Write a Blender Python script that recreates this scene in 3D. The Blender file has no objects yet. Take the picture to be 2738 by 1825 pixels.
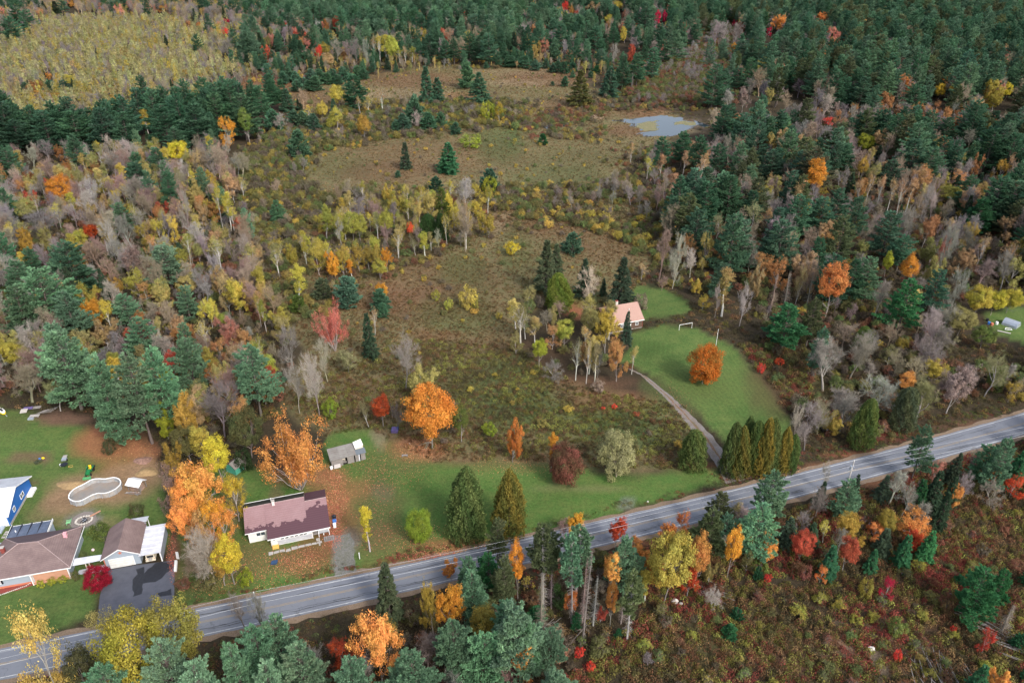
import bpy, math, random
import numpy as np
from mathutils import Vector, Matrix
R = math.radians
rng = np.random.default_rng(7)
random.seed(7)
scene = bpy.context.scene
COL = scene.collection

# ------------------------------------------------------------------ camera
H_CAM = 110.0
FOC = 2000.0                      # focal length in photo pixels (photo 2738 px wide)
CX, CY, HZ = 1369.0, 912.5, -221.0
TH = math.atan((CY - HZ) / FOC)
CT, ST = math.cos(TH), math.sin(TH)
cam_d = bpy.data.cameras.new('camera')
cam = bpy.data.objects.new('camera', cam_d)
COL.objects.link(cam)
cam.location = (0, 0, H_CAM)
cam.rotation_euler = (math.pi / 2 - TH, 0, 0)
cam_d.sensor_width = 36.0
cam_d.lens = 36.0 * FOC / 2738.0
cam_d.clip_start = 1.0
cam_d.clip_end = 20000.0
scene.camera = cam

# ------------------------------------------------------------------ light
SUN_EL, SUN_AZ = 40.0, 142.0      # azimuth clockwise from +Y (the view direction): behind and to the right
w = bpy.data.worlds.new('World')
scene.world = w
w.use_nodes = True
nt = w.node_tree
nt.nodes.clear()
sky = nt.nodes.new('ShaderNodeTexSky')
sky.sky_type = 'NISHITA'
sky.sun_disc = False
sky.sun_elevation = R(SUN_EL)
sky.sun_rotation = R(SUN_AZ)
sky.air_density = 1.0
sky.dust_density = 3.0
sky.ozone_density = 1.0
bg = nt.nodes.new('ShaderNodeBackground')
bg.inputs['Strength'].default_value = 0.15
ow = nt.nodes.new('ShaderNodeOutputWorld')
hs = nt.nodes.new('ShaderNodeHueSaturation'); hs.inputs['Saturation'].default_value = 0.62   # high thin overcast: a paler sky
nt.links.new(sky.outputs[0], hs.inputs['Color']); nt.links.new(hs.outputs[0], bg.inputs[0])
nt.links.new(bg.outputs[0], ow.inputs[0])
sd = bpy.data.lights.new('sun', 'SUN')
sd.energy = 1.4
sd.angle = R(10)
sd.color = (1.0, 0.95, 0.88)
sun = bpy.data.objects.new('sun', sd)
COL.objects.link(sun)
az, el = R(SUN_AZ), R(SUN_EL)
sdir = Vector((math.sin(az) * math.cos(el), math.cos(az) * math.cos(el), math.sin(el)))
sun.rotation_euler = sdir.to_track_quat('Z', 'Y').to_euler()
sun.location = sdir * 400
scene.view_settings.view_transform = 'Standard'
scene.view_settings.look = 'None'
scene.view_settings.exposure = 1.12
scene.view_settings.gamma = 1.0
scene.view_settings.use_curve_mapping = False
scene.cycles.max_bounces = 5
scene.cycles.diffuse_bounces = 2
scene.cycles.glossy_bounces = 2
scene.cycles.transmission_bounces = 2
scene.cycles.transparent_max_bounces = 4
scene.cycles.volume_bounces = 0

# ------------------------------------------------------------------ picture <-> place (used once, to find where things stand)
def at(x, y, z=0.0):
    """Ground (or height z) point seen at photo pixel x, y (2738 x 1825)."""
    u = (x - CX) / FOC
    v = (y - CY) / FOC
    t = (H_CAM - z) / (ST + v * CT)
    return (u * t, (CT - v * ST) * t)

def atn(p, z=0.0):
    p = np.asarray(p, float)
    u = (p[:, 0] - CX) / FOC
    v = (p[:, 1] - CY) / FOC
    t = (H_CAM - z) / (ST + v * CT)
    return np.stack([u * t, (CT - v * ST) * t], 1)

def proj(X, Y, Z=0.0):
    X = np.asarray(X, float); Y = np.asarray(Y, float)
    dz = np.asarray(Z, float) - H_CAM
    zc = Y * CT - dz * ST
    return CX + FOC * X / zc, CY + FOC * (-Y * ST - dz * CT) / zc, zc

def V(pts):                        # polygons were read off a 2352-pixel-wide print of the photograph
    return [(x * 1.16412, y * 1.16412) for x, y in pts]

TX, TY = (0, 680, 1360, 2038), (0, 450, 905, 1365)
def tile(c, r, x, y):
    return TX[c] + x / 3.361, TY[r] + y / 3.361

def inpoly(X, Y, poly):
    X = np.asarray(X); Y = np.asarray(Y)
    poly = np.asarray(poly)
    ins = np.zeros(X.shape, bool)
    n = len(poly)
    for i in range(n):
        x0, y0 = poly[i]; x1, y1 = poly[(i + 1) % n]
        c = ((y0 > Y) != (y1 > Y))
        with np.errstate(divide='ignore', invalid='ignore'):
            xi = (x1 - x0) * (Y - y0) / (y1 - y0 + 1e-12) + x0
        ins ^= c & (X < xi)
    return ins

def polydist(X, Y, poly):
    """Distance to the polygon's edge, positive inside."""
    poly = np.asarray(poly, float)
    d = np.full(np.shape(X), 1e9)
    n = len(poly)
    for i in range(n):
        a = poly[i]; b = poly[(i + 1) % n]
        ab = b - a
        t = np.clip(((X - a[0]) * ab[0] + (Y - a[1]) * ab[1]) / (ab @ ab + 1e-9), 0, 1)
        d = np.minimum(d, np.hypot(X - a[0] - t * ab[0], Y - a[1] - t * ab[1]))
    return np.where(inpoly(X, Y, poly), d, -d)

# ------------------------------------------------------------------ materials
def new_mat(name):
    m = bpy.data.materials.new(name)
    m.use_nodes = True
    n = m.node_tree
    n.nodes.clear()
    out = n.nodes.new('ShaderNodeOutputMaterial')
    b = n.nodes.new('ShaderNodeBsdfPrincipled')
    n.links.new(b.outputs[0], out.inputs[0])
    return m, n, b

def math_node(n, op, a, b=None, clamp=False):
    x = n.nodes.new('ShaderNodeMath'); x.operation = op; x.use_clamp = clamp
    for i, s in enumerate((a, b)):
        if s is None: continue
        if isinstance(s, (int, float)): x.inputs[i].default_value = s
        else: n.links.new(s, x.inputs[i])
    return x.outputs[0]

def mixc(n, fac, a, b, mode='MIX'):
    x = n.nodes.new('ShaderNodeMix'); x.data_type = 'RGBA'; x.blend_type = mode
    for s, i in ((fac, 0), (a, 6), (b, 7)):
        if isinstance(s, (int, float)): x.inputs[i].default_value = s
        elif isinstance(s, tuple): x.inputs[i].default_value = (*s[:3], 1)
        else: n.links.new(s, x.inputs[i])
    return x.outputs[2]

def noise(n, scale, detail=4, rough=0.6, coord=None, lo=0.0, hi=1.0, stretch=None):
    t = n.nodes.new('ShaderNodeTexNoise')
    t.inputs['Scale'].default_value = scale
    t.inputs['Detail'].default_value = detail
    t.inputs['Roughness'].default_value = rough
    if coord is None:
        coord = n.nodes.new('ShaderNodeTexCoord').outputs['Object']
    if stretch:
        mp = n.nodes.new('ShaderNodeMapping'); mp.inputs['Scale'].default_value = stretch[:3]
        if len(stretch) > 3: mp.inputs['Rotation'].default_value = (0, 0, stretch[3])
        n.links.new(coord, mp.inputs[0]); coord = mp.outputs[0]
    n.links.new(coord, t.inputs['Vector'])
    r = n.nodes.new('ShaderNodeMapRange')
    r.inputs[1].default_value = 0.28; r.inputs[2].default_value = 0.72
    r.inputs[3].default_value = lo; r.inputs[4].default_value = hi
    n.links.new(t.outputs[0], r.inputs[0])
    return r.outputs[0]

def simple(name, col, rough=0.8, var=0.25, scale=3.0, metal=0.0, bump=0.0, stretch=None, col2=None, spec=0.3, scale2=0.6):
    m, n, b = new_mat(name)
    c = mixc(n, 1.0, col, (1, 1, 1), 'MULTIPLY')
    if col2:
        f = noise(n, scale2, 5, 0.65)
        c = mixc(n, f, col, col2)
    v = noise(n, scale, 6, 0.65, lo=1 - var, hi=1 + var, stretch=stretch)
    x = n.nodes.new('ShaderNodeVectorMath'); x.operation = 'SCALE'
    n.links.new(c, x.inputs[0]); n.links.new(v, x.inputs['Scale'])
    n.links.new(x.outputs[0], b.inputs['Base Color'])
    b.inputs['Roughness'].default_value = rough
    b.inputs['Metallic'].default_value = metal
    b.inputs['Specular IOR Level'].default_value = spec
    if bump:
        bp = n.nodes.new('ShaderNodeBump'); bp.inputs['Strength'].default_value = bump
        bp.inputs['Distance'].default_value = 0.05
        n.links.new(noise(n, scale * 2, 4), bp.inputs['Height']); n.links.new(bp.outputs[0], b.inputs['Normal'])
    return m

def plant_mat(name, rough=0.75, transl=True):
    """Leaf or bark: the plant's own two colours (properties col, col2), varied leaf by leaf by the mesh attribute tint."""
    m, n, b = new_mat(name)
    a1 = n.nodes.new('ShaderNodeAttribute'); a1.attribute_type = 'INSTANCER'; a1.attribute_name = 'col'
    a2 = n.nodes.new('ShaderNodeAttribute'); a2.attribute_type = 'INSTANCER'; a2.attribute_name = 'col2'
    t = n.nodes.new('ShaderNodeAttribute'); t.attribute_type = 'GEOMETRY'; t.attribute_name = 'tint'
    sp = n.nodes.new('ShaderNodeSeparateColor'); n.links.new(t.outputs['Color'], sp.inputs[0])
    c = mixc(n, sp.outputs[1], a1.outputs['Color'], a2.outputs['Color'])
    x = n.nodes.new('ShaderNodeVectorMath'); x.operation = 'SCALE'
    n.links.new(c, x.inputs[0])
    n.links.new(math_node(n, 'MULTIPLY_ADD', sp.outputs[0], 1.1), x.inputs['Scale'])
    x.inputs['Scale'].links[0].from_node.inputs[2].default_value = 0.45
    n.links.new(x.outputs[0], b.inputs['Base Color'])
    b.inputs['Roughness'].default_value = rough
    b.inputs['Specular IOR Level'].default_value = 0.12
    if transl:                       # leaves and needles let some light through
        tr_ = n.nodes.new('ShaderNodeBsdfTranslucent'); ms = n.nodes.new('ShaderNodeMixShader'); ms.inputs[0].default_value = .34
        n.links.new(x.outputs[0], tr_.inputs[0]); n.links.new(b.outputs[0], ms.inputs[1]); n.links.new(tr_.outputs[0], ms.inputs[2])
        n.links.new(ms.outputs[0], [q for q in n.nodes if q.type == 'OUTPUT_MATERIAL'][0].inputs[0])
    return m
M_LEAF = plant_mat('leaf')
M_BARK = plant_mat('bark', 0.9, False)

# ------------------------------------------------------------------ object helpers
def mesh_np(name, v, faces, tint=None, mats=()):
    """faces: list of (m, k) int arrays (k corners each)."""
    me = bpy.data.meshes.new(name)
    v = np.asarray(v, np.float32)
    me.vertices.add(len(v)); me.vertices.foreach_set('co', v.ravel())
    loops = np.concatenate([f.ravel() for f in faces]).astype(np.int32)
    tot = np.concatenate([np.full(len(f), f.shape[1], np.int32) for f in faces])
    me.loops.add(len(loops)); me.loops.foreach_set('vertex_index', loops)
    me.polygons.add(len(tot))
    me.polygons.foreach_set('loop_start', (np.cumsum(tot) - tot).astype(np.int32))
    me.polygons.foreach_set('loop_total', tot)
    me.update(calc_edges=True)
    if tint is not None:
        a = me.attributes.new('tint', 'FLOAT_COLOR', 'FACE')
        c = np.ones((len(tot), 4), np.float32); c[:, :tint.shape[1]] = tint
        a.data.foreach_set('color', c.ravel())
    for m in mats: me.materials.append(m)
    return me

def link(name, me, parent=None, loc=(0, 0, 0), rot=(0, 0, 0), scale=(1, 1, 1)):
    o = bpy.data.objects.new(name, me)
    COL.objects.link(o)
    o.location = loc; o.rotation_euler = rot; o.scale = scale
    if parent: o.parent = parent
    return o

def tag(o, label=None, cat=None, group=None, kind=None):
    if label: o['label'] = label
    if cat: o['category'] = cat
    if group: o['group'] = group
    if kind: o['kind'] = kind
    return o

class MB:
    """Collects boxes, bars, prisms and sheets into one mesh."""
    def __init__(s): s.v = []; s.f = []
    def add(s, vs, fs):
        k = len(s.v); s.v += [tuple(map(float, p)) for p in vs]; s.f += [tuple(i + k for i in f) for f in fs]; return s
    def box(s, a, b):
        (x0, y0, z0), (x1, y1, z1) = a, b
        return s.add([(x0, y0, z0), (x1, y0, z0), (x1, y1, z0), (x0, y1, z0), (x0, y0, z1), (x1, y0, z1), (x1, y1, z1), (x0, y1, z1)],
                     [(0, 3, 2, 1), (4, 5, 6, 7), (0, 1, 5, 4), (1, 2, 6, 5), (2, 3, 7, 6), (3, 0, 4, 7)])
    def slab(s, pts, th):
        """A polygon (3-D points, seen from its upper side anticlockwise) with thickness th downwards."""
        n = len(pts)
        return s.add(list(pts) + [(p[0], p[1], p[2] - th) for p in pts],
                     [tuple(range(n)), tuple(range(2 * n - 1, n - 1, -1))] + [(i, i + n, (i + 1) % n + n, (i + 1) % n) for i in range(n)])
    def prism(s, pts, z0, z1):
        n = len(pts)
        return s.add([(p[0], p[1], z0) for p in pts] + [(p[0], p[1], z1) for p in pts],
                     [tuple(range(n - 1, -1, -1)), tuple(range(n, 2 * n))] + [(i, (i + 1) % n, (i + 1) % n + n, i + n) for i in range(n)])
    def bar(s, a, b, r, k=6, r2=None):
        a = Vector(a); b = Vector(b); d = (b - a).normalized()
        u = d.orthogonal().normalized(); w_ = d.cross(u)
        r2 = r if r2 is None else r2
        vs = [a + (u * math.cos(2 * math.pi * i / k) + w_ * math.sin(2 * math.pi * i / k)) * r for i in range(k)]
        vs += [b + (u * math.cos(2 * math.pi * i / k) + w_ * math.sin(2 * math.pi * i / k)) * r2 for i in range(k)]
        return s.add(vs, [tuple(range(k - 1, -1, -1)), tuple(range(k, 2 * k))] + [(i, (i + 1) % k, (i + 1) % k + k, i + k) for i in range(k)])
    def ball(s, c, rx, ry, rz, n=8, m=5, jit=0.0):
        vs = []; fs = []
        for j in range(m + 1):
            ph = math.pi * j / m
            for i in range(n):
                t = 2 * math.pi * i / n
                q = 1 + random.uniform(-jit, jit)
                vs.append((c[0] + rx * q * math.sin(ph) * math.cos(t), c[1] + ry * q * math.sin(ph) * math.sin(t), c[2] + rz * q * math.cos(ph)))
        for j in range(m):
            for i in range(n):
                fs.append((j * n + i, (j + 1) * n + i, (j + 1) * n + (i + 1) % n, j * n + (i + 1) % n))
        return s.add(vs, fs)
    def build(s, name, mat, parent=None, loc=(0, 0, 0), rz=0, smooth=False):
        me = bpy.data.meshes.new(name)
        me.from_pydata(s.v, [], s.f); me.update()
        if smooth:
            for p in me.polygons: p.use_smooth = True
        me.materials.append(mat)
        return link(name, me, parent, loc, (0, 0, rz))

def empty(name, loc, rz=0, label=None, cat=None, group=None):
    o = bpy.data.objects.new(name, None); COL.objects.link(o)
    o.location = loc; o.rotation_euler = (0, 0, rz)
    o.empty_display_size = 0.5
    return tag(o, label, cat, group)
# ================================================================== ground
def wob(X, Y, a=1.0, s=1.0):
    """A cheap smooth wobble, so that no border runs dead straight."""
    X = X * s; Y = Y * s
    return a * (np.sin(X * .31 + 1.7 * np.sin(Y * .23)) + .6 * np.sin(Y * .47 + X * .19 + 2) + .4 * np.sin(X * .93 - Y * .71 + 1) + .3 * np.sin(X * 1.9 + Y * 1.6) + .2 * np.sin(Y * 3.7 - X * 2.3))

# polygons on the ground, world metres
def W(pv): return atn(np.array(V(pv)))
POLY = {
 'meadow': W([(530,205),(560,175),(640,185),(740,190),(850,172),(1000,150),(1160,146),(1320,170),(1380,215),(1420,235),(1540,255),(1600,300),(1530,325),(1460,350),(1430,420),(1470,520),(1500,580),(1480,660),(1380,700),(1240,700),(1180,780),(1260,860),(1440,905),(1560,930),(1640,1050),(1560,1085),(1300,1075),(1000,1070),(880,1000),(740,1000),(640,930),(700,800),(640,720),(560,560),(545,420),(560,340),(700,290),(650,240),(560,240)]),
 'lawn_left': W([(-300,930),(0,935),(80,950),(165,965),(215,1000),(330,1010),(365,1080),(385,1150),(385,1260),(232,1290),(225,1405),(130,1450),(0,1492),(-300,1560)]),
 'lawn_house': W([(500,1060),(640,1085),(740,1060),(750,1000),(850,985),(890,1010),(1000,1062),(1130,1058),(1300,1062),(1400,1092),(1500,1090),(1640,1072),(1668,1102),(1350,1205),(1105,1262),(763,1328),(422,1404),(402,1380),(405,1150),(440,1100)]),
 'lawn_drive': W([(1452,762),(1520,748),(1600,752),(1690,800),(1760,890),(1822,968),(1800,1010),(1740,1010),(1700,1062),(1655,1010),(1605,940),(1520,870),(1425,832),(1450,800)]),
 'lawn_back': W([(1462,655),(1520,660),(1575,690),(1592,715),(1540,728),(1470,735),(1440,700)]),
 'lawn_green': W([(2262,722),(2330,700),(2500,720),(2500,800),(2352,790),(2290,768)]),
 'shed_grass': W([(752,1000),(800,985),(858,985),(850,1030),(842,1060),(770,1075),(750,1050)]),
}
# soft patches: centre (V), half sizes (V), colour, strength, softness
G = dict(lawn=(.060,.115,.029), lawn2=(.11,.15,.045), olive=(.10,.095,.04), rust=(.155,.08,.048), tan=(.26,.195,.12), dark=(.045,.036,.022),
         litter=(.30,.125,.065), dirt=(.29,.185,.11), soil=(.17,.10,.07), green=(.06,.095,.03), brush=(.10,.055,.033), red=(.20,.055,.04), pale=(.28,.21,.15), path=(.17,.13,.09), gravel=(.2,.19,.18), dkgreen=(.035,.07,.02))
BLOBS = [
 # meadow variation
 (620,188,110,22,'red',.45),(700,230,100,30,'rust',.5),(950,185,120,20,'rust',.6),(1250,180,110,20,'rust',.7),(900,215,140,12,'tan',.5),(1200,190,80,8,'tan',.5),(1190,165,150,8,'tan',.35),
 (1060,222,60,10,'litter',.3),(1320,250,100,30,'rust',.5),(1000,360,220,40,'rust',.35),(1150,330,60,50,'green',.55),(1180,305,14,40,'green',.5),(1300,370,120,30,'olive',.5),(760,380,100,30,'olive',.6),(900,400,120,30,'rust',.4),(1280,410,120,30,'green',.35),
 (1440,300,60,16,'rust',.6),(1560,290,60,20,'pale',.35),(1600,145,80,30,'pale',.35),(1480,255,60,20,'red',.35),(1240,500,140,50,'rust',.5),(1400,560,100,50,'rust',.4),(1150,510,30,50,'tan',.5),(1180,570,40,60,'green',.4),
 (1000,640,140,50,'rust',.45),(1060,620,60,40,'green',.45),(980,700,160,40,'rust',.5),(860,680,90,40,'rust',.4),(1050,720,90,50,'green',.4),(780,620,60,40,'rust',.5),(1100,660,30,30,'olive',.5),(1220,620,30,80,'olive',.4),
 (1100,830,200,60,'brush',.5),(1020,900,90,70,'olive',.6),(1180,900,80,90,'green',.5),(1330,960,140,50,'green',.6),(1300,880,160,20,'rust',.55),(1450,950,80,30,'green',.6),(1500,1000,90,30,'dkgreen',.4),(1400,920,110,24,'red',.35),(1000,770,60,14,'red',.35),
 (850,920,120,50,'brush',.4),(1540,1040,60,30,'dark',.4),(1250,1030,100,16,'dark',.35),(870,1010,18,26,'pale',.55),
 # lawns
 (140,960,70,14,'soil',.95),(70,1052,50,12,'soil',.75),(20,975,50,20,'olive',.5),(250,1020,90,40,'litter',.85),(330,1040,40,30,'litter',.8),(290,1075,70,20,'litter',.6),(340,1005,30,30,'dark',.5),
 (230,1125,120,38,'dirt',.95),(150,1150,60,30,'dirt',.9),(110,1185,50,20,'dirt',.4),(300,1085,60,26,'dirt',.75),(330,1075,36,26,'dirt',.8),(345,1100,30,20,'dirt',.7),(100,1060,10,10,'soil',.3),(210,1200,80,14,'dirt',.4),
 (190,1195,44,20,'gravel',.8),(395,1290,10,60,'soil',.7),(400,1270,12,60,'rust',.6),(60,1108,30,10,'soil',.5),(30,1290,60,10,'dirt',.3),
 (760,1130,60,60,'litter',.55),(780,1200,50,70,'litter',.6),(740,1250,60,40,'red',.5),(700,1090,90,26,'litter',.55),(640,1150,20,40,'soil',.5),(540,1150,26,70,'soil',.6),(560,1280,110,50,'rust',.45),(700,1290,70,36,'red',.45),(500,1340,60,30,'rust',.3),
 (960,1030,80,30,'litter',.7),(900,1060,80,30,'olive',.4),(1050,1150,60,60,'lawn',.5),(870,1170,60,80,'olive',.6),(830,1120,30,30,'litter',.4),(880,1130,26,26,'path',.4),(1100,1250,140,16,'litter',.7),(1000,1275,100,14,'red',.5),(900,1300,70,14,'red',.45),(870,1240,90,40,'rust',.4),(1170,1060,200,20,'rust',.35),(1330,1120,110,10,'tan',.3),
 (1600,1070,50,8,'litter',.5),(1445,1160,24,16,'gravel',.6),(1520,1180,70,8,'soil',.5),(790,1290,26,50,'gravel',.75),(800,1240,24,30,'gravel',.5),(450,1360,50,40,'dark',.4),(430,1300,40,60,'rust',.4),
 (1330,712,42,20,'litter',.9),(1350,690,40,18,'lawn2',.5),(1560,900,90,60,'lawn2',.5),(1490,800,60,20,'lawn',.6),(1640,880,70,50,'lawn2',.45),(1720,950,50,30,'lawn',.5),(1560,820,40,14,'dkgreen',.3),(1730,900,20,60,'olive',.4),
 # road verges
 (1200,1260,160,14,'litter',.6),(2000,1045,120,10,'litter',.6),(2250,975,130,12,'rust',.6),(1880,1075,60,10,'litter',.6),(900,1390,160,16,'rust',.4),(1500,1245,120,10,'litter',.5),(2000,1110,160,12,'litter',.5),
 (2040,1000,60,12,'red',.5),(1850,880,90,60,'olive',.6),(1750,830,50,50,'olive',.5),
 # clearing bottom right
 (2000,1480,140,60,'pale',.75),(1860,1500,120,60,'rust',.6),(2150,1420,200,100,'brush',.5),(1700,1450,140,60,'olive',.5),(1790,880,60,90,'brush',.5),(1150,900,120,90,'green',.5),(1000,830,70,60,'olive',.5),(1420,1000,90,40,'green',.7),(2200,1300,160,60,'brush',.5),(1600,1500,100,60,'olive',.5),
]
def ground_colour(X, Y):
    """Base colour of the bare ground by place: what grows, lies or is worn there; tree shade is darkened into the wood floor."""
    dx, dy = wob(X, Y, .55), wob(Y + 31, X - 17, .55)
    sc = np.clip(Y / 160, .6, 5)
    Xw, Yw = X + dx * sc, Y + dy * sc
    n = X.shape[0]
    c = np.tile(np.array((.034, .031, .019)), (n, 1)); c2 = np.tile(np.array((.058, .040, .025)), (n, 1))  # wood floor: shade between the trees is darkened into this base colour
    def put(mask, a, b):
        m = mask[:, None]
        c[:] = c * (1 - m) + np.array(a) * m; c2[:] = c2 * (1 - m) + np.array(b) * m
    d = polydist(Xw, Yw, POLY['meadow']); put(np.clip(d / (2.5 * sc) + .5, 0, 1), (.165, .115, .062), (.100, .108, .046))
    for k in ('shed_grass', 'lawn_left', 'lawn_house', 'lawn_drive', 'lawn_back', 'lawn_green'):
        d = polydist(X + dx * .6, Y + dy * .6, POLY[k]); put(np.clip(d / 1.4 + .5, 0, 1), G['lawn'] if k != 'lawn_house' else (.058, .130, .028), (.115, .150, .045) if k != 'lawn_house' else (.11, .145, .042))
    px, py, _ = proj(Xw, Yw)
    px = px / 1.16412; py = py / 1.16412
    for x, y, rx, ry, k, st in BLOBS:
        q = ((px - x) / rx) ** 2 + ((py - y) / ry) ** 2
        m = np.clip(1.35 - q, 0, 1) ** .8 * st
        g = np.array(G[k])
        put(m, g, g * .72)
    return c, c2

NR, NC = 470, 470
tt = np.linspace(0, 1, NR)
Yr = 18.0 * (2200.0 / 18.0) ** tt - 60
Yr = np.concatenate([Yr, [4000, 9000]])
uu = np.linspace(-1, 1, NC)
uu = uu * .8 + .2 * uu ** 3
YY, UU = np.meshgrid(Yr, uu, indexing='ij')
XX = (YY + 60) * .86 * UU + 25 * UU
XX[:60] *= 1.6
gx, gy = XX.ravel(), YY.ravel()
gc, gc2 = ground_colour(gx, gy)
gz = np.zeros_like(gx)
nr = len(Yr)
i0 = (np.arange(nr - 1)[:, None] * NC + np.arange(NC - 1)[None]).ravel()
gf = np.stack([i0, i0 + 1, i0 + NC + 1, i0 + NC], 1)
gm, n, b = new_mat('ground')
A = n.nodes.new('ShaderNodeAttribute'); A.attribute_name = 'base'
B = n.nodes.new('ShaderNodeAttribute'); B.attribute_name = 'alt'
Mw = n.nodes.new('ShaderNodeAttribute'); Mw.attribute_name = 'mow'
co = n.nodes.new('ShaderNodeTexCoord').outputs['Object']
c = mixc(n, noise(n, .30, 8, .75, co, -.15, 1.15), A.outputs['Color'], B.outputs['Color'])
v1 = noise(n, 1.6, 8, .75, co, .62, 1.38)
v2 = noise(n, .035, 4, .6, co, .82, 1.18)
v3 = noise(n, 7.0, 3, .7, co, .75, 1.25)
vv = math_node(n, 'MULTIPLY', math_node(n, 'MULTIPLY', v1, v2), v3)
sn = math_node(n, 'SINE', math_node(n, 'MULTIPLY', Mw.outputs['Fac'], 4.6))
st = math_node(n, 'MULTIPLY_ADD', sn, .045); st.node.inputs[2].default_value = 1.0
vv = math_node(n, 'MULTIPLY', vv, st)
x = n.nodes.new('ShaderNodeVectorMath'); x.operation = 'SCALE'
n.links.new(c, x.inputs[0]); n.links.new(vv, x.inputs['Scale']); n.links.new(x.outputs[0], b.inputs['Base Color'])
b.inputs['Roughness'].default_value = .95; b.inputs['Specular IOR Level'].default_value = .1
bp = n.nodes.new('ShaderNodeBump'); bp.inputs['Strength'].default_value = .8; bp.inputs['Distance'].default_value = .18
n.links.new(noise(n, 2.6, 6, .7, co), bp.inputs['Height']); n.links.new(bp.outputs[0], b.inputs['Normal'])
me = mesh_np('ground', np.stack([gx, gy, gz], 1), [gf], mats=(gm,))
for nm, arr in (('base', gc), ('alt', gc2)):
    a = me.attributes.new(nm, 'FLOAT_COLOR', 'POINT')
    a.data.foreach_set('color', np.concatenate([arr, np.ones((len(arr), 1))], 1).astype(np.float32).ravel())
mw = np.clip(polydist(gx, gy, POLY['lawn_drive']), 0, 99)
a = me.attributes.new('mow', 'FLOAT', 'POINT'); a.data.foreach_set('value', mw.astype(np.float32))
tag(link('ground', me), kind='structure')

# ================================================================== road
up = np.array(V([(105,1469),(422,1404),(763,1328),(1105,1262),(1347,1202),(1488,1173),(1806,1094),(2103,1018),(2349,951)]), float)
lo = np.array(V([(15,1558),(475,1460),(673,1414),(1008,1340),(1452,1236),(1513,1222),(1825,1140),(1986,1098),(2101,1066),(2208,1038),(2349,996)]), float)
UW, LW = atn(up), atn(lo)
xs = np.linspace(UW[0, 0] - 2, UW[-1, 0], 60)
pu = np.polyfit(UW[:, 0], UW[:, 1], 3); pl = np.polyfit(LW[:, 0], LW[:, 1], 3)
def road_y(x):
    x = np.asarray(x, float)
    x0, x1 = UW[0, 0], UW[-1, 0]
    xc = np.clip(x, x0, x1)
    f = lambda q: (np.polyval(pu, q) + np.polyval(pl, q)) / 2
    s0 = (f(x0 + 12) - f(x0)) / 12; s1 = (f(x1) - f(x1 - 12)) / 12
    return f(xc) + np.where(x < x0, (x - x0) * s0, 0) + np.where(x > x1, (x - x1) * s1, 0)
RX = np.linspace(-420, 520, 471)
RY = road_y(RX)
tn = np.stack([np.gradient(RX), np.gradient(RY)], 1); tn /= np.linalg.norm(tn, axis=1)[:, None]
NRM = np.stack([-tn[:, 1], tn[:, 0]], 1)
def strip(name, o0, o1, z, mat, x0=-420, x1=520, wv=0.0, parent=None):
    k = (RX >= x0) & (RX <= x1)
    c = np.stack([RX, RY], 1)[k]; nn = NRM[k]
    a = np.asarray([o0] * len(c)) + wv * np.sin(c[:, 0] * 1.3) * .5 + wv * rng.uniform(-.5, .5, len(c))
    e = np.asarray([o1] * len(c)) + wv * np.sin(c[:, 0] * .9 + 2) * .5 + wv * rng.uniform(-.5, .5, len(c))
    p = c + nn * a[:, None]; q = c + nn * e[:, None]
    m = len(c)
    v = np.concatenate([np.c_[p, np.full(m, z)], np.c_[q, np.full(m, z)]])
    i = np.arange(m - 1)
    f = np.stack([i, i + 1, i + 1 + m, i + m], 1)
    return link(name, mesh_np(name, v, [f], mats=(mat,)), parent)
asph, n, b = new_mat('asphalt')
co = n.nodes.new('ShaderNodeTexCoord').outputs['Object']
c = mixc(n, noise(n, .12, 6, .7, co), (.14, .15, .175), (.175, .187, .215))
c = mixc(n, noise(n, .9, 8, .8, co, -.5, .4), c, (.12, .126, .145))
v = n.nodes.new('ShaderNodeTexVoronoi'); v.feature = 'DISTANCE_TO_EDGE'; v.inputs['Scale'].default_value = .17
nz = n.nodes.new('ShaderNodeTexNoise'); nz.inputs['Scale'].default_value = .5; nz.inputs['Detail'].default_value = 6; n.links.new(co, nz.inputs[0])
vm = n.nodes.new('ShaderNodeVectorMath'); vm.operation = 'MULTIPLY_ADD'; n.links.new(nz.outputs['Color'], vm.inputs[0]); vm.inputs[1].default_value = (5, 5, 0); n.links.new(co, vm.inputs[2])
n.links.new(vm.outputs[0], v.inputs['Vector'])
cr = math_node(n, 'LESS_THAN', v.outputs['Distance'], .006)
cr = math_node(n, 'MULTIPLY', cr, noise(n, .2, 3, .5, co, -.3, 1.0)); cr.node.use_clamp = True
c = mixc(n, cr, c, (.07, .072, .08))
n.links.new(c, b.inputs['Base Color']); b.inputs['Roughness'].default_value = .82; b.inputs['Specular IOR Level'].default_value = .3
HALF = float(np.mean(np.abs(np.polyval(pu, xs) - np.polyval(pl, xs)))) / 2 * .97
m_sh = simple('verge_gravel', (.21, .15, .11), .95, .4, 4, col2=(.16, .115, .07), scale2=1.2)
strip('verge', -HALF - 1.3, HALF + 1.2, .008, m_sh, wv=.5).__setitem__('kind', 'structure')
road = strip('road', -HALF - .15, HALF + .15, .03, asph, wv=.12); road['kind'] = 'structure'
def paint_mat(name, col, wear):
    m, n, b = new_mat(name)
    co = n.nodes.new('ShaderNodeTexCoord').outputs['Object']
    f = noise(n, 1.3, 6, .8, co, wear - .5, wear + .6)
    f.node.clamp = True
    n.links.new(mixc(n, f, col, (.15, .155, .17)), b.inputs['Base Color']); b.inputs['Roughness'].default_value = .8
    return m
m_white = paint_mat('white_paint', (.55, .56, .56), .38)
m_yel = paint_mat('yellow_paint', (.42, .27, .07), .5)
def dash(name, o, wdt, z, mat):
    s = strip(name, o - wdt / 2, o + wdt / 2, z, mat); s['kind'] = 'structure'
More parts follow.
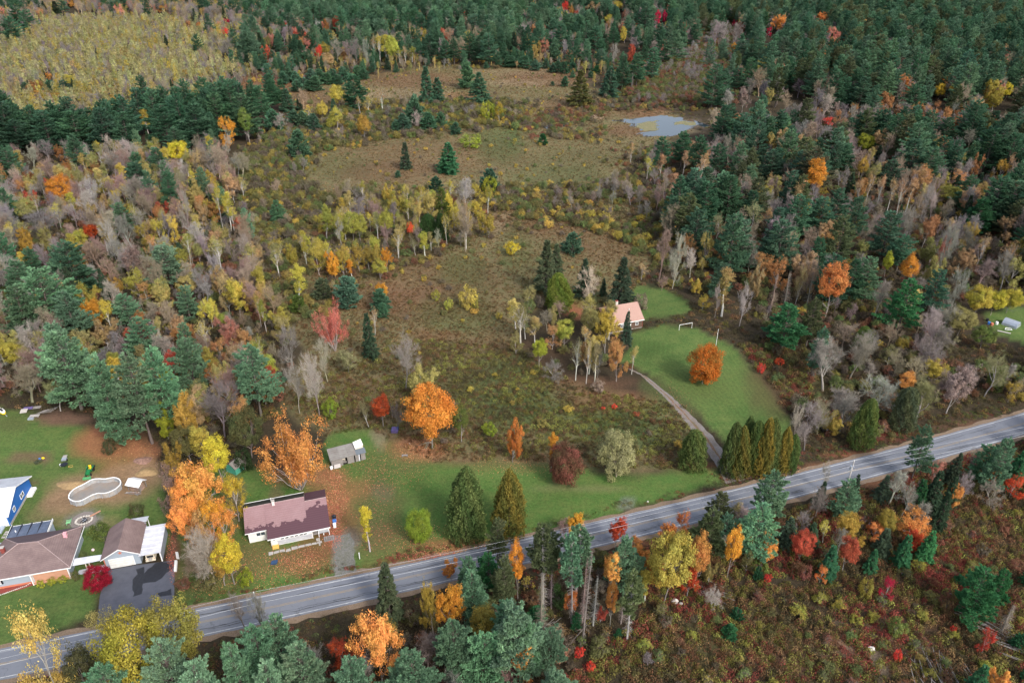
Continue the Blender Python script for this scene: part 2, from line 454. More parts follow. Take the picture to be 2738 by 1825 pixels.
dash('edge_line', HALF - .35, .16, .036, m_white)
dash('edge_line', -HALF + .35, .16, .036, m_white)
dash('centre_line', .14, .11, .036, m_yel)
dash('centre_line', -.14, .11, .036, m_yel)
m_crack = simple('crack_tar', (.085, .088, .095), .6, .3, 2)
for o in (-HALF * .5, HALF * .52, -HALF * .62):
    strip('tar_seam', o - .025, o + .03, .035, m_crack, -60, 120, wv=.22)['kind'] = 'structure'

def sheet(name, poly, z, mat, dens=14, wv=.25, kind='structure', par=None, rag=0.0):
    """Flat sheet with a slightly uneven outline. poly in world metres."""
    poly = [Vector((p[0], p[1])) for p in poly]
    out = []
    for i in range(len(poly)):
        a, b_ = poly[i], poly[(i + 1) % len(poly)]
        k = max(1, int((b_ - a).length / .8))
        for j in range(k):
            p = a.lerp(b_, j / k)
            q_ = rag * (math.sin(p.x * .55 + 1.3 * math.sin(p.y * .4)) + .7 * math.sin(p.y * .9 + p.x * 1.3) + .5 * math.sin(p.x * 2.3))
            out.append((p.x + random.uniform(-wv, wv) + q_, p.y + random.uniform(-wv, wv) + q_ * .8, z))
    import mathutils.geometry as mg
    tri = mg.tessellate_polygon([[Vector(p) for p in out]])
    me = bpy.data.meshes.new(name); me.from_pydata(out, [], [tuple(t) for t in tri]); me.update()
    me.flip_normals() if me.polygons and me.polygons[0].normal.z < 0 else None
    me.materials.append(mat)
    o = link(name, me, par)
    if kind: o['kind'] = kind
    return o

# gravel drive to the tan-roofed house: two wheel tracks with leaves between
dl = [(1425,838),(1470,860),(1520,905),(1560,950),(1600,1000),(1630,1045),(1655,1085),(1668,1110)]
dr = [(1440,842),(1488,866),(1545,912),(1590,955),(1635,1000),(1672,1048),(1700,1082),(1735,1095)]
A_, B_ = W(dl), W(dr)
def lerp_line(t): return A_ * (1 - t) + B_ * t
m_gr = simple('drive_gravel', (.20, .185, .175), .95, .45, 5, col2=(.15, .12, .095), bump=.4)
m_lf = simple('drive_leaf_strip', (.19, .10, .07), .95, .5, 4, col2=(.12, .10, .05))
def poly_from(t0, t1): return [tuple(p) for p in lerp_line(t0)] + [tuple(p) for p in lerp_line(t1)[::-1]]
sheet('gravel_drive', poly_from(0, 1), .012, m_gr, wv=.14)
sheet('drive_centre_strip', poly_from(.42, .58), .018, m_lf, wv=.16)
# old drive of the white house
m_old = simple('old_drive', (.17, .165, .16), .95, .35, 3, col2=(.11, .11, .075), scale2=.9)
sheet('old_drive', atn(np.array([(888,1432),(940,1425),(948,1480),(955,1528),(893,1541),(896,1500)])), .012, m_old, wv=.35)
# black asphalt drive with darker sealed patches
m_blk, n, b = new_mat('black_drive')
co = n.nodes.new('ShaderNodeTexCoord').outputs['Object']
c = mixc(n, noise(n, .5, 6, .7, co), (.052, .057, .075), (.09, .096, .12))
n.links.new(c, b.inputs['Base Color']); b.inputs['Roughness'].default_value = .75
sheet('asphalt_drive', atn(np.array([(283,1524),(375,1508),(466,1497),(466,1560),(465,1640),(462,1660),(330,1700),(255,1705),(262,1640),(270,1575)])), .02, m_blk, wv=.05)
m_wet = simple('sealed_patch', (.022, .024, .03), .5, .3, 2)
def ppoly(l): return atn(np.array([tile(0, 3, *p) for p in l]))
sheet('sealed_patch', ppoly([(1230,520),(1300,500),(1290,560),(1400,470),(1560,450),(1570,500),(1490,560),(1460,600),(1390,640),(1290,650),(1270,740),(1200,770),(1185,620),(1230,570)]), .028, m_wet, wv=.16)
sheet('sealed_patch', ppoly([(1410,740),(1540,700),(1550,750),(1440,775)]), .028, m_wet, wv=.16)
sheet('sealed_patch', ppoly([(940,600),(1030,610),(1000,650),(940,650)]), .028, m_wet, wv=.16)

# ================================================================== pond and stream
m_wat, n, b = new_mat('pond_water')
b.inputs['Base Color'].default_value = (.02, .028, .035, 1); b.inputs['Roughness'].default_value = .06
b.inputs['IOR'].default_value = 1.36
bp = n.nodes.new('ShaderNodeBump'); bp.inputs['Strength'].default_value = .06; n.links.new(noise(n, .8, 4), bp.inputs['Height']); n.links.new(bp.outputs[0], b.inputs['Normal'])
def tp(c, r, l): return atn(np.array([tile(c, r, *p) for p in l]))
sheet('pond', tp(2, 0, [(940,1080),(1100,1070),(1260,1050),(1400,1035),(1520,1060),(1650,1085),(1720,1110),(1640,1150),(1560,1190),(1490,1225),(1180,1225),(1190,1190),(1290,1180),(1130,1150),(1050,1100)]), .03, m_wat, wv=.5, rag=1.5)
sheet('pond', tp(2, 0, [(300,1130),(420,1120),(560,1090),(600,1100),(520,1130),(430,1155),(330,1160)]), .03, m_wat, wv=.5)
sheet('stream', tp(2, 0, [(1370,850),(1440,830),(1540,800),(1450,850),(1400,880),(1450,930),(1400,925)]), .03, m_wat, wv=.6)
sheet('stream', tp(2, 0, [(1660,1080),(1780,1120),(1840,1140),(1780,1150),(1680,1120)]), .028, m_wat, wv=.4)
m_reed = simple('marsh_sedge', (.13, .14, .06), .95, .4, 1.2, col2=(.20, .16, .09), scale2=.4)
sheet('marsh_bank', tp(2, 0, [(1480,1100),(1560,1090),(1680,1100),(1700,1125),(1600,1125),(1500,1118)]), .06, m_reed, wv=.5, rag=1.2)
sheet('marsh_bank', tp(2, 0, [(1180,1110),(1260,1090),(1340,1085),(1350,1120),(1320,1180),(1230,1180),(1150,1150)]), .06, m_reed, wv=.6, rag=1.6)
m_straw = simple('marsh_straw', (.30, .22, .15), .95, .35, 1, col2=(.2, .14, .08), scale2=.4)
sheet('marsh_straw_patch', tp(2, 0, [(670,1040),(780,1010),(860,1020),(850,1070),(700,1060)]), .04, m_straw, wv=.8)
sheet('marsh_straw_patch', tp(2, 0, [(1520,580),(1680,560),(1800,580),(1620,620),(1530,640)]), .04, m_straw, wv=1.0)
sheet('marsh_straw_patch', tp(2, 0, [(1640,440),(1800,420),(1780,450),(1640,470)]), .04, m_straw, wv=1.0)
# ================================================================== plant prototypes
def tubes(P0, P1, R0, R1, k=3):
    P0 = np.asarray(P0, float); P1 = np.asarray(P1, float); R0 = np.asarray(R0, float); R1 = np.asarray(R1, float)
    d = P1 - P0; d /= np.linalg.norm(d, axis=1)[:, None] + 1e-9
    ref = np.where(np.abs(d[:, 2:3]) > .9, np.array([[1., 0, 0]]), np.array([[0., 0, 1]]))
    u = np.cross(d, ref); u /= np.linalg.norm(u, axis=1)[:, None] + 1e-9
    w_ = np.cross(d, u)
    m = len(P0)
    vs = []
    for P, Rr in ((P0, R0), (P1, R1)):
        for i in range(k):
            a = 2 * math.pi * i / k
            vs.append(P + (u * math.cos(a) + w_ * math.sin(a)) * Rr[:, None])
    v = np.stack(vs, 1).reshape(-1, 3)
    b0 = (np.arange(m) * 2 * k)[:, None]
    f = np.concatenate([np.concatenate([b0 + i, b0 + (i + 1) % k, b0 + k + (i + 1) % k, b0 + k + i], 1) for i in range(k)])
    return v, f

class Lf:
    """Leaf-sized faces gathered for one crown."""
    def __init__(s): s.c = []; s.a = []; s.b = []; s.t = []
    def put(s, c, a, b, t): s.c.append(c); s.a.append(a); s.b.append(b); s.t.append(t)
    def mesh(s, name, extra=None):
        c = np.concatenate(s.c); a = np.concatenate(s.a); b = np.concatenate(s.b); t = np.concatenate(s.t)
        v = np.stack([c - a, c - b * .8, c + a, c + b], 1).reshape(-1, 3)
        f = np.arange(len(v)).reshape(-1, 4)
        faces = [f]; tt_ = [t]
        if extra is not None:
            ev, ef = extra
            faces.append(ef + len(v)); v = np.concatenate([v, ev])
            tt_.append(np.tile(np.array([[.5, 0.0]]), (len(ef), 1)))
        return mesh_np(name, v, faces, np.concatenate([np.asarray(q) for q in tt_]))

def unit(v): return v / (np.linalg.norm(v, axis=-1, keepdims=True) + 1e-9)

def leafset(lf, centres, outdir, n, rad, size, flat=.5, g=None, rg=rng, asp=.62):
    """n leaves round each centre; outdir: which way each clump faces."""
    m = len(centres)
    c = np.repeat(centres, n, 0); o = np.repeat(outdir, n, 0)
    rr = np.repeat(np.broadcast_to(rad, (m,)), n)[:, None]
    q = unit(rg.normal(size=(m * n, 3)))
    q = q * rr * rg.uniform(.25, 1, (m * n, 1)) ** .6
    pos = c + q * np.array([1, 1, .75]) + o * rr * .25
    nrm = unit(unit(q) * .7 + o * .6 + np.array([0, 0, flat]) + rg.normal(size=(m * n, 3)) * .45)
    a = unit(np.cross(nrm, rg.normal(size=(m * n, 3))))
    b = np.cross(nrm, a)
    s = size * rg.uniform(.6, 1.3, (m * n, 1))
    t = np.empty((m * n, 2)); t[:, 0] = np.clip(rg.normal(.5, .2, m * n) + np.repeat(rg.normal(0, .13, m), n), 0, 1)
    t[:, 1] = np.repeat(rg.uniform(0, 1, m) if g is None else g, n) * .8 + rg.uniform(0, .2, m * n)
    lf.put(pos, a * s * .5, b * s * asp * .5, t)

def trunk_mesh(name, H, r, bend=.3, limbs=None, k=6, seed=0, top=.0):
    rg = np.random.default_rng(seed)
    z = np.linspace(0, H, 7)
    ph = rg.uniform(0, 6.28)
    P = np.stack([bend * np.sin(z / H * 2.4 + ph) - bend * math.sin(ph), bend * np.cos(z / H * 2.0 + ph) - bend * math.cos(ph), z], 1)
    P[0, 2] = -.4
    rr = r * (1 - z / H) ** .8 + top
    rr[0] *= 1.35
    v, f = tubes(P[:-1], P[1:], rr[:-1], rr[1:], k)
    if limbs is not None and len(limbs[0]):
        v2, f2 = tubes(*limbs, k=3)
        f = np.concatenate([f, f2 + len(v)]); v = np.concatenate([v, v2])
    t = np.tile(np.array([[.5, 0.0]]), (len(f), 1)); t[:, 0] = rg.uniform(.3, .7, len(f))
    return mesh_np(name, v, [f], t, (M_BARK,)), P

def conifer(seed, H=22., Rr=4.8, z0=.25, kind='pine'):
    rg = np.random.default_rng(seed)
    lf = Lf(); L0, L1, S0, S1 = [], [], [], []
    C_, D_, Gt, RAD = [], [], [], []
    if kind == 'pine': dz, nb = H * .038, 6
    elif kind == 'bushpine': dz, nb = H * .07, 7
    else: dz, nb = H * .03, 8
    z = H * z0
    sx = rg.uniform(.85, 1.15)
    lob = rg.uniform(0, 6.28, 3)
    while z < H * .985:
        t = (z - H * z0) / (H * (1 - z0))
        if kind == 'pine': prof = (1 - t) ** .5 * (.66 + .34 * math.sin(min(1, t * 3.2 + .35) * 1.57)); el0 = -.05 + .55 * t
        elif kind == 'bushpine': prof = (1 - t) ** .55 * (.75 + .25 * min(1, t * 4 + .2)); el0 = .15 + .5 * t
        else: prof = (1 - t) ** .85 * (.9 + .1 * min(1, t * 5)); el0 = -.28 + .5 * t ** 2
        for j in range(nb):
            a = rg.uniform(0, 6.283)
            L = Rr * prof * rg.uniform(.62, 1.18) * (1 + .16 * math.sin(a * 2 + lob[0]) + .12 * math.sin(a * 3 + lob[1] + z * .4))
            if kind == 'pine' and rg.random() < .10: L *= 1.25
            L = max(L, .25)
            e = el0 + rg.normal(0, .12)
            d = np.array([math.cos(a) * math.cos(e), math.sin(a) * math.cos(e), math.sin(e)])
            side = np.array([-math.sin(a), math.cos(a), 0])
            zz = z + rg.uniform(-.4, .4) * dz
            p0 = np.array([0, 0, zz])
            L0.append(p0); L1.append(p0 + d * L * .85); S0.append(.035 + .006 * L); S1.append(.015)
            sp = .62 if kind != 'spruce' else .5
            if kind == 'pine':
                nt_ = int(L * L * 1.5) + 4
                s_ = np.sqrt(rg.uniform(.10, 1, nt_))
            else:
                nt_ = int(L * 4.2 + L * L * .8) + 4
                s_ = rg.uniform(.2, 1, nt_) ** .6
            lat = rg.uniform(-1, 1, nt_) * (1.03 - s_) * L * (.62 if kind != 'spruce' else .45)
            cup = .10 * L * s_ ** 2 * (1 if kind != 'spruce' else -.4) + rg.normal(0, .10, nt_)
            c = p0 + d * (s_ * L)[:, None] + side * lat[:, None] + np.array([0, 0, 1]) * cup[:, None]
            C_.append(c); D_.append(np.tile(unit(d + np.array([0, 0, .25 if kind != 'spruce' else -.1])), (nt_, 1)) + side * (lat / (L + .1))[:, None])
            Gt.append(np.full(nt_, np.clip(rg.normal(.35, .25), 0, 1))); RAD.append(s_)
        z += dz * rg.uniform(.8, 1.2)
    C_ = np.concatenate(C_); D_ = unit(np.concatenate(D_)); Gt = np.concatenate(Gt)
    k = 8 if kind == 'pine' else 6
    ln = {'pine': .62, 'bushpine': .5, 'spruce': .46}[kind]; wd = {'pine': .115, 'bushpine': .12, 'spruce': .11}[kind]
    m = len(C_)
    c = np.repeat(C_, k, 0); d = unit(np.repeat(D_, k, 0) * 1.1 + rg.normal(size=(m * k, 3)) * (.55 if kind != 'spruce' else .38) + np.array([0, 0, .28 if kind != 'spruce' else -.02]))
    s = ln * rg.uniform(.7, 1.25, (m * k, 1))
    nrm = unit(np.array([0, 0, 1.0]) + rg.normal(size=(m * k, 3)) * .5)
    b = unit(np.cross(nrm, d)) * wd * rg.uniform(.7, 1.3, (m * k, 1))
    t = np.empty((m * k, 2)); t[:, 0] = np.clip(np.repeat(rg.normal(.5, .13, m), k) + rg.normal(0, .15, m * k), 0, 1)
    t[:, 1] = np.repeat(Gt, k) * .7 + rg.uniform(0, .3, m * k)
    lf.put(c + d * s * .45, d * s * .55, b, t)
    crown = lf.mesh('crown'); crown.materials.append(M_LEAF)
    tr, _ = trunk_mesh('trunk', H * .97, .012 * H + .05, .12, (np.array(L0), np.array(L1), np.array(S0), np.array(S1)), seed=seed)
    return tr, crown, H, Rr

def cedar(seed, H=9., Rr=3.2, lumps=22, top=.75, sz=.24, dens=2.3, z0=.03):
    """Dense upright evergreen or clipped-looking dome: overlapping upright sprays over a bulging cone."""
    rg = np.random.default_rng(seed)
    n = int(1500 * dens)
    t = rg.uniform(0, 1, n) ** .8
    a = rg.uniform(0, 6.283, n)
    r = Rr * (1 - t ** (1.15 / top)) ** top
    ph = rg.uniform(0, 6.28, 6)
    r = r * (1 + .10 * np.sin(3 * a + ph[0] + 5 * t) + .12 * np.sin(6 * a + ph[1] - 13 * t) + .10 * np.sin(10 * a + 27 * t + ph[2]) + rg.normal(0, .07, n))
    C_ = np.stack([r * np.cos(a), r * np.sin(a), H * (z0 + (1 - z0) * t)], 1)
    o = unit(np.stack([np.cos(a), np.sin(a), np.full(n, .7)], 1))
    lf = Lf()
    k = 6
    c = np.repeat(C_, k, 0); oo = np.repeat(o, k, 0)
    c = c + rg.normal(size=c.shape) * sz * .5 - oo * rg.uniform(0, sz * 1.6, (n * k, 1))
    d = unit(oo * .8 + np.array([0, 0, .5]) + rg.normal(size=(n * k, 3)) * .8)
    b = unit(np.cross(oo + rg.normal(size=(n * k, 3)) * .7, d)) * sz * .42 * rg.uniform(.7, 1.3, (n * k, 1))
    s = sz * rg.uniform(.6, 1.3, (n * k, 1))
    tn_ = np.empty((n * k, 2)); tn_[:, 0] = np.clip(np.repeat(rg.normal(.5, .15, n), k) + rg.normal(0, .14, n * k), 0, 1)
    tn_[:, 1] = np.clip(np.repeat(.5 + .5 * np.sin(4 * a + 7 * t + ph[3]), k) * .6 + rg.uniform(0, .4, n * k), 0, 1)
    lf.put(c, d * s * .6, b, tn_)
    crown = lf.mesh('crown'); crown.materials.append(M_LEAF)
    tr, _ = trunk_mesh('trunk', H * .85, .015 * H + .05, .05, seed=seed)
    return tr, crown, H, Rr

def branches(seed, H, Rr, clear=.25, levels=4, up=.55, nmain=9, multi=1, whip=.3, spread=1.0):
    """Skeleton of a broad-leaved tree: list of segments with level, and the twig tips."""
    rg = np.random.default_rng(seed)
    segs = []; tips = []
    def grow(p, d, L, r, lev):
        n = 4 if lev < 2 else (3 if lev < levels else 2)
        pts = [p]
        for i in range(n):
            d = unit(d + rg.normal(size=3) * (.10 if lev == 0 else .17) + np.array([0, 0, whip * (.10 if lev == 0 else .22)]))
            q = pts[-1] + d * L / n
            r0 = r * (1 - .62 * i / n); r1 = r * (1 - .62 * (i + 1) / n)
            segs.append((pts[-1], q, r0, r1, lev)); pts.append(q)
        if lev >= levels:
            tips.append((pts[-1], d)); tips.append((pts[-2], d)); return
        nb = nmain if lev == 0 else (5 if lev == 1 else 4)
        for j in range(nb):
            t = rg.uniform(clear if lev == 0 else .22, 1.0)
            if j == 0: t = 1.0
            i = min(n - 1, int(t * n)); fr = t * n - i
            base = pts[i] * (1 - fr) + pts[i + 1] * fr if t < 1 else pts[-1]
            if lev == 0:
                a = j * 2.4 + rg.uniform(-.4, .4)
                tl = (t - clear) / (1 - clear + 1e-6)
                e = up + .45 * tl + rg.normal(0, .12)
                nd = np.array([math.cos(a) * math.cos(e), math.sin(a) * math.cos(e), math.sin(e)])
                nl = max(Rr * 1.02 / max(math.cos(e), .45) * (1 - .5 * tl), H * .12) * rg.uniform(.75, 1.1) * spread
                nl = min(nl, (H - base[2]) / max(math.sin(e), .25) * .95 + .6)
            else:
                ax = unit(np.cross(d, rg.normal(size=3)))
                ang = rg.uniform(.45, .95) if j else rg.uniform(.1, .3)
                nd = unit(d * math.cos(ang) + ax * math.sin(ang))
                nl = L * rg.uniform(.42, .62)
            grow(base, nd, nl, max(r * (.55 if lev == 0 else .5) * (1 - .35 * t), .012), lev + 1)
    for s in range(multi):
        if multi == 1:
            grow(np.array([0., 0, -.3]), np.array([0, 0, 1.]), H * .72, .014 * H + .03, 0)
        else:
            a = s * 2.4 + rg.uniform(-.3, .3); e = rg.uniform(.45, 1.3)
            grow(np.array([.25 * math.cos(a), .25 * math.sin(a), -.2]), np.array([math.cos(a) * math.cos(e), math.sin(a) * math.cos(e), math.sin(e)]), H * rg.uniform(.75, .95) / max(.7, math.sin(e)), .008 * H + .02, 1)
    return segs, tips, rg

def fit(segs, tips, H, Rr):
    Z = max(s[1][2] for s in segs); Q = np.percentile([math.hypot(s[1][0], s[1][1]) for s in segs if s[4] >= 2] or [Rr], 96)
    sc = np.array([Rr / Q, Rr / Q, H / Z])
    return [(a * sc, b_ * sc, r0, r1, l) for a, b_, r0, r1, l in segs], [(p * sc, d) for p, d in tips]

def bare(seed, H=14., Rr=4.2, twig=.016, **kw):
    segs, tips, rg = branches(seed, H, Rr, **kw)
    segs, tips = fit(segs, tips, H, Rr)
    lo_ = [s for s in segs if s[4] <= 1]; hi_ = [s for s in segs if s[4] > 1]
    def arr(l): return [np.array([s[i] for s in l]) for i in range(4)]
    v, f = tubes(*arr(lo_), k=5)
    tr = mesh_np('trunk', v, [f], np.c_[rg.uniform(.35, .75, len(f)), np.zeros(len(f))], (M_BARK,))
    a = arr(hi_); a[2] = np.maximum(a[2], twig); a[3] = np.maximum(a[3], twig * .7)
    # fine twigs at the ends
    tp_ = np.array([t[0] for t in tips]); td = np.array([t[1] for t in tips])
    k = 3
    p0 = np.repeat(tp_, k, 0); d = unit(np.repeat(td, k, 0) + rg.normal(size=(len(tp_) * k, 3)) * .55 + np.array([0, 0, .35]))
    ln = rg.uniform(.35, .95, (len(p0), 1))
    v1, f1 = tubes(a[0], a[1], a[2], a[3], 3)
    v2, f2 = tubes(p0, p0 + d * ln, np.full(len(p0), twig * .75), np.full(len(p0), twig * .3), 3)
    v = np.concatenate([v1, v2]); f = np.concatenate([f1, f2 + len(v1)])
    cr = mesh_np('crown', v, [f], np.c_[rg.uniform(.3, .8, len(f)), rg.uniform(0, .5, len(f))], (M_BARK,))
    return tr, cr, H, Rr, segs, tips

def leafy(seed, H=11., Rr=4., per=9, size=.42, lump=.55, frac=1.0, zmin=0.0, **kw):
    """Trunk and limbs with leaves clustered at the twigs."""
    segs, tips, rg = branches(seed, H, Rr, **kw)
    segs, tips = fit(segs, tips, H, Rr)
    a = [np.array([s[i] for s in segs if s[4] <= 2]) for i in range(4)]
    v, f = tubes(*a, k=4)
    tr = mesh_np('trunk', v, [f], np.c_[rg.uniform(.35, .75, len(f)), np.zeros(len(f))], (M_BARK,))
    tp_ = np.array([t[0] for t in tips]); td = np.array([t[1] for t in tips])
    keep = (rg.random(len(tp_)) < frac) & (tp_[:, 2] > zmin * H)
    # bite holes: drop tips in a few random spheres so that the crown has gaps
    for _ in range(5):
        c0 = tp_[rg.integers(len(tp_))]; keep &= np.linalg.norm(tp_ - c0, axis=1) > Rr * .22
    tp_ = tp_[keep]; td = td[keep]
    lf = Lf()
    cen = np.array([0, 0, H * .55]); o = unit(tp_ - cen)
    g = np.clip(.5 + .45 * np.sin(tp_[:, 0] * 1.1 + seed) * np.cos(tp_[:, 1] * .9 + tp_[:, 2] * .7) + rg.normal(0, .15, len(tp_)), 0, 1)
    leafset(lf, tp_, o, per, lump, size, g=g, rg=rg)
    cr = lf.mesh('crown'); cr.materials.append(M_LEAF)
    return tr, cr, H, Rr

def dense(seed, H=10., Rr=4.2, z0=.12, nl=120, per=52, size=.38, lump=.95, ez=1.0):
    """Full round crown: overlapping leaf clumps over an uneven egg."""
    rg = np.random.default_rng(seed)
    segs, tips, _ = branches(seed, H * .9, Rr * .8, clear=.2, levels=3)
    segs, tips = fit(segs, tips, H * .9, Rr * .75)
    a = [np.array([s[i] for s in segs if s[4] <= 2]) for i in range(4)]
    v, f = tubes(*a, k=4)
    tr = mesh_np('trunk', v, [f], np.c_[rg.uniform(.35, .7, len(f)), np.zeros(len(f))], (M_BARK,))
    q = unit(rg.normal(size=(nl, 3))); q[:, 2] = np.abs(q[:, 2]) * rg.choice([1, 1, -.55] if z0 > .05 else [1, -1], nl)
    hz = H * (1 - z0) / 2; cz = H * z0 + hz
    ph = rg.uniform(0, 6.28, 4)
    rad = rg.uniform(.55, 1.0, nl) ** .5 * (1 + .16 * np.sin(q[:, 0] * 5 + ph[0]) + .14 * np.sin(q[:, 1] * 6 + ph[1] + q[:, 2] * 4))
    C_ = np.stack([q[:, 0] * Rr * .86 * rad, q[:, 1] * Rr * .86 * rad, cz + q[:, 2] * hz * .86 * rad * ez], 1)
    lf = Lf()
    g = np.clip(.5 + .45 * np.sin(C_[:, 0] * .9 + ph[2]) * np.cos(C_[:, 2] * .8 + C_[:, 1] * .7 + ph[3]) + rg.normal(0, .18, nl), 0, 1)
    leafset(lf, C_, unit(q + np.array([0, 0, .4])), per, rg.uniform(.7, 1.2, nl) * lump, size, g=g, rg=rg)
    cr = lf.mesh('crown'); cr.materials.append(M_LEAF)
    return tr, cr, H, Rr

def shrub(seed, H=2.4, Rr=1.8, stems=16, leaves=420, size=.26, twiggy=.5):
    rg = np.random.default_rng(seed)
    P0, P1, A0, A1, T = [], [], [], [], []
    for i in range(stems):
        a = rg.uniform(0, 6.283); e = rg.uniform(.55, 1.45)
        d = np.array([math.cos(a) * math.cos(e), math.sin(a) * math.cos(e), math.sin(e)])
        L = 1 / math.sqrt((math.cos(e) / Rr) ** 2 + (math.sin(e) / H) ** 2) * rg.uniform(.75, 1.02)
        p = np.array([rg.normal(0, .15 * Rr), rg.normal(0, .15 * Rr), -.1]); q = p + d * L * .55
        P0.append(p); P1.append(q); A0.append(.05); A1.append(.03)
        for j in range(5):
            d2 = unit(d + rg.normal(size=3) * .38); q2 = q + d2 * L * .42 * rg.uniform(.7, 1.1)
            P0.append(q); P1.append(q2); A0.append(.03); A1.append(.014); T.append(q2)
            for _ in range(2):
                q3 = q2 * .6 + q * .4; q4 = q3 + unit(d2 + rg.normal(size=3) * .5) * L * .25
                P0.append(q3); P1.append(q4); A0.append(.022); A1.append(.01); T.append(q4)
    v, f = tubes(np.array(P0), np.array(P1), np.array(A0), np.array(A1), 3)
    st = mesh_np('stems', v, [f], np.c_[rg.uniform(.3, .7, len(f)), np.zeros(len(f))], (M_BARK,))
    T = np.array(T); T = T[T[:, 2] > .1]
    idx = rg.choice(len(T), max(6, int(leaves / 6)))
    lf = Lf()
    C_ = T[idx] + rg.normal(size=(len(idx), 3)) * .14
    leafset(lf, C_, unit(C_ + np.array([0, 0, .3])), 6, .3, size, g=np.clip(.5 + .4 * np.sin(C_[:, 0] * 2 + seed) + rg.normal(0, .2, len(C_)), 0, 1), rg=rg)
    cr = lf.mesh('foliage'); cr.materials.append(M_LEAF)
    return st, cr, H, Rr

def snag(seed, H=14., crown=None):
    """Dead standing conifer: straight stem with short bare side spikes, some with green tops."""
    rg = np.random.default_rng(seed)
    n = 260 if crown is None else 150
    top = .98 if crown is None else .62
    z = rg.uniform(.10, top, n) * H; a = rg.uniform(0, 6.283, n); L = rg.uniform(.5, 1.0, n) * (.35 + 1.6 * (1 - z / H)) * .9
    e = rg.uniform(-.25, .25, n)
    p0 = np.stack([0 * z, 0 * z, z], 1); d = np.stack([np.cos(a) * np.cos(e), np.sin(a) * np.cos(e), np.sin(e)], 1)
    mid = p0 + d * L[:, None] * .55; end = mid + unit(d + np.array([0, 0, -.25])) * L[:, None] * .5
    v, f = tubes(np.concatenate([p0, mid]), np.concatenate([mid, end]), np.r_[np.full(n, .026), np.full(n, .018)], np.r_[np.full(n, .018), np.full(n, .008)], 3)
    tr, _ = trunk_mesh('trunk', H, .012 * H + .03, .12, seed=seed)
    tw = mesh_np('dead_branches', v, [f], np.c_[rg.uniform(.3, .8, len(f)), np.zeros(len(f))], (M_BARK,))
    return tr, tw, H, 1.6

def tuft(seed, n=16, H=.8, Rr=.45, wd=.05):
    """Grass tussock."""
    rg = np.random.default_rng(seed)
    a = rg.uniform(0, 6.283, n); e = rg.uniform(.5, 1.4, n)
    d = np.stack([np.cos(a) * np.cos(e), np.sin(a) * np.cos(e), np.sin(e)], 1)
    p = np.stack([rg.normal(0, Rr * .4, n), rg.normal(0, Rr * .4, n), np.zeros(n)], 1)
    s = H * rg.uniform(.6, 1.1, (n, 1))
    b = unit(np.cross(d, np.stack([np.cos(a + 1), np.sin(a + 1), 0 * a], 1))) * wd * rg.uniform(.7, 1.4, (n, 1))
    lf = Lf(); lf.put(p + d * s * .5, d * s * .5, b, np.c_[np.clip(rg.normal(.5, .2, n), 0, 1), rg.uniform(0, 1, n)])
    me = lf.mesh('tussock'); me.materials.append(M_LEAF); return me

def weed(seed, n=60, H=.9, Rr=.8, size=.2):
    rg = np.random.default_rng(seed)
    q = unit(rg.normal(size=(n, 3))); q[:, 2] = np.abs(q[:, 2])
    C_ = q * np.array([Rr, Rr, H]) * rg.uniform(.3, 1, (n, 1)) ** .5
    lf = Lf()
    leafset(lf, C_, q, 2, .12, size, rg=rg)
    me = lf.mesh('weed'); me.materials.append(M_LEAF); return me

PR = {}
PR['pine'] = [conifer(10 + i, 22, 5.2 + .5 * (i % 3), (.16, .25, .12, .30, .18, .22)[i]) for i in range(6)]
PR['bushpine'] = [conifer(30 + i, 7, 2.9, .03, 'bushpine') for i in range(3)]
PR['spruce'] = [conifer(40 + i, 14, 3.1 - .3 * i, .05, 'spruce') for i in range(3)]
PR['cedar'] = [cedar(50 + i, 9, 3.2, top=(.42, .52, .62)[i]) for i in range(3)]
PR['bare'] = [bare(60, 14, 4.2, levels=4), bare(61, 15, 3.2, levels=4, up=.9, clear=.35), bare(62, 12, 4.6, levels=4, clear=.18, up=.6), bare(63, 15, 2.6, levels=4, up=1.0, clear=.4, nmain=8), bare(64, 13, 3.8, levels=4, up=.8, nmain=10)]
PR['aspen'] = [leafy(70 + i, 14, (2.0, 2.5, 1.7, 2.3)[i], per=(11, 9, 12, 6)[i], size=.27, lump=.55, frac=(.8, .6, .9, .5)[i], clear=(.35, .45, .3, .4)[i], up=.85, levels=3, nmain=17, zmin=.3) for i in range(4)]
PR['maple'] = [leafy(80 + i, 11, 4.2, per=(12, 16, 8)[i], size=.28, lump=.6, frac=(.9, 1, .6)[i], levels=4, up=.6, clear=.16, nmain=10) for i in range(3)]
PR['vase'] = [leafy(86 + i, 11, 5.4, per=(9, 10)[i], size=.25, lump=.6, frac=.85, levels=4, multi=12, zmin=.25) for i in range(2)]
PR['low'] = [dense(190 + i, 8, 4.0, z0=.03, nl=190, per=85, size=.27) for i in range(2)]
PR['round'] = [dense(90 + i, 9.5, 4.1, nl=130, per=95, size=.28) for i in range(4)]
PR['tallround'] = [dense(95 + i, 12, 2.9, z0=.2, nl=120, per=75, size=.28, lump=.85) for i in range(3)]
PR['sapling'] = [dense(100 + i, 8, 1.5, z0=.2, nl=30, per=22, size=.36, lump=.6) for i in range(3)]
PR['shrub'] = [shrub(110 + i, 2.4, 1.9, leaves=(1500, 1000, 1900, 420)[i], size=.23) for i in range(4)] + [dense(180 + i, 2.4, 1.9, z0=.0, nl=70, per=34, size=.20, lump=.42) for i in range(2)]
PR['snag'] = [snag(120, 15), snag(121, 13)]
def _poletop(seed, H=17.):
    a = conifer(seed, H, 3.0, .52, 'pine'); b_ = snag(seed + 1, H, True)
    return a[0], a[1], H, 3.0, b_[1]
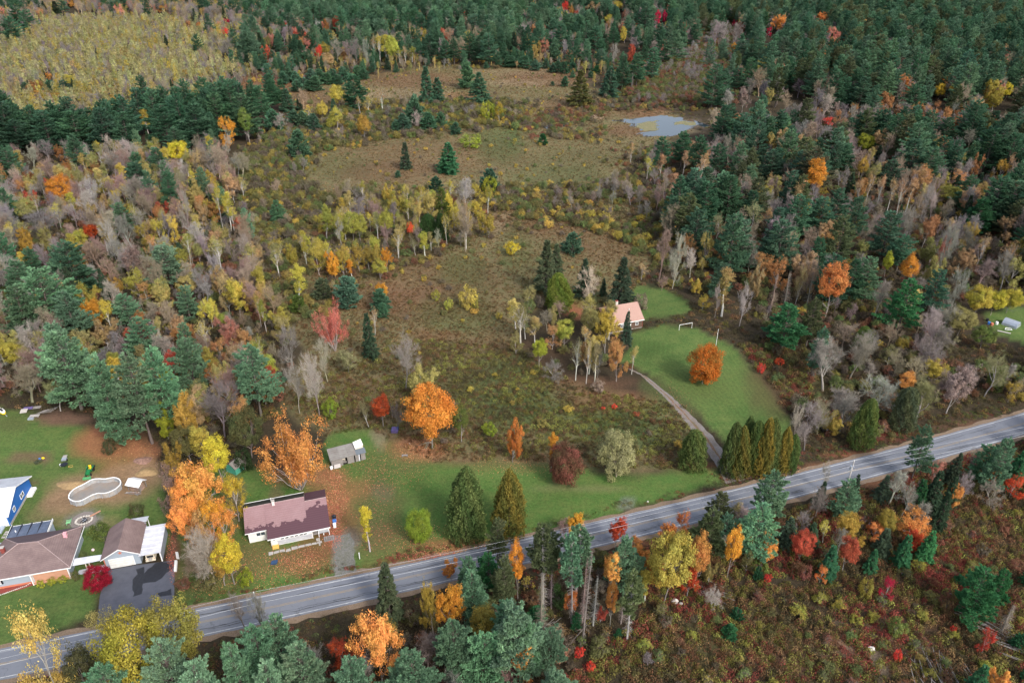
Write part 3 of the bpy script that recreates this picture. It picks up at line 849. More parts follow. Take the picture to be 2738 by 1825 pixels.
PR['polepine'] = [_poletop(130), _poletop(132, 16)]
def measured(e):                 # real height and spread of a prototype
    m_ = [q for q in e if isinstance(q, bpy.types.Mesh)]
    c_ = np.concatenate([np.array([0.0] * (3 * len(q.vertices))) for q in m_[1:2]])
    m_[1].vertices.foreach_get('co', c_); c_ = c_.reshape(-1, 3)
    return float(np.percentile(c_[:, 2], 99.7)), float(np.percentile(np.hypot(c_[:, 0], c_[:, 1]), 97.5))
TUFT = [tuft(140 + i) for i in range(3)]
WEED = [weed(150 + i) for i in range(3)]
# ================================================================== trees: colours (base, second), words for them
CK = {
 'pine': ((.070,.165,.095),(.11,.20,.115),'blue green'), 'pineD': ((.052,.128,.075),(.08,.155,.085),'dark green'), 'pineL': ((.115,.22,.13),(.16,.255,.15),'grey green'),
 'pineB': ((.125,.245,.14),(.18,.29,.165),'soft green'), 'pineY': ((.17,.165,.045),(.07,.11,.055),'olive yellow'), 'pineO': ((.11,.14,.07),(.15,.165,.08),'olive green'), 'pineK': ((.035,.14,.06),(.06,.17,.065),'deep green'),
 'spr': ((.045,.085,.05),(.075,.11,.06),'dark green'), 'sprL': ((.08,.115,.065),(.125,.145,.07),'olive green'), 'ced': ((.09,.15,.045),(.155,.19,.055),'yellow green'), 'cedY': ((.10,.15,.03),(.16,.18,.03),'lime green'), 'cedO': ((.12,.14,.035),(.24,.18,.04),'bronze green'),
 'or': ((.54,.21,.06),(.57,.30,.08),'orange'), 'orY': ((.58,.31,.045),(.52,.22,.03),'golden orange'), 'orR': ((.54,.15,.05),(.52,.24,.07),'fiery orange'), 'orS': ((.64,.235,.07),(.66,.32,.08),'salmon orange'), 'orT': ((.44,.21,.09),(.36,.22,.09),'dull orange'),
 'orM': ((.48,.13,.02),(.30,.15,.025),'orange red'), 'orG': ((.60,.29,.05),(.56,.20,.04),'golden orange'), 'ye': ((.50,.38,.07),(.36,.32,.07),'yellow'), 'yeb': ((.58,.42,.05),(.40,.36,.04),'bright yellow'), 'yeT': ((.58,.38,.09),(.52,.42,.14),'pale gold'), 'ye2': ((.44,.34,.12),(.30,.27,.09),'pale yellow'),
 'yeG': ((.36,.34,.04),(.20,.24,.03),'yellow green'), 'gold': ((.38,.27,.055),(.30,.26,.06),'gold'), 'gol2': ((.30,.21,.04),(.42,.26,.06),'old gold'), 'yg': ((.25,.26,.055),(.34,.31,.06),'yellow green'), 'yg2': ((.23,.21,.09),(.30,.27,.09),'faded yellow green'), 'yg3': ((.20,.19,.10),(.26,.25,.11),'grey olive'),
 'ygB': ((.26,.27,.035),(.40,.29,.05),'bright yellow green'), 'lg': ((.09,.15,.035),(.16,.19,.05),'green'), 'lgY': ((.16,.24,.03),(.26,.30,.04),'lime green'), 'ol': ((.12,.12,.05),(.17,.14,.05),'olive'), 'olD': ((.055,.07,.03),(.09,.085,.035),'dark olive'), 'dkg': ((.03,.07,.02),(.05,.09,.03),'dark green'),
 'red': ((.40,.05,.03),(.34,.09,.05),'red'), 'redb': ((.60,.05,.04),(.55,.08,.05),'scarlet'), 'redD': ((.30,.035,.015),(.36,.07,.02),'dark red'), 'redO': ((.52,.09,.03),(.40,.06,.03),'red orange'), 'redS': ((.46,.10,.06),(.38,.09,.05),'brick red'), 'crim': ((.50,.02,.06),(.42,.03,.07),'crimson'), 'crD': ((.20,.008,.02),(.28,.012,.03),'wine red'), 'crG': ((.20,.06,.05),(.12,.09,.04),'dull crimson'),
 'sal': ((.48,.17,.12),(.40,.20,.14),'salmon'), 'salP': ((.52,.14,.11),(.46,.18,.13),'pink'), 'tan': ((.34,.24,.12),(.40,.30,.13),'tan'), 'tanO': ((.42,.26,.12),(.34,.25,.14),'tan orange'), 'rust': ((.24,.10,.04),(.30,.16,.06),'rust brown'),
 'gr': ((.20,.175,.155),(.25,.22,.19),'grey'), 'grW': ((.29,.265,.23),(.34,.31,.27),'pale grey'), 'grV': ((.20,.175,.17),(.25,.22,.205),'mauve grey'), 'grT': ((.25,.20,.145),(.29,.24,.16),'tan grey'), 'grP': ((.25,.165,.145),(.28,.20,.175),'pinkish grey'),
 'sh1': ((0.167,0.152,0.058),(0.123,0.131,0.051),'olive'), 'sh2': ((0.290,0.232,0.065),(0.217,0.189,0.058),'golden olive'), 'sh3': ((0.145,0.116,0.087),(0.189,0.160,0.109),'grey brown'), 'sh4': ((0.109,0.145,0.058),(0.160,0.189,0.065),'green'), 'sh5': ((0.478,0.348,0.072),(0.348,0.275,0.072),'gold'), 'sh6': ((0.246,0.102,0.065),(0.174,0.102,0.058),'russet'), 'sh7': ((0.102,0.087,0.058),(0.138,0.109,0.072),'dark brown'),
 'pl': ((.30,.30,.135),(.37,.34,.155),'pale yellow green'), 'pl2': ((.33,.25,.11),(.28,.26,.09),'straw'),
 'w1': ((0.200,0.175,0.044),(0.125,0.125,0.037),'o'), 'w2': ((0.150,0.075,0.044),(0.200,0.100,0.050),'o'), 'w3': ((0.300,0.188,0.088),(0.213,0.138,0.062),'o'), 'w4': ((0.275,0.062,0.050),(0.200,0.062,0.044),'o'), 'w5': ((0.288,0.300,0.075),(0.200,0.200,0.050),'o'), 'w6': ((0.112,0.094,0.044),(0.075,0.062,0.037),'o'),
}
# kind code -> proto list, object name, category, noun, bark colour
KD = {'P': ('pine','pine_tree','pine','white pine',(.11,.09,.08)), 'Q': ('bushpine','young_pine','young pine','young pine',(.11,.09,.08)), 'S': ('spruce','spruce_tree','spruce','spruce',(.11,.09,.08)), 'C': ('cedar','cedar_tree','cedar','cedar',(.13,.10,.08)),
      'B': ('bare','bare_tree','bare tree','bare tree',(.27,.25,.24)), 'A': ('aspen','aspen_tree','aspen','aspen',(.42,.40,.36)), 'M': ('maple','maple_tree','maple','maple',(.27,.24,.22)), 'V': ('vase','spreading_maple','maple','spreading maple',(.36,.33,.31)), 'G': ('low','low_round_tree','tree','low round tree',(.3,.25,.2)), 'O': ('round','broadleaf_tree','tree','round-crowned tree',(.22,.19,.17)), 'T': ('tallround','tall_broadleaf_tree','tree','tall leafy tree',(.25,.22,.2)),
      'L': ('sapling','poplar_sapling','sapling','young poplar',(.3,.28,.25)), 'H': ('shrub','shrub','shrub','shrub',(.20,.17,.155)), 'D': ('snag','dead_pine','dead tree','dead standing pine',(.30,.28,.27)), 'E': ('polepine','pole_pine','pine','tall pine with a bare lower stem',(.27,.25,.24))}
PART = {'H': ('stems','foliage'), 'D': ('trunk','dead_branches'), 'E': ('trunk','crown','dead_branches')}
MESH = {k: [[m for m in e if isinstance(m, bpy.types.Mesh)] for e in PR[v[0]]] for k, v in KD.items()}
DIM = {k: [measured(e) for e in PR[v[0]]] for k, v in KD.items()}

# one line per tree: kind, x, y of its top, y of its foot, crown width (in the enlarged tiles), colour | label | name as a landmark
HAND = {}
HAND[0,0] = """P 60 150 430 200 pine
P 220 90 310 230 pine|broad dark white pine in the clump at the far left edge|the dark pine clump at top left
P 120 60 280 180 pineD
S 485 10 150 100 spr
M 2015 250 375 115 redb|bright scarlet maple at the corner of the pale poplar plantation|the plantation scarlet maple
M 2030 165 250 75 crim
B 2030 340 560 190 gr
B 1870 360 520 170 gr
S 1480 320 440 60 spr|lone dark spruce standing inside the young poplar plantation|the lone spruce in the plantation
M 1450 50 120 90 or
M 630 0 70 70 or
M 1690 180 270 60 orT
M 1775 200 280 70 or|small orange maple at the upper rim of the poplar plantation|the orange maple above the plantation
O 600 670 790 120 ye|small yellow tree in the dip of the poplar plantation|the plantation dip yellow tree
O 310 720 850 170 rust
O 330 810 920 190 gol2
O 500 830 950 160 gol2
M 435 650 730 60 or
P 560 720 880 130 pine
P 430 720 850 120 pine
P 210 740 850 120 pine
B 330 620 760 200 gr
B 780 830 970 260 gr
P 100 1080 1390 270 pineD
P 370 1000 1390 320 pineD
P 640 1000 1390 320 pineD
P 880 970 1400 330 pineD|broad dark pine in the middle of the pine belt below the plantation|the pine belt
P 1080 1010 1400 250 pineD
P 1440 940 1350 330 pineD
P 1720 930 1350 350 pineD
P 1560 1150 1420 260 pine
P 2150 850 1260 330 pine
P 2290 770 1040 170 pine
P 2050 940 1220 220 pine
A 1280 980 1230 110 ye|slender yellow aspen poking up out of the dark pine belt|the yellow aspen in the pine belt
M 2010 1045 1350 190 orY|golden orange maple at the right end of the dark pine belt|the golden belt-end maple
T 2190 960 1290 130 lg
P 1200 1370 1600 230 pine
P 1390 1330 1590 200 pine
O 1580 1270 1490 190 yeb|round bright yellow maple between a blue green pine and grey trees|the round yellow maple on the left
B 240 1310 1520 130 grW
B 380 1260 1470 130 gr
M 520 1300 1470 90 rust
B 970 1350 1620 250 gr
M 1230 1340 1560 120 tan
M 1740 1350 1600 170 tan
B 1920 1320 1600 210 grT
P 40 1330 1620 220 pine
T 790 1370 1580 110 yg2"""
HAND[1,0] = """P 90 150 350 130 pine
P 230 150 350 130 pine
P 340 140 350 140 pine
P 470 80 340 150 pine
P 580 30 300 150 pine
P 780 60 340 150 pine
P 900 120 350 150 pine
P 1230 80 330 170 pine
P 1370 90 330 140 pine
P 1500 130 330 120 pine
P 1760 170 340 150 pine
P 1860 30 260 130 pine
P 1980 130 340 150 pine
M 715 140 320 80 red|narrow red maple at the front of the far pine wood|the narrow red maple in the far wood
M 650 170 330 80 rust
S 410 365 615 160 pine|tall spire-shaped blue green conifer at the left of the birch row|the spire-shaped conifer by the birches
M 565 405 560 85 redb|bright red maple left of the far yellow birch row|the red maple by the birch row
O 620 380 530 110 gold
T 650 470 630 120 tan
M 800 430 560 80 orT
B 985 330 610 90 grW|pale white-stemmed bare birch in the far birch row|the white-stemmed birch
A 1060 300 565 100 tanO
A 1110 300 565 110 ye
A 1170 310 565 110 ye
O 1225 320 565 140 yg
A 1300 430 570 90 yg
A 1350 400 565 70 tan
A 1410 420 560 70 yg
B 900 340 580 110 gr
B 840 360 570 110 gr
B 720 330 570 130 gr
P 1570 310 570 200 pine|broad pine with a low branch skirt at the far edge of the meadow|the broad pine at the far meadow edge
P 1720 360 580 140 pine
P 1790 350 580 120 pine
P 1930 290 570 170 pine
P 2020 330 580 170 pine
P 2110 300 610 190 pine
Q 2290 500 605 140 pine
Q 2085 555 620 55 pine
Q 245 640 755 130 pine
Q 300 610 730 120 pine
Q 360 640 745 110 pine
Q 375 720 825 140 pine|leftmost low round young pine of the cluster on the reddish meadow|the red meadow pine cluster
Q 430 700 805 120 pine
Q 500 620 750 150 pine
Q 540 680 815 160 pine
Q 480 720 815 110 pine
Q 580 620 750 120 pine
Q 640 650 760 130 pine
Q 700 620 750 120 pine
Q 745 670 765 110 pine
Q 790 600 730 120 pine
Q 920 590 715 120 pine
Q 980 620 715 110 pine
P 880 670 980 250 pineD|large dark olive green pine beside the golden tree in the meadow|the large dark pine on the meadow
S 1540 600 930 200 pine|taller of the two joined conifers in the middle of the upper meadow|the paired conifers in the upper meadow
S 1640 700 920 180 pine
Q 1910 550 795 180 pine|upper and rounder of the two pines at the right of the upper meadow|the round pine in the upper meadow
S 2020 655 940 210 pine
S 1345 1280 1515 130 spr|small dark narrow spruce standing alone in the middle meadow|the small narrow meadow spruce
S 1735 1285 1545 240 pineK|full deep green young pine beside the narrow spruce in the meadow|the full green meadow pine
O 745 760 970 170 ye|round gold tree in front of the large dark meadow pine|the gold tree by the dark pine
S 280 800 1000 160 pine
S 390 850 995 80 spr
B 420 790 1000 100 grT
A 480 940 1080 90 ye
O 600 910 1090 110 ye
S 710 890 1080 110 pine
T 725 950 1170 130 yg
O 680 1060 1180 90 yg
A 935 855 1020 70 tan
A 1015 860 1030 110 ye2
A 1140 810 1000 100 tanO
O 970 1030 1250 140 gol2
Q 1430 860 1140 230 pine|tallest blue green pine of the clump between the two meadows|the pine clump between the meadows
Q 1330 1020 1180 200 pine
Q 1560 1010 1170 190 pine
Q 1670 1010 1150 130 pine
Q 1270 1090 1190 100 pine
Q 1805 1100 1205 130 pine
B 1460 990 1180 110 grW
Q 160 990 1180 190 pine
Q 340 990 1140 160 pine
Q 430 1000 1160 190 pine
Q 520 1020 1180 150 pine
B 220 1020 1190 140 grW
Q 375 1170 1415 230 pine
P 40 770 1120 220 pine
T 2200 910 1100 90 ygB
H 1950 1210 1320 220 lgY
H 2100 910 1080 150 yeG"""
HAND[2,0] = """Q 30 500 605 140 pine
Q 140 500 615 140 pine
Q 245 535 635 110 pine
Q 335 525 615 90 pine
Q 400 570 655 90 pine
Q 450 550 645 100 pine
Q 500 555 665 90 pine
Q 580 560 645 90 pine
S 575 630 697 60 pine
Q 510 685 778 90 pine
Q 395 730 772 40 pine
Q 790 590 668 80 pineK
Q 740 640 702 60 pine
Q 310 1200 1300 95 pineK|small round young pine alone in the meadow left of the pond|the small round pine by the pond
S 655 635 950 235 pineY|olive yellow spruce standing alone beside the marsh|the olive yellow spruce
P 470 215 490 250 pine
P 700 190 490 170 pine
P 785 240 490 230 pine
P 950 240 450 140 pine
P 840 440 620 170 pine
S 920 600 865 190 pine
P 1040 490 800 180 pine
P 1170 480 780 200 pine
P 1310 430 710 190 pine
D 1115 630 795 70 grV|bare grey dead spruce at the foot of the pines left of the marsh|the dead spruce by the marsh
B 1180 60 300 70 grW
B 1150 330 480 120 grV
T 1350 85 280 70 crim|magenta maple, the left half of the bright pair at top centre|the magenta maple pair
T 1410 90 260 50 crim
M 505 10 140 75 redb
M 570 50 150 65 or
M 740 20 170 170 tanO
M 890 130 260 120 ye
O 990 10 110 100 ye
M 1040 90 190 70 sal
M 1050 240 390 90 ye
P 1240 20 310 190 pine
P 1370 0 160 160 pine
B 1880 190 425 130 grV
B 1960 190 425 130 grV
B 2060 200 410 130 grV
M 2030 180 250 50 crim
M 2110 200 360 120 crG
M 2020 380 460 60 orY
P 1870 580 985 260 pine|large pine at the right edge of the marsh with a skirt to the ground|the large pine right of the marsh
P 1960 620 970 180 pine
P 2110 360 570 210 pine
P 2200 400 630 210 pine
P 2180 520 810 190 pine
P 2070 600 830 190 pine
B 1990 800 1010 120 grW
M 2130 780 1010 120 grP
P 1390 1230 1510 190 pine
P 1580 1180 1500 220 pineD
P 1740 1220 1570 220 pine
P 1900 1290 1620 200 pine
P 2120 1020 1420 270 pine
P 2260 1100 1520 240 pine
P 2020 1080 1320 180 pine
A 1110 1280 1460 60 tan
A 1590 1350 1580 90 tanO
A 1260 1400 1620 100 ye"""
HAND[3,0] = """M 680 245 440 160 sal|salmon orange maple surrounded by dark pines at top right|the salmon maple among the pines
M 160 130 320 140 orS
M 70 240 340 70 crim
M 550 110 260 120 orS
M 1160 830 1020 220 orT|rusty orange maple at the foot of the far right pines|the rusty maple under the pines
M 1590 900 1030 90 orT
O 1620 750 910 90 yeb
M 2150 720 1000 220 ye
O 2230 740 910 80 yeb|brightest yellow tree at the far right pine wood's foot|the bright yellow tree at far right
M 2050 760 1000 110 gol2
B 580 850 1070 150 grW|pale bare tree in the dark gap between two pine woods|the pale bare tree in the gap
B 350 700 880 150 grV
M 600 1050 1130 120 redb
O 945 1200 1390 150 yeG
T 520 1420 1830 190 orY|tall golden orange maple against dark pines on the right|the tall golden maple on the right
T 930 1400 1640 110 gol2
M 1950 1380 1620 110 orT
M 2180 1430 1680 160 gol2
B 1150 1190 1470 140 grT
B 440 1090 1330 160 grT
M 90 1190 1370 100 ye2
P 120 1350 1680 250 pine
P 690 1280 1590 180 pine
P 1690 1060 1330 230 pine
P 2100 1160 1580 340 pineD
P 2280 1200 1600 260 pineD
P 1660 1230 1530 260 pine
P 1780 1260 1640 230 pine
P 1400 1250 1620 300 pine
P 1550 1330 1680 280 pine
P 1180 1440 1700 230 pine
P 700 640 980 200 pine
P 920 690 1000 230 pine
P 1410 760 1040 200 pine
B 1900 1160 1350 120 gr"""
HAND[0,1] = """O 495 60 340 240 orY|dense vivid orange maple standing among grey trees on the left|the vivid orange maple on the left
M 160 90 320 160 orT
B 800 60 400 210 grW
B 330 30 300 110 gr
B 1140 110 400 180 gr
B 370 340 620 350 grV
B 620 290 530 190 grW
O 190 260 490 200 yg2
M 220 540 770 180 gol2
M 400 540 770 170 yg2
O 670 550 780 190 ye
O 790 505 660 150 redD|dark red maple behind the yellow one in the left wood|the dark red maple on the left
B 940 450 840 190 grW
B 1110 410 730 210 gr
P 1060 310 580 230 pineL
M 1390 440 710 170 ye
M 1530 410 710 130 ye
B 1610 180 610 130 grW
M 1720 90 350 190 ye2
M 1810 300 540 120 tanO
A 1920 120 550 120 ye
A 2010 210 565 130 ye
A 2060 330 560 110 ye2
M 2060 60 310 160 tanO
B 1300 220 480 200 grT
P 1480 30 400 170 pine
P 1200 -60 200 220 pine
P 560 660 1100 400 pine|wide flat-topped pine in front of the yellow trees on the left|the flat-topped pine on the left
P 240 720 1010 210 pine
P 110 820 1180 260 pineL
P 1450 690 1080 400 pineL|broad grey green pine in the middle of the left wood|the broad grey green pine
B 820 620 910 230 grP
M 1130 700 1010 220 grP
B 1090 720 1010 200 grV
B 830 850 1060 160 grW
B 960 1000 1270 160 grW
M 1040 970 1130 140 gol2
M 1270 1010 1210 160 orT
M 770 1170 1470 210 orY|golden yellow maple leaning out of the big pines at left|the golden maple beside the big pines
P 330 900 1480 520 pineL
P 100 1060 1600 420 pineL
P 560 1090 1560 300 pineL
P 1100 1130 1430 240 pineL
P 1640 1060 1370 230 pineL
B 1330 1190 1460 210 grT
B 1480 1200 1460 190 grT
O 1650 970 1170 180 ye2
M 2090 980 1340 230 ye
M 1850 1160 1440 180 ye
B 1820 1000 1210 140 grW
M 2050 1310 1620 230 sal|salmon red maple on the right fringe of the left wood|the salmon maple on the left
P 1230 1340 1760 330 pineL
P 1640 1390 1780 230 pineL
M 900 1380 1620 260 tan
P 460 1390 1980 340 pineL
A 2290 1110 1420 100 yg
A 2340 1180 1480 100 yg
M 1990 940 1300 160 tan
B 2060 620 880 150 gr
T 1760 660 860 90 yg2"""
HAND[1,1] = """V 670 1200 1640 320 salP|half-bare pink maple with grey forked stems behind the birches|the pink half-bare maple
Q 810 980 1235 260 pine|big round blue green pine beside a shorter olive one|the big round pine
Q 600 990 1165 190 sprL
Q 1120 1090 1275 220 pine
Q 1150 1210 1335 120 pine|small round pine at the foot of the yellow-topped tree|the small round pine in the meadow
O 1130 1035 1200 120 orY|small golden tree showing above a round green pine|the golden tree over the round pine
A 720 990 1170 80 ye2
Q 380 1140 1290 150 lg
S 1010 1310 1700 180 spr|dark pointed spruce among bare trees left of centre|the dark pointed spruce
A 1060 1240 1500 100 tanO
Q 1625 75 215 135 pine
P 1680 170 500 150 lg
Q 2110 0 200 200 pine|blue green pine with a yellow bush in front, in the meadow|the pine with the yellow bush
H 2110 70 230 160 yeG
Q 1285 20 82 60 pine
S 190 290 490 200 pine|dark spruce alone in the left shrub band|the spruce in the left shrubs
B 930 240 530 180 grV
B 1080 290 500 210 grP
A 620 400 630 120 yg
M 740 380 690 160 yg
O 860 380 660 180 yg
T 930 400 670 140 yg
B 760 440 710 100 grW
A 1090 390 650 110 yg2
T 1170 360 650 140 yg
B 1240 300 510 110 grV
B 1190 500 710 120 grP
A 1270 510 810 130 ye2
T 1310 430 650 120 yg2
T 1390 480 640 65 redO|narrow scarlet maple inside the yellow copse|the scarlet maple in the copse
M 1430 250 620 160 ye2
M 1590 200 500 190 ye2
C 1560 410 630 180 dkg
C 1680 410 660 130 dkg
A 1720 390 690 75 ye
B 1880 90 420 200 grW
B 1880 260 750 200 grT
A 1890 270 730 130 tan
M 540 630 960 190 gold
A 440 660 860 90 ye
A 640 640 950 100 ye
M 700 740 985 150 orY
M 780 720 975 160 gold
A 860 820 985 90 orY
M 920 680 935 130 gold
M 1010 700 910 130 gold
M 1080 690 930 130 gold
M 1180 720 940 120 orY
T 1120 820 1000 150 yg
A 1440 630 795 80 yg2
A 1520 560 785 120 yg
A 1580 570 740 80 yg2
B 1650 540 730 70 grW
H 1920 1070 1245 190 sh5|large golden shrub alone in the middle of the lower meadow|the golden shrub in the lower meadow
H 1630 1090 1185 90 yg
H 1740 1170 1265 90 yg
H 1520 970 1015 60 sh5
H 1990 1180 1255 60 yg
H 2200 1290 1355 70 sh5"""
HAND[2,1] = """H 30 650 780 150 yeb|bright yellow bush right of the mown track|the bright yellow bush
Q 575 580 765 200 pine|round blue green pine up the slope behind the twin spruces|the round pine behind the spruces
S 340 660 1120 270 sprL|left of the twin tall spruces above the lime cedar|the twin tall spruces
S 430 680 1010 160 sprL
C 465 940 1260 250 cedY|lime green cone-shaped cedar in front of the twin spruces|the lime green cedar
S 690 820 1160 180 spr
B 740 900 1195 230 grW|pale bare tree between two dark spruces behind the tan-roofed house|the bare tree behind that house
S 1035 810 1240 260 spr|broad dark spruce right behind the tan-roofed house|the dark spruce behind the house
S 860 990 1140 80 spr
A 1205 850 1005 100 tan
B 1400 530 1010 160 grT
B 1530 580 1080 180 grW
B 1660 720 980 120 grW
M 1790 570 930 160 ye2
P 1720 360 820 300 pine
P 2050 420 990 340 pine|large pine at the left front of the right-hand wood|the right wood's large pine
B 1900 390 640 160 yg3
B 2210 290 570 210 yg3
B 1110 150 330 120 grW
B 1190 200 350 80 gr
B 1250 290 460 95 grW
B 1350 130 380 140 grP
B 1330 0 160 120 grV
B 1390 960 1100 110 grP
P 1930 850 1150 230 pineL
A 1980 900 1330 190 ye2
M 1700 980 1130 120 ye
M 1760 1130 1270 120 ye
B 1900 1020 1340 80 grW
B 2140 1020 1420 140 grW
M 2230 880 1200 140 tanO
A 110 1210 1570 210 yg2|tall pale aspen at the left end of the copse by the tan-roofed house|the pale aspen of the copse
A 240 1330 1570 150 ye2
B 350 1260 1460 120 gr
T 510 1360 1610 180 yg
O 740 1240 1500 180 yg2
M 890 1290 1660 250 ye
S 1078 1285 1580 120 spr|thin dark spruce in front of the tan roof|the thin spruce before the tan roof
B 470 1190 1340 160 grT
H 280 1140 1255 100 sh3
H 190 1180 1295 120 sh4
H 1200 1130 1260 140 sh3"""
HAND[3,1] = """P 200 480 960 380 pine
P 350 240 640 300 pine
P 560 260 620 300 pine
P 700 180 540 230 pine
P 740 430 910 290 pineO
P 880 250 670 230 pine
P 1170 390 820 320 pine
P 2000 280 600 330 pineK|bushy deep green pine alone among grey trees at far right|the bushy pine at far right
P 1290 600 920 260 pine
P 990 800 1210 260 pineL
P 1350 1000 1460 330 pineK
P 1600 910 1310 230 pine
T 680 840 1330 260 orR|tall fiery orange maple at the front of the right-hand pines|the fiery orange maple
T 1370 760 1090 170 orY|golden yellow maple in a gap of the right-hand pines|the golden maple among pines
T 1160 740 1000 100 yeG
A 900 90 340 110 tanO
A 1000 30 340 100 tanO
A 1100 50 390 100 tanO
A 1200 80 410 110 tanO
A 1300 70 430 120 tanO
A 1370 90 410 110 tanO
B 1450 200 500 110 grT
B 1510 130 470 120 grW
B 1580 210 470 120 grW
O 1720 160 330 220 yg
B 1690 250 500 120 grT
M 1520 420 720 210 orT
M 1660 620 920 100 sal
B 1750 500 970 200 gr
B 1880 520 820 180 gr
B 2010 810 1085 210 gr
B 2260 750 1095 210 gr
M 2240 420 670 210 tanO
O 1990 1060 1330 240 ygB|left bush of the bright yellow green hedge by the garden clearing|the far right hedge
O 2130 1100 1320 190 yeG
O 2270 1080 1300 220 ygB
D 130 950 1270 110 grP
D 260 930 1220 110 gr
B 370 870 1220 110 tan
D 460 960 1230 90 gr
P 250 1230 1620 380 pineK
B 1190 1370 1600 230 grT
B 770 1390 1600 240 grT
O 1830 1260 1500 250 yg2
O 2030 1420 1620 210 lg
M 930 650 840 130 yg2
B 2110 620 800 110 grT"""
HAND[0,2] = """P 860 180 900 440 pineL|leftmost of the three great pines at the lawn's edge|the three great pines
P 1130 130 940 440 pineL
P 1330 90 880 400 pineL
P 500 -60 640 480 pineL
P 1650 0 500 340 pineL
P 2220 60 690 400 pineL
B 1890 340 890 420 grV|large many-stemmed bare maple between two pines|the many-stemmed bare maple
M 1560 500 1010 290 gol2
O 1640 800 1120 260 ol
O 2170 640 1070 310 olD
T 1900 880 1350 230 yeb|bright yellow maple towering above the red orange one by the yard|the yard's bright yellow maple
M 1700 1080 1640 520 orS|broad salmon and red maple at the edge of the pool yard|the pool yard salmon maple
M 2050 1230 1640 280 yeb
B 150 200 570 340 grT
B 430 330 650 240 yg3
T 40 0 320 170 ye
O 1470 290 500 160 yeG
M 1480 1120 1620 260 grP
O 1600 1280 1760 240 orS
M 1500 960 1300 200 gol2
T 1760 760 1160 190 gold
M 1420 560 900 190 yeG
H 960 895 1035 140 olD|round dark shrub in the orange pine litter|the round shrub in the pine litter
H 1200 1480 1610 150 olD
H 2170 1000 1180 170 dkg"""
HAND[1,2] = """V 300 690 1355 660 orS|great half-bare salmon orange maple behind the mauve-roofed house|the great orange maple
O 1560 400 990 470 orG|great golden orange maple behind the weathered shed|the golden orange maple by the shed
T 1130 500 790 170 redO|small red orange maple beyond the weathered shed|the red orange maple beyond the shed
B 1000 540 800 110 yg3
B 1270 560 800 130 gr
M 1480 270 580 300 ye2
B 1320 -60 450 300 grW|pale twisted bare tree up the slope from the golden maple|the pale twisted bare tree
B 320 160 670 210 grW
B 500 130 690 230 grW
B 600 -20 390 190 grW
M 820 90 300 220 yg3
H 670 540 710 160 lgY
T 1850 600 930 170 lg
H 2110 750 880 140 lgY
M 2320 740 1110 190 orR|small orange maple with a pale forked trunk on the lawn|the forked-trunk orange maple
C 1880 1150 1770 385 ced|tall dark golden green cedar on the lawn by the road|the tall cedar on the lawn
C 2290 1170 1740 320 cedO"""
HAND[2,2] = """A 390 850 1190 110 orY|slender gold sapling beside the round crimson bush|the slender gold sapling
G 520 970 1290 330 crG|round dull crimson bush on the lawn behind the gold sapling|the round crimson bush
G 1000 870 1240 360 yg3|round half-bare olive tree on the lawn near the gravel drive|the half-bare round tree near the drive
C 1700 830 1160 260 ced|small yellow green cedar beside the gravel drive|the small cedar by the gravel drive
G 1790 75 405 310 orM|round orange and red maple alone on the mown lawn|the round maple on the mown lawn
C 2060 760 1210 200 ced
C 2150 790 1230 190 cedO
C 2200 700 1150 180 ced
C 2270 740 1200 170 ced
C 2350 720 1220 210 cedO
A 620 0 375 140 yg3
A 720 -10 405 120 ye2
A 795 50 385 110 yg3
B 815 100 350 100 grW
M 1000 -20 385 210 orT|orange-leaved birch leaning at the top of the gravel drive|the leaning orange birch
H 810 370 475 130 grT
T 280 0 250 140 yeG
B 420 200 390 220 grV
H 950 590 625 60 redb
H 1150 660 690 70 redS
H 850 612 635 45 redb
H 1290 715 750 60 crG
H 1440 730 765 50 crG"""
HAND[3,2] = """H 0 220 310 80 redb|small scarlet bush in the brush right of the mown lawn|the scarlet bush by the mown lawn
H 160 175 235 100 redO
C 90 760 1190 170 ced
C 150 730 1210 190 ced
C 240 800 1200 170 cedO
C 310 860 1190 150 ced
B 660 0 470 310 gr
B 880 0 360 270 gr
B 1080 370 730 340 grW
B 790 490 840 240 gr
B 480 570 1000 300 grW
B 360 580 970 160 grW
B 1000 200 390 120 grW
C 980 550 960 240 ced
C 1350 450 810 240 sprL
B 1500 330 760 300 yg3
M 1800 240 670 320 grP
T 1330 300 510 150 or
O 1270 0 110 120 gold
B 2150 100 520 300 yg3
M 2280 380 570 170 gold
P 1500 790 1270 240 pineL|leaning pine standing in front of the road at right|the pine in front of the road
B 590 1090 1360 120 grW|pale bare treetop against the asphalt near the utility pole|the pale treetop by the utility pole
S 560 1280 1520 130 spr
P 130 1190 1700 320 pineB
M 1600 1090 1320 190 sal
S 870 1220 1420 110 spr
S 1130 1230 1450 170 spr
S 1790 1040 1320 150 spr
P 2230 900 1420 260 pineL
P 2080 960 1320 250 pineL
B 1230 1200 1490 210 grW
M 1790 1320 1540 140 or
M 2120 1140 1370 210 or
S 1620 1200 1560 200 spr
S 1760 1250 1520 150 spr
S 1680 1400 1720 170 spr
B 2130 1300 1520 240 gr
B 540 1350 1620 200 gr
P 800 1270 1610 260 pineL
B 1350 1290 1610 180 gr"""
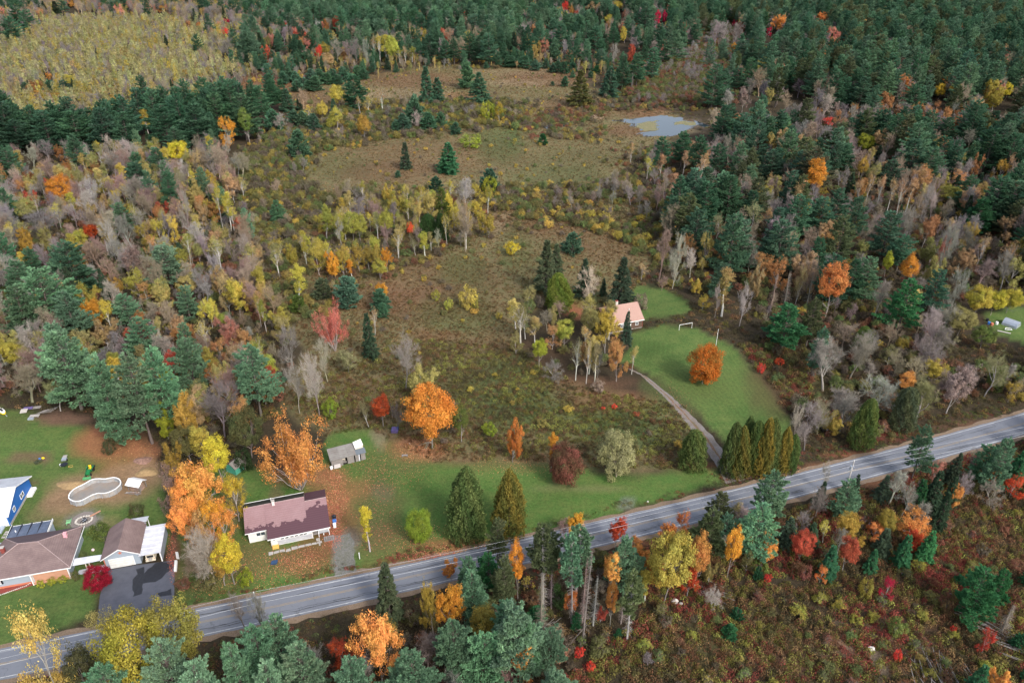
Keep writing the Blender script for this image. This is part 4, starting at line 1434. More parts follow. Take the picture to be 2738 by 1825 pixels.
HAND[0,3] = """M 130 870 1760 480 yeT|pale gold half-bare tree in the bottom left corner|the pale gold corner tree
O 1040 980 1700 560 ygB|broad yellow green tree in front of the road at bottom left|the broad roadside yellow green tree
O 1450 850 1480 520 yg
M 860 900 1340 330 yg2
O 640 1230 1720 300 olD
P 900 1370 1980 430 pineB
P 1440 1190 1900 480 pineB
P 1720 1330 2050 420 pineB
P 2080 1220 1900 330 pineB
P 2300 1050 1700 360 pineB
G 830 505 700 250 crD|wine red round tree between the hip-roofed house and the drive|the wine red tree
H 880 110 280 210 lg
H 1200 0 70 130 lg
M 1960 -20 330 300 orS|orange maple in the hedge of trees beside the mauve-roofed house|the orange maple beside the roof
T 2000 240 660 270 yeb
B 1800 180 650 430 grW
M 1700 40 470 300 orT
M 1580 -60 330 240 orS
M 1850 -80 300 300 orY
M 1930 330 670 260 gol2
B 1700 300 640 300 grT
H 1850 570 680 240 sh1
H 1640 620 690 160 sh6
H 2190 530 660 150 yeG
H 1730 580 650 110 lg
B 2120 740 1080 190 grV
B 2290 730 1170 170 grV
H 730 360 450 90 sh4
H 350 625 690 70 yeG
H 450 605 660 80 yeG
H 550 590 640 90 yeG
H 660 540 620 80 sh1"""
HAND[1,3] = """A 990 -30 365 150 yeb|bright yellow little maple beside the old gravel drive|the little yellow maple
G 1460 10 275 250 lgY|lime green round bush-like tree on the lawn|the lime green tree
S 1160 480 960 320 sprL|olive spruce standing in front of the road|the olive spruce before the road
P 2180 70 520 190 pineO
P 1920 420 800 200 pineL
P 2090 390 720 210 pineK
P 2240 420 880 230 pineO
M 1060 880 1560 480 orS|big salmon orange tree below the road at bottom centre|the salmon orange tree below the road
M 1760 460 620 160 orS
M 1580 680 1120 160 gol2
M 1720 650 1110 300 orY
P 1950 530 960 260 pineL
O 2060 880 1200 260 gold
M 740 1160 1400 260 redO
P 180 960 1560 400 pineB
P 400 1200 1800 380 pineB
P 1420 1280 1860 420 pineB
P 1790 990 1560 350 pineB
P 2060 1130 1640 330 pineB
P 2290 820 1350 300 pineB
P 850 1320 1860 360 pineB
P 80 1390 2000 380 pineB
B 2280 1360 1600 260 grP"""
HAND[2,3] = """T 85 270 790 160 orY|tall golden orange maple beside the pines below the road|the tall golden roadside maple
P 330 120 560 250 pineO
E 330 140 900 230 pineO
E 610 230 1005 230 pineB
E 640 150 720 260 pineB
D 305 560 1120 160 gr
D 395 470 880 90 gr
D 720 380 1155 140 gr|tallest bare grey dead pine in the cluster of snags below the road|the cluster of dead pines
D 700 420 1000 110 gr
D 790 600 1030 100 gr
D 1040 700 1010 90 gr
P 1060 240 700 280 pineB
P 1160 430 760 220 pineB
E 1130 560 1160 230 pineO
T 960 370 760 160 orS
T 950 620 1045 120 or|low bright orange maple under the dead pines|the low orange maple under the snags
M 560 700 960 140 orR
M 600 20 280 180 orY
B 510 40 260 140 grP
M 980 70 330 200 redO
M 1450 90 330 170 orR
M 1590 0 240 160 orR
O 1480 210 830 420 gold|tall olive gold tree on a straight trunk at the clearing's edge|the olive gold tree
T 1750 200 700 210 orR|fiery orange maple right of the olive gold tree|the fiery orange maple by the clearing
M 1640 540 780 180 redO
P 1850 0 480 300 pineO
T 2060 110 610 160 orY
M 2200 210 420 110 or
P 2300 -60 430 300 pineB|tall open pine with a pale trunk below the road|the pale-trunked open pine
P 60 870 1560 480 pineB
P 180 1000 1500 250 pineB
M 120 1220 1600 260 orS
B 1850 690 870 230 grW
H 640 1240 1300 110 redb
H 740 1370 1430 90 redb
Q 2260 500 620 90 pineK
Q 990 1060 1140 70 pineK
Q 610 920 1060 100 pineK
M 830 880 1010 120 redS
M 2170 380 560 150 ol
M 1820 480 660 130 yg2"""
HAND[3,3] = """M 110 210 440 210 or
O 390 195 450 210 redS|brick red round maple in the young trees below the road|the brick red maple
M 840 30 300 290 gol2
T 820 210 540 180 redS
M 1040 110 240 200 orR
O 1170 0 220 180 gold
M 1400 0 250 350 orS|wide salmon orange maple above a dark spruce at right|the wide salmon maple at lower right
S 660 320 600 190 pineK
S 1020 350 540 160 pineK
S 1330 230 500 190 pineK
S 1550 180 460 190 pineK
S 1130 170 400 190 spr
S 260 60 320 200 spr
S 480 120 330 150 spr
H 400 480 610 140 crG
M 555 490 640 120 orR
M 1160 600 800 140 crim
H 960 620 770 140 gold
P 2040 540 960 330 pineK|deep green pine alone in the clearing at the right edge|the clearing's deep green pine
P 2200 550 820 190 pineK
M 2070 1070 1280 150 redb|scarlet sapling near the right edge of the brush|the scarlet sapling at lower right
S 2020 1390 1700 260 pineK
M 2190 1400 1680 210 orS
H 1700 760 900 170 crG
H 1730 1040 1090 60 redb
H 1240 1250 1350 80 redb
H 60 570 640 80 redb
H 1240 960 1120 190 lg
D 2260 850 1100 140 gr
B 1430 -100 200 200 gr"""

def place(xt, yt, yb, wpx):
    """Where a plant stands and how big it is, from its top, the height of its foot and its width as seen."""
    v = (yb - CY) / FOC
    t = H_CAM / (ST + v * CT)
    Y = (CT - v * ST) * t
    vt = (yt - CY) / FOC
    tt_ = Y / (CT - vt * ST)
    H = H_CAM - tt_ * (ST + vt * CT)
    X = (xt - CX) / FOC * tt_
    s = FOC / tt_
    return X, Y, H, wpx / s

TREES = []       # dict per plant that stands as an object of its own
LM = []          # landmarks: px, py, phrase
for (c_, r_), txt in HAND.items():
    for line in txt.strip().split('\n'):
        q = line.split('|')
        k, x_, yt_, yb_, w_, ck = q[0].split()
        x_, yt_, yb_, w_ = map(float, (x_, yt_, yb_, w_))
        px, py = tile(c_, r_, x_, yt_); _, pb = tile(c_, r_, x_, yb_)
        X, Y, H, Wd = place(px, py, pb, w_ / 3.361)
        H = min(max(H, .8), 38)
        if k in 'PE': Wd *= 1.3 if r_ == 3 else 1.12
        if k in 'PSE': Wd = min(Wd, H * .95)
        e = dict(k=k, X=X, Y=Y, H=H, W=Wd, ck=ck, label=q[1].strip() if len(q) > 1 else None, hand=True)
        TREES.append(e)
        if len(q) > 2:
            mx, my, _ = proj(X, Y, H * .6)
            LM.append((float(mx), float(my), q[2].strip()))
for X_, Y_, ph in ((-44, 114, 'the mauve-roofed house'), (-37, 138, 'the weathered shed'), (34, 202, 'the tan-roofed house'), (-75, 108, 'the garage'), (-90, 104, 'the hip-roofed house'), (-108, 122, 'the blue house'), (-90, 127, 'the oval pool'), (153, 205, 'the arched shelter'), (40, 360, 'the pond'), (71, 124, 'the right utility pole')):
    a_, b_, _ = proj(X_, Y_, 2); LM.append((float(a_), float(b_), ph))
HX = np.array([e['X'] for e in TREES]); HY = np.array([e['Y'] for e in TREES]); HH = np.array([e['H'] for e in TREES]); HW = np.array([e['W'] for e in TREES]) / 2
_cx, _cy, _cz = proj(HX, HY, HH * .5)
HB = (_cx, _cy, FOC / _cz * HW, FOC / _cz * HH * .45)

# ------------------------------------------------------------------ woods and thickets filled in by area
Z = {
 'far_mix': [(-420,-45),(620,-45),(700,75),(620,120),(540,135),(528,72),(480,50),(250,34),(100,26),(60,70),(-420,95)],
 'plant': [(-420,110),(40,105),(110,56),(300,50),(505,72),(522,120),(535,215),(500,262),(300,272),(0,305),(-420,320)],
 'belt': [(-420,335),(0,318),(200,310),(480,290),(530,270),(580,240),(620,250),(560,320),(400,350),(200,372),(0,400),(-420,430)],
 'leftwood': [(-420,430),(0,400),(200,372),(400,350),(520,350),(540,480),(600,640),(650,740),(640,880),(620,960),(560,1000),(500,1050),(400,1050),(365,1020),(330,985),(180,955),(0,925),(-420,930)],
 'hedge': [(370,1020),(420,1000),(560,1030),(545,1060),(480,1080),(510,1180),(540,1280),(520,1330),(430,1330),(395,1200)],
 'farpine': [(620,-45),(1620,-45),(1580,60),(1520,130),(1400,150),(1320,140),(1160,118),(900,128),(700,120),(600,135),(540,150),(620,100)],
 'rim': [(540,150),(620,140),(700,122),(900,130),(1160,120),(1330,143),(1440,180),(1410,215),(1330,165),(1160,148),(1000,150),(850,170),(640,180),(560,180)],
 'rightpine': [(1620,-45),(2800,-45),(2800,285),(2330,275),(1960,262),(1800,262),(1700,235),(1660,200),(1740,120),(1650,70),(1590,60)],
 'gap': [(1400,152),(1500,140),(1560,62),(1640,30),(1745,120),(1700,232),(1660,245),(1560,240),(1440,232),(1415,205)],
 'gap2': [(1790,262),(2000,265),(2330,280),(2800,290),(2800,330),(2250,330),(1900,330)],
 'rightwood': [(1520,440),(1470,380),(1500,350),(1640,330),(1660,310),(1900,325),(2250,325),(2800,330),(2800,720),(2352,690),(2230,700),(2200,745),(2000,790),(1790,790),(1700,740),(1640,700),(1590,640),(1520,600),(1490,560),(1560,500)],
 'lowwood': [(1850,800),(2050,790),(2200,750),(2245,780),(2352,800),(2800,800),(2800,850),(2352,935),(2150,985),(2000,1020),(1850,1060),(1835,960),(1880,900)],
 'sh_left': [(545,345),(650,270),(740,250),(900,235),(1190,235),(1205,290),(1000,305),(850,330),(740,350),(690,400),(720,440),(870,440),(900,470),(700,520),(690,600),(640,660),(600,600),(560,520)],
 'sh_mid': [(1080,430),(1250,440),(1430,400),(1480,440),(1560,520),(1580,580),(1500,610),(1440,560),(1340,520),(1180,520),(1120,500)],
 'sh_pond': [(1180,250),(1290,245),(1340,230),(1420,230),(1480,220),(1560,190),(1640,240),(1650,300),(1610,310),(1560,262),(1440,262),(1380,285),(1440,315),(1430,330),(1300,320),(1200,310)],
 'sh_low': [(560,600),(690,610),(700,680),(760,700),(700,760),(640,740)],
 'front': [(-420,1660),(100,1600),(480,1500),(830,1440),(1010,1395),(1250,1320),(1350,1290),(1420,1330),(1400,1450),(1280,1560),(1250,1900),(-420,1900)],
 'strip': [(1440,1270),(1620,1215),(1850,1160),(2110,1090),(2352,1020),(2800,900),(2800,1150),(2352,1180),(2180,1260),(1950,1320),(1760,1330),(1600,1370),(1480,1420)],
 'brush': [(1480,1420),(1600,1375),(1950,1325),(2180,1265),(2352,1185),(2800,1150),(2800,1900),(1250,1900),(1290,1560),(1400,1450)],
 'meadow': None, 'margin': [(1420,330),(1500,340),(1520,440),(1560,500),(1600,640),(1640,700),(1740,770),(1850,800),(1740,850),(1700,800),(1600,750),(1450,760),(1440,640),(1490,600),(1500,560),(1470,500),(1430,430)], 'copse2': [(1165,800),(1180,740),(1240,700),(1320,705),(1380,745),(1450,775),(1455,845),(1400,880),(1300,860),(1200,850)], 'verge_wood': [(1830,960),(1740,850),(1700,790),(1790,800),(1860,800),(1880,900),(1850,1000)], 'copse': [(700,560),(740,500),(900,440),(1080,450),(1095,560),(1000,590),(900,640),(760,650),(700,620)],
}
ZP = {k: (W(v) if v else POLY['meadow']) for k, v in Z.items()}
# zone: spacing (m), list of (kind, weight, Hmin, Hmax, width ratio, colours)
MIX = {
 'far_mix': (7.4, [('B',5,15,20,.5,'gr grV grT'),('A',2,14,19,.42,'tan ye2 yg2'),('M',1.8,13,18,.7,'tanO orT ye2 gold sal'),('P',1.3,20,28,.55,'pineD pine'),('S',.8,13,19,.4,'spr')]),
 'plant': (5.0, [('L',12,9,15,.32,'pl pl pl pl2 yg2 yg3 gold'),('L',.25,6,8,.4,'orT rust'),('B',4.0,10,14,.42,'grV gr grT'),('S',.12,7,9,.4,'spr')]),
 'belt': (7.6, [('P',9,18,26,.6,'pineD pineD pine'),('A',.4,12,14,.4,'ye yg2')]),
 'leftwood': (5.2, [('B',4.2,10,15,.55,'gr grW grV grT grP'),('A',2.2,10,14,.42,'ye ye2 yg yg2'),('M',1.7,8,12,.7,'tan yg2 ye2 gold tanO'),('P',.9,14,20,.5,'pineL pine'),('S',.2,8,12,.45,'spr'),('H',2.8,2,4,1.2,'sh1 sh4 sh3 sh7'),('M',.25,8,11,.7,'orT rust redS')]),
 'hedge': (4.4, [('H',2,2,4,1.3,'sh1 sh2 sh3'),('M',2.5,6,9,.75,'gol2 orT yeG orY'),('O',1.2,5,8,.8,'ol yeG gol2'),('B',1,6,9,.6,'gr')]),
 'farpine': (9.0, [('P',8,18,30,.56,'pine pineL pineL pineD'),('S',1,14,22,.4,'spr'),('B',3.0,14,20,.5,'gr grV grT'),('M',1.5,12,17,.65,'sal orT redS ye2 gold')]),
 'rim': (5.6, [('B',2.2,6,10,.5,'gr grT'),('A',2,6,10,.42,'ye2 yg2 tan'),('H',3,2,4,1.2,'sh1 sh2 sh5 sh3'),('S',.8,8,12,.45,'spr pine'),('P',1,12,17,.5,'pine')]),
 'rightpine': (9.8, [('P',8,18,31,.56,'pine pineL pineL pineO pineD'),('B',2.6,14,20,.55,'gr grT grV'),('M',1.8,13,18,.65,'orT sal gold tanO or ye2'),('S',.5,12,16,.4,'spr')]),
 'gap': (3.2, [('H',8,2.0,4.0,1.3,'sh3 sh1 sh4 sh1 sh6'),('B',.35,6,8,.6,'grV gr')]),
 'gap2': (5, [('H',4,2.5,4,1.2,'sh3 sh6 sh7'),('B',2,7,11,.6,'grV gr'),('M',.5,7,10,.7,'orT rust')]),
 'rightwood': (6.5, [('P',6.5,15,25,.64,'pine pine pineL pineD pineO'),('B',3.0,12,17,.5,'gr grT grV'),('A',1.2,11,15,.42,'tanO ye2'),('M',1.4,10,14,.65,'tanO gold orT yg2'),('S',.4,9,14,.45,'spr'),('H',1.5,2,4,1.2,'sh1 sh3 sh7')]),
 'lowwood': (4.9, [('B',4,9,13,.65,'gr grW grT grV'),('C',.7,6,9,.6,'ced sprL'),('M',.8,6,9,.8,'orT yg3 gold'),('H',3.5,2,4,1.3,'sh1 sh3 sh4 sh6 sh7'),('P',.5,12,16,.5,'pine pineO')]),
 'sh_left': (3.3, [('H',9,2,4.2,1.25,'sh1 sh1 sh3 sh4 sh7 sh2'),('B',.25,5,8,.6,'gr grT'),('H',.8,1.6,2.6,1.3,'sh5')]),
 'sh_mid': (3.4, [('H',9,1.8,3.6,1.3,'sh2 sh5 sh1 sh3 sh4 sh1 sh7'),('B',.12,5,7,.6,'gr')]),
 'sh_pond': (4.2, [('H',9,1.6,3.4,1.35,'sh1 sh3 sh6 sh4 sh2 sh7')]),
 'sh_low': (4.0, [('H',9,1.8,3.2,1.3,'sh1 sh4 sh2')]),
 'front': (4.3, [('P',5,10,16,.62,'pineB pineL pineB'),('M',1.2,6,9,.8,'orT gol2 yg3'),('B',1.6,7,10,.6,'gr grV'),('H',4,1.8,3.2,1.3,'sh7 sh6 sh1 dkg'),('Q',1,3,6,.8,'pineK pineL')]),
 'strip': (3.5, [('S',2,7,12,.5,'spr pineK pineK'),('M',2.0,6,10,.75,'or gold redO gol2 orS'),('B',1.8,6,10,.5,'gr grW grV'),('H',4,1.5,3,1.3,'sh6 sh1 sh7 crG lg'),('P',.8,9,13,.5,'pineL pineO'),('A',.5,6,9,.4,'ye yg2')]),
 'brush': (4.4, [('H',10,1.0,2.2,1.4,'sh1 sh6 sh2 sh7 crG sh4 yg ol'),('B',.35,2.5,4.5,.8,'gr grV'),('Q',.25,2,3.5,.8,'pineK')]),
 'margin': (3.4, [('H',9,1.0,2.6,1.4,'sh1 sh6 sh3 sh4 sh2 sh7'),('B',.5,5,9,.5,'gr grT')]),
 'copse2': (4.2, [('A',4,9,13,.42,'yg2 ye2 ye yg3'),('B',2.5,7,11,.5,'gr grT grW'),('M',1.5,7,10,.6,'yg2 ye2 orT'),('H',4,1.6,3.2,1.3,'sh1 sh4 sh3 crG')]),
 'verge_wood': (5, [('H',8,1.2,2.6,1.3,'sh1 sh6 sh4 sh7'),('B',.8,6,9,.6,'gr')]),
 'meadow': (8, [('H',10,.9,2.0,1.4,'sh1 sh2 sh5 sh3 sh4')]),
 'copse': (6.5, [('M',3,8,11,.6,'gold yg ye'),('A',4,9,12,.4,'ye yg ye2'),('B',1,8,11,.5,'grT gr'),('H',2,2,3,1.2,'sh2 sh1')]),
}
roadclear = lambda X, Y, m: np.abs(Y - road_y(X)) > HALF + m
cand = []
UNDER = [('under', (3.3, [('H',9,1.4,3.0,1.35,'sh3 sh7 sh1 sh4 sh7 sh6'),('H',1,1.5,2.5,1.3,'sh2 sh5'),('B',.8,4,7,.5,'gr grT grV')]), q) for q in ('leftwood','rightwood','lowwood','front','copse','hedge')]
for zn, (sp, mix), pz_ in [(a, b_, a) for a, b_ in MIX.items()] + UNDER:
    poly = ZP[pz_]
    x0, y0 = poly.min(0); x1, y1 = poly.max(0)
    y1 = min(y1, 1500)
    nx, ny = int((x1 - x0) / sp) + 2, int((y1 - y0) / sp) + 2
    if nx * ny > 400000: continue
    I, J = np.meshgrid(np.arange(nx), np.arange(ny), indexing='ij')
    X = x0 + (I + .5 * (J % 2)) * sp + rng.uniform(-.42, .42, I.shape) * sp
    Y = y0 + J * sp + rng.uniform(-.42, .42, I.shape) * sp
    X = X.ravel(); Y = Y.ravel()
    ok = (Y < 1400) & (np.abs(X) < Y * .80 + 60)
    X, Y = X[ok], Y[ok]
    wa_ = sp * .5 * np.clip(Y / 130, 1, 5); ok = inpoly(X + wob(X, Y) * wa_, Y + wob(Y, X) * wa_ * 1.5, poly)
    X, Y = X[ok], Y[ok]
    for nm in ('lawn_left', 'lawn_house', 'lawn_drive', 'lawn_back', 'lawn_green', 'shed_grass'):
        k_ = polydist(X, Y, POLY[nm]) < -.8
        if zn == 'hedge' : k_ |= True
        X, Y = X[k_], Y[k_]
    k_ = roadclear(X, Y, 4.0 if zn not in ('meadow',) else 3.0); X, Y = X[k_], Y[k_]
    if zn in ('meadow', 'brush', 'sh_mid', 'sh_pond'):      # bushes stand in clumps
        q_ = np.sin(X / 9 + 1.6 * np.sin(Y / 13)) + np.sin(Y / 8 - X / 15 + 1.1 * np.sin(X / 6)) + rng.normal(0, .5, len(X))
        k_ = q_ > (-.2 if zn == 'meadow' else -.9); X, Y = X[k_], Y[k_]
    wts = np.array([m_[1] for m_ in mix], float); wts /= wts.sum()
    # kinds cluster instead of being salt and pepper
    fld = (np.sin(X / 21 + 1.3 * np.sin(Y / 33)) + np.sin(Y / 17 + X / 41)) * .11
    ch = np.searchsorted(np.cumsum(wts), np.clip(rng.random(len(X)) * .999 + fld * (rng.random(len(X)) < .8), 0, .9989))
    for i in range(len(X)):
        k, _, h0, h1, wr, cs = mix[min(ch[i], len(mix) - 1)]
        H = rng.uniform(h0, h1)
        cs = cs.split()
        cand.append((zn, k, X[i], Y[i], H, H * wr * rng.uniform(.85, 1.2), cs[rng.integers(len(cs))]))
cX = np.array([q[2] for q in cand]); cY = np.array([q[3] for q in cand]); cH = np.array([q[4] for q in cand]); cW = np.array([q[5] for q in cand]) / 2
px, py, pz = proj(cX, cY, cH * .5)
sx_, sy_ = FOC / pz * cW, FOC / pz * cH * .45
keep = np.ones(len(cand), bool)
# keep what is in sight of, and stands clear of, the plants placed one by one
keep &= (px > -500) & (px < 3240) & (py < 2600)
for i in range(len(HX)):
    d = np.hypot(cX - HX[i], cY - HY[i])
    keep &= d > (HW[i] * .5 + cW * .4)
    front = cY < HY[i]
    ox = np.minimum(px + sx_, HB[0][i] + HB[2][i]) - np.maximum(px - sx_, HB[0][i] - HB[2][i])
    oy = np.minimum(py + sy_, HB[1][i] + HB[3][i]) - np.maximum(py - sy_, HB[1][i] - HB[3][i])
    ov = np.clip(ox, 0, None) * np.clip(oy, 0, None) / (4 * HB[2][i] * HB[3][i])
    keep &= ~(front & (ov > .30))
# nothing may stand in front of the buildings or the roadway openings seen in the photograph
CLEAR = [(760,1300,1000,1480),(0,1060,480,1640),(640,1290,900,1490),(560,1200,650,1290),(860,1160,1000,1260),(1650,790,1780,900),(1630,298,1890,374),(2560,850,2738,960),(1720,780,2010,960),(2130,1180,2400,1330),(480,1560,960,1700),(940,1450,1180,1600),(1590,1340,1790,1440),(2480,1080,2738,1190),(1400,1395,1560,1440)]
for a0, b0, a1, b1 in CLEAR:
    keep &= ~((px + sx_ * .8 > a0) & (px - sx_ * .8 < a1) & (py - sy_ < b1) & (py + sy_ > b0))
cand = [q for q, k_ in zip(cand, keep) if k_]
px, py, pz = px[keep], py[keep], pz[keep]
LIMIT = 296
byk = {}
for i, q in enumerate(cand): byk.setdefault(q[1], []).append((q[4] / pz[i] * (1 if -20 < px[i] < 2758 and -20 < py[i] < 1860 else .001), i))
MASS = []
for k, l in byk.items():
    nh = sum(e['k'] == k for e in TREES)
    l.sort(reverse=True)
    nkeep = max(0, LIMIT - nh)
    for j, (s_, i) in enumerate(l):
        zn, _, X, Y, H, Wd, ck = cand[i]
        e = dict(k=k, X=X, Y=Y, H=H, W=Wd, ck=ck, label=None, hand=False, zone=zn)
        (TREES if j < nkeep and s_ > 0.0008 else MASS).append(e)
print('individual plants', len(TREES), 'in the mass', len(MASS))

# ------------------------------------------------------------------ labels that single each one out
ORD = ['nearest', 'second nearest', 'third nearest', 'fourth nearest', 'fifth nearest', 'sixth nearest', 'seventh nearest', 'eighth nearest', 'ninth nearest', 'tenth nearest']
lmx = np.array([l[0] for l in LM]); lmy = np.array([l[1] for l in LM])
TALL = {'P': (12, 19), 'S': (6, 11), 'B': (8, 13), 'A': (8, 12.5), 'M': (7, 11), 'O': (5, 10), 'T': (8, 12), 'V': (7, 11), 'G': (5, 9), 'Q': (3, 6), 'C': (5, 9), 'H': (1.7, 3.2), 'L': (6, 9), 'D': (9, 14), 'E': (9, 16)}
fam = {}
for e in TREES:
    x_, y_, _ = proj(e['X'], e['Y'], e['H'] * .6); e['p'] = (float(x_), float(y_))
    if e['label']: continue
    d = np.hypot(lmx - x_, (lmy - y_) * 1.4)
    j = int(np.argmin(d)); dx, dy = x_ - lmx[j], (y_ - lmy[j]) * 1.4
    rel = ('right of' if dx > 0 else 'left of') if abs(dx) > abs(dy) else ('in front of' if dy > 0 else 'behind')
    a_, b_ = TALL[e['k']]
    size = 'small' if e['H'] < a_ else ('tall' if e['H'] > b_ else '')
    noun = KD[e['k']][3]
    if noun == 'tall pine with a bare lower stem': noun, size = 'bare-stemmed pine', 'tall'
    if noun == 'tall leafy tree': noun, size = 'narrow leafy tree', ''
    desc = ' '.join(w_ for w_ in (size, CK[e['ck']][2], noun) if w_)
    fam.setdefault((desc, rel, LM[j][2]), []).append((float(d[j]), e))
ng = 0
for (desc, rel, lm), l in fam.items():
    l.sort(key=lambda q: q[0])
    for n_, (_, e) in enumerate(l):
        if len(l) == 1: e['label'] = f'{desc} standing {rel} {lm}'
        elif n_ < len(ORD): e['label'] = f'{desc}, {ORD[n_]} {rel} {lm}'
        else: e['label'] = f'one of the {desc}s farther {rel} {lm}'; e['group'] = f'{desc}s farther {rel} {lm}'; ng += 1
for e in TREES:                  # at most 16 words
    w_ = e['label'].split()
    for drop in ('young', 'bright', 'broad', 'small', 'tall', 'narrow', 'standing', 'farther'):
        if len(w_) > 15 and drop in w_: w_.remove(drop)
    e['label'] = ' '.join(w_)
    if e['label'].startswith('one of the'): e['group'] = e['label'][7:]
_same = {}
for e in TREES:
    if not e['label'].startswith('one of the'): _same.setdefault(e['label'], []).append(e)
for lab_, l in _same.items():
    if len(l) < 2: continue
    l.sort(key=lambda q: -q['H'])
    for n_, e in enumerate(l):
        base_ = lab_.replace('tall ', '').replace('small ', '')
        e['label'] = ('taller ' if n_ == 0 else 'shorter ') + base_ if len(l) == 2 else lab_

# ------------------------------------------------------------------ build them
def col_var(c, a=.17):
    f = np.exp(rng.normal(0, a)); g = rng.normal(0, a * .35, 3)
    return tuple(float(max(.004, q * f * (1 + h_))) for q, h_ in zip(c, g))
def add_plant(e):
    k = e['k']; nm, onm, cat, noun, bark = KD[k]
    i = e.get('v', int(rng.integers(len(MESH[k]))))
    h0, r0 = DIM[k][i]
    sz = e['H'] / h0; sw = max(e['W'] / (2 * r0), sz * .35)
    if k == 'H' and e.get('hand') : i = 4 + int(rng.integers(2)); h0, r0 = DIM[k][i]; sz = e['H'] / h0
    if k == 'H': sw = e['W'] / (2 * r0)
    root = bpy.data.objects.new(onm, None); COL.objects.link(root)
    root.location = (e['X'], e['Y'], 0); root.scale = (sw, sw, sz)
    root.rotation_euler = (rng.normal(0, .02), rng.normal(0, .02), rng.uniform(0, 6.283))
    tag(root, e['label'], cat, e.get('group') or GROUPS[k])
    c1, c2 = col_var(CK[e['ck']][0]), col_var(CK[e['ck']][1])
    if k == 'B' and e['ck'] in ('gr','grW','grV','grT','grP') or k == 'D': bark = c1
    elif k in 'BM': bark = tuple(.5 * (a + b_) for a, b_ in zip(bark, (.3, .28, .26)))
    bk = col_var(bark, .08)
    for pn, m in zip(PART.get(k, ('trunk', 'crown')), MESH[k][i]):
        o = bpy.data.objects.new(pn, m); COL.objects.link(o); o.parent = root
        leafp = pn in ('crown', 'foliage')
        if leafp: o['col'] = c1; o['col2'] = c2
        elif pn == 'dead_branches' and k != 'D': o['col'] = (.3, .28, .27); o['col2'] = (.3, .28, .27)
        else: o['col'] = bk; o['col2'] = bk
    return root
GROUPS = {'G': 'low round trees and large bushes on the lawns', 'V': 'spreading half-bare maples', 'P': 'white pines of the woods', 'Q': 'low young pines in the open', 'S': 'spruces and firs', 'C': 'cedars', 'B': 'leafless grey trees', 'A': 'aspens and birches', 'M': 'autumn maples', 'O': 'round-crowned leafy trees', 'T': 'narrow leafy trees', 'L': 'poplar saplings of the plantation', 'H': 'shrubs and bushes', 'D': 'dead standing pines', 'E': 'pines with bare lower stems'}
for e in TREES: add_plant(e)

# ------------------------------------------------------------------ the rest of each wood: one object of many instances
def gn_scatter(name, protos, pts, rot, scl, idx, c1, c2, label, cat, tilt=None):
    """protos: list of lists of meshes."""
    me = bpy.data.meshes.new(name)
    m = len(pts)
    me.vertices.add(m); me.vertices.foreach_set('co', np.asarray(pts, np.float32).ravel())
    def att(nm, typ, fld, arr): a = me.attributes.new(nm, typ, 'POINT'); a.data.foreach_set(fld, np.asarray(arr).ravel())
    att('rot', 'FLOAT_VECTOR', 'vector', rot.astype(np.float32)); att('scl', 'FLOAT_VECTOR', 'vector', scl.astype(np.float32)); att('pick', 'INT', 'value', idx.astype(np.int32))
    one = np.ones((m, 1))
    att('col', 'FLOAT_COLOR', 'color', np.c_[c1, one].astype(np.float32)); att('col2', 'FLOAT_COLOR', 'color', np.c_[c2, one].astype(np.float32))
    o = link(name, me)
    ng_ = bpy.data.node_groups.new(name + '_nodes', 'GeometryNodeTree')
    ng_.interface.new_socket('Geometry', in_out='INPUT', socket_type='NodeSocketGeometry')
    ng_.interface.new_socket('Geometry', in_out='OUTPUT', socket_type='NodeSocketGeometry')
    N, Lk = ng_.nodes, ng_.links
    gi = N.new('NodeGroupInput'); go = N.new('NodeGroupOutput')
    jn = N.new('GeometryNodeJoinGeometry')
    for j, ms in enumerate(protos):
        jm = N.new('GeometryNodeJoinGeometry')
        for mm in ms:
            so = bpy.data.objects.new(name + '_source', mm)
            oi = N.new('GeometryNodeObjectInfo'); oi.inputs['Object'].default_value = so
            Lk.new(oi.outputs['Geometry'], jm.inputs[0])
        g2 = N.new('GeometryNodeGeometryToInstance'); Lk.new(jm.outputs[0], g2.inputs[0]); Lk.new(g2.outputs[0], jn.inputs[0])
    ip = N.new('GeometryNodeInstanceOnPoints')
    def na(nm, typ):
        a = N.new('GeometryNodeInputNamedAttribute'); a.data_type = typ; a.inputs['Name'].default_value = nm
        return [s for s in a.outputs if s.enabled and s.name == 'Attribute'][0]
    Lk.new(gi.outputs[0], ip.inputs['Points']); Lk.new(jn.outputs[0], ip.inputs['Instance'])
    ip.inputs['Pick Instance'].default_value = True
    Lk.new(na('pick', 'INT'), ip.inputs['Instance Index']); Lk.new(na('scl', 'FLOAT_VECTOR'), ip.inputs['Scale'])
    er = N.new('FunctionNodeEulerToRotation'); Lk.new(na('rot', 'FLOAT_VECTOR'), er.inputs[0]); Lk.new(er.outputs[0], ip.inputs['Rotation'])
    Lk.new(ip.outputs[0], go.inputs[0])
    md = o.modifiers.new('scatter', 'NODES'); md.node_group = ng_
    tag(o, label, cat, kind='stuff')
    return o
def mass_of(es, name, label, cat, protos, dims, leaf_bark=None):
    m = len(es)
    if not m: return
    idx = rng.integers(len(protos), size=m)
    scl = np.array([(e['W'] / 2 / dims[i][1], e['W'] / 2 / dims[i][1], e['H'] / dims[i][0]) for e, i in zip(es, idx)])
    rot = np.c_[rng.normal(0, .02, m), rng.normal(0, .02, m), rng.uniform(0, 6.283, m)]
    c1 = np.array([col_var(CK[e['ck']][0]) for e in es]); c2 = np.array([col_var(CK[e['ck']][1]) for e in es])
    gn_scatter(name, protos, np.array([(e['X'], e['Y'], 0) for e in es]), rot, scl, idx, c1, c2, label, cat)
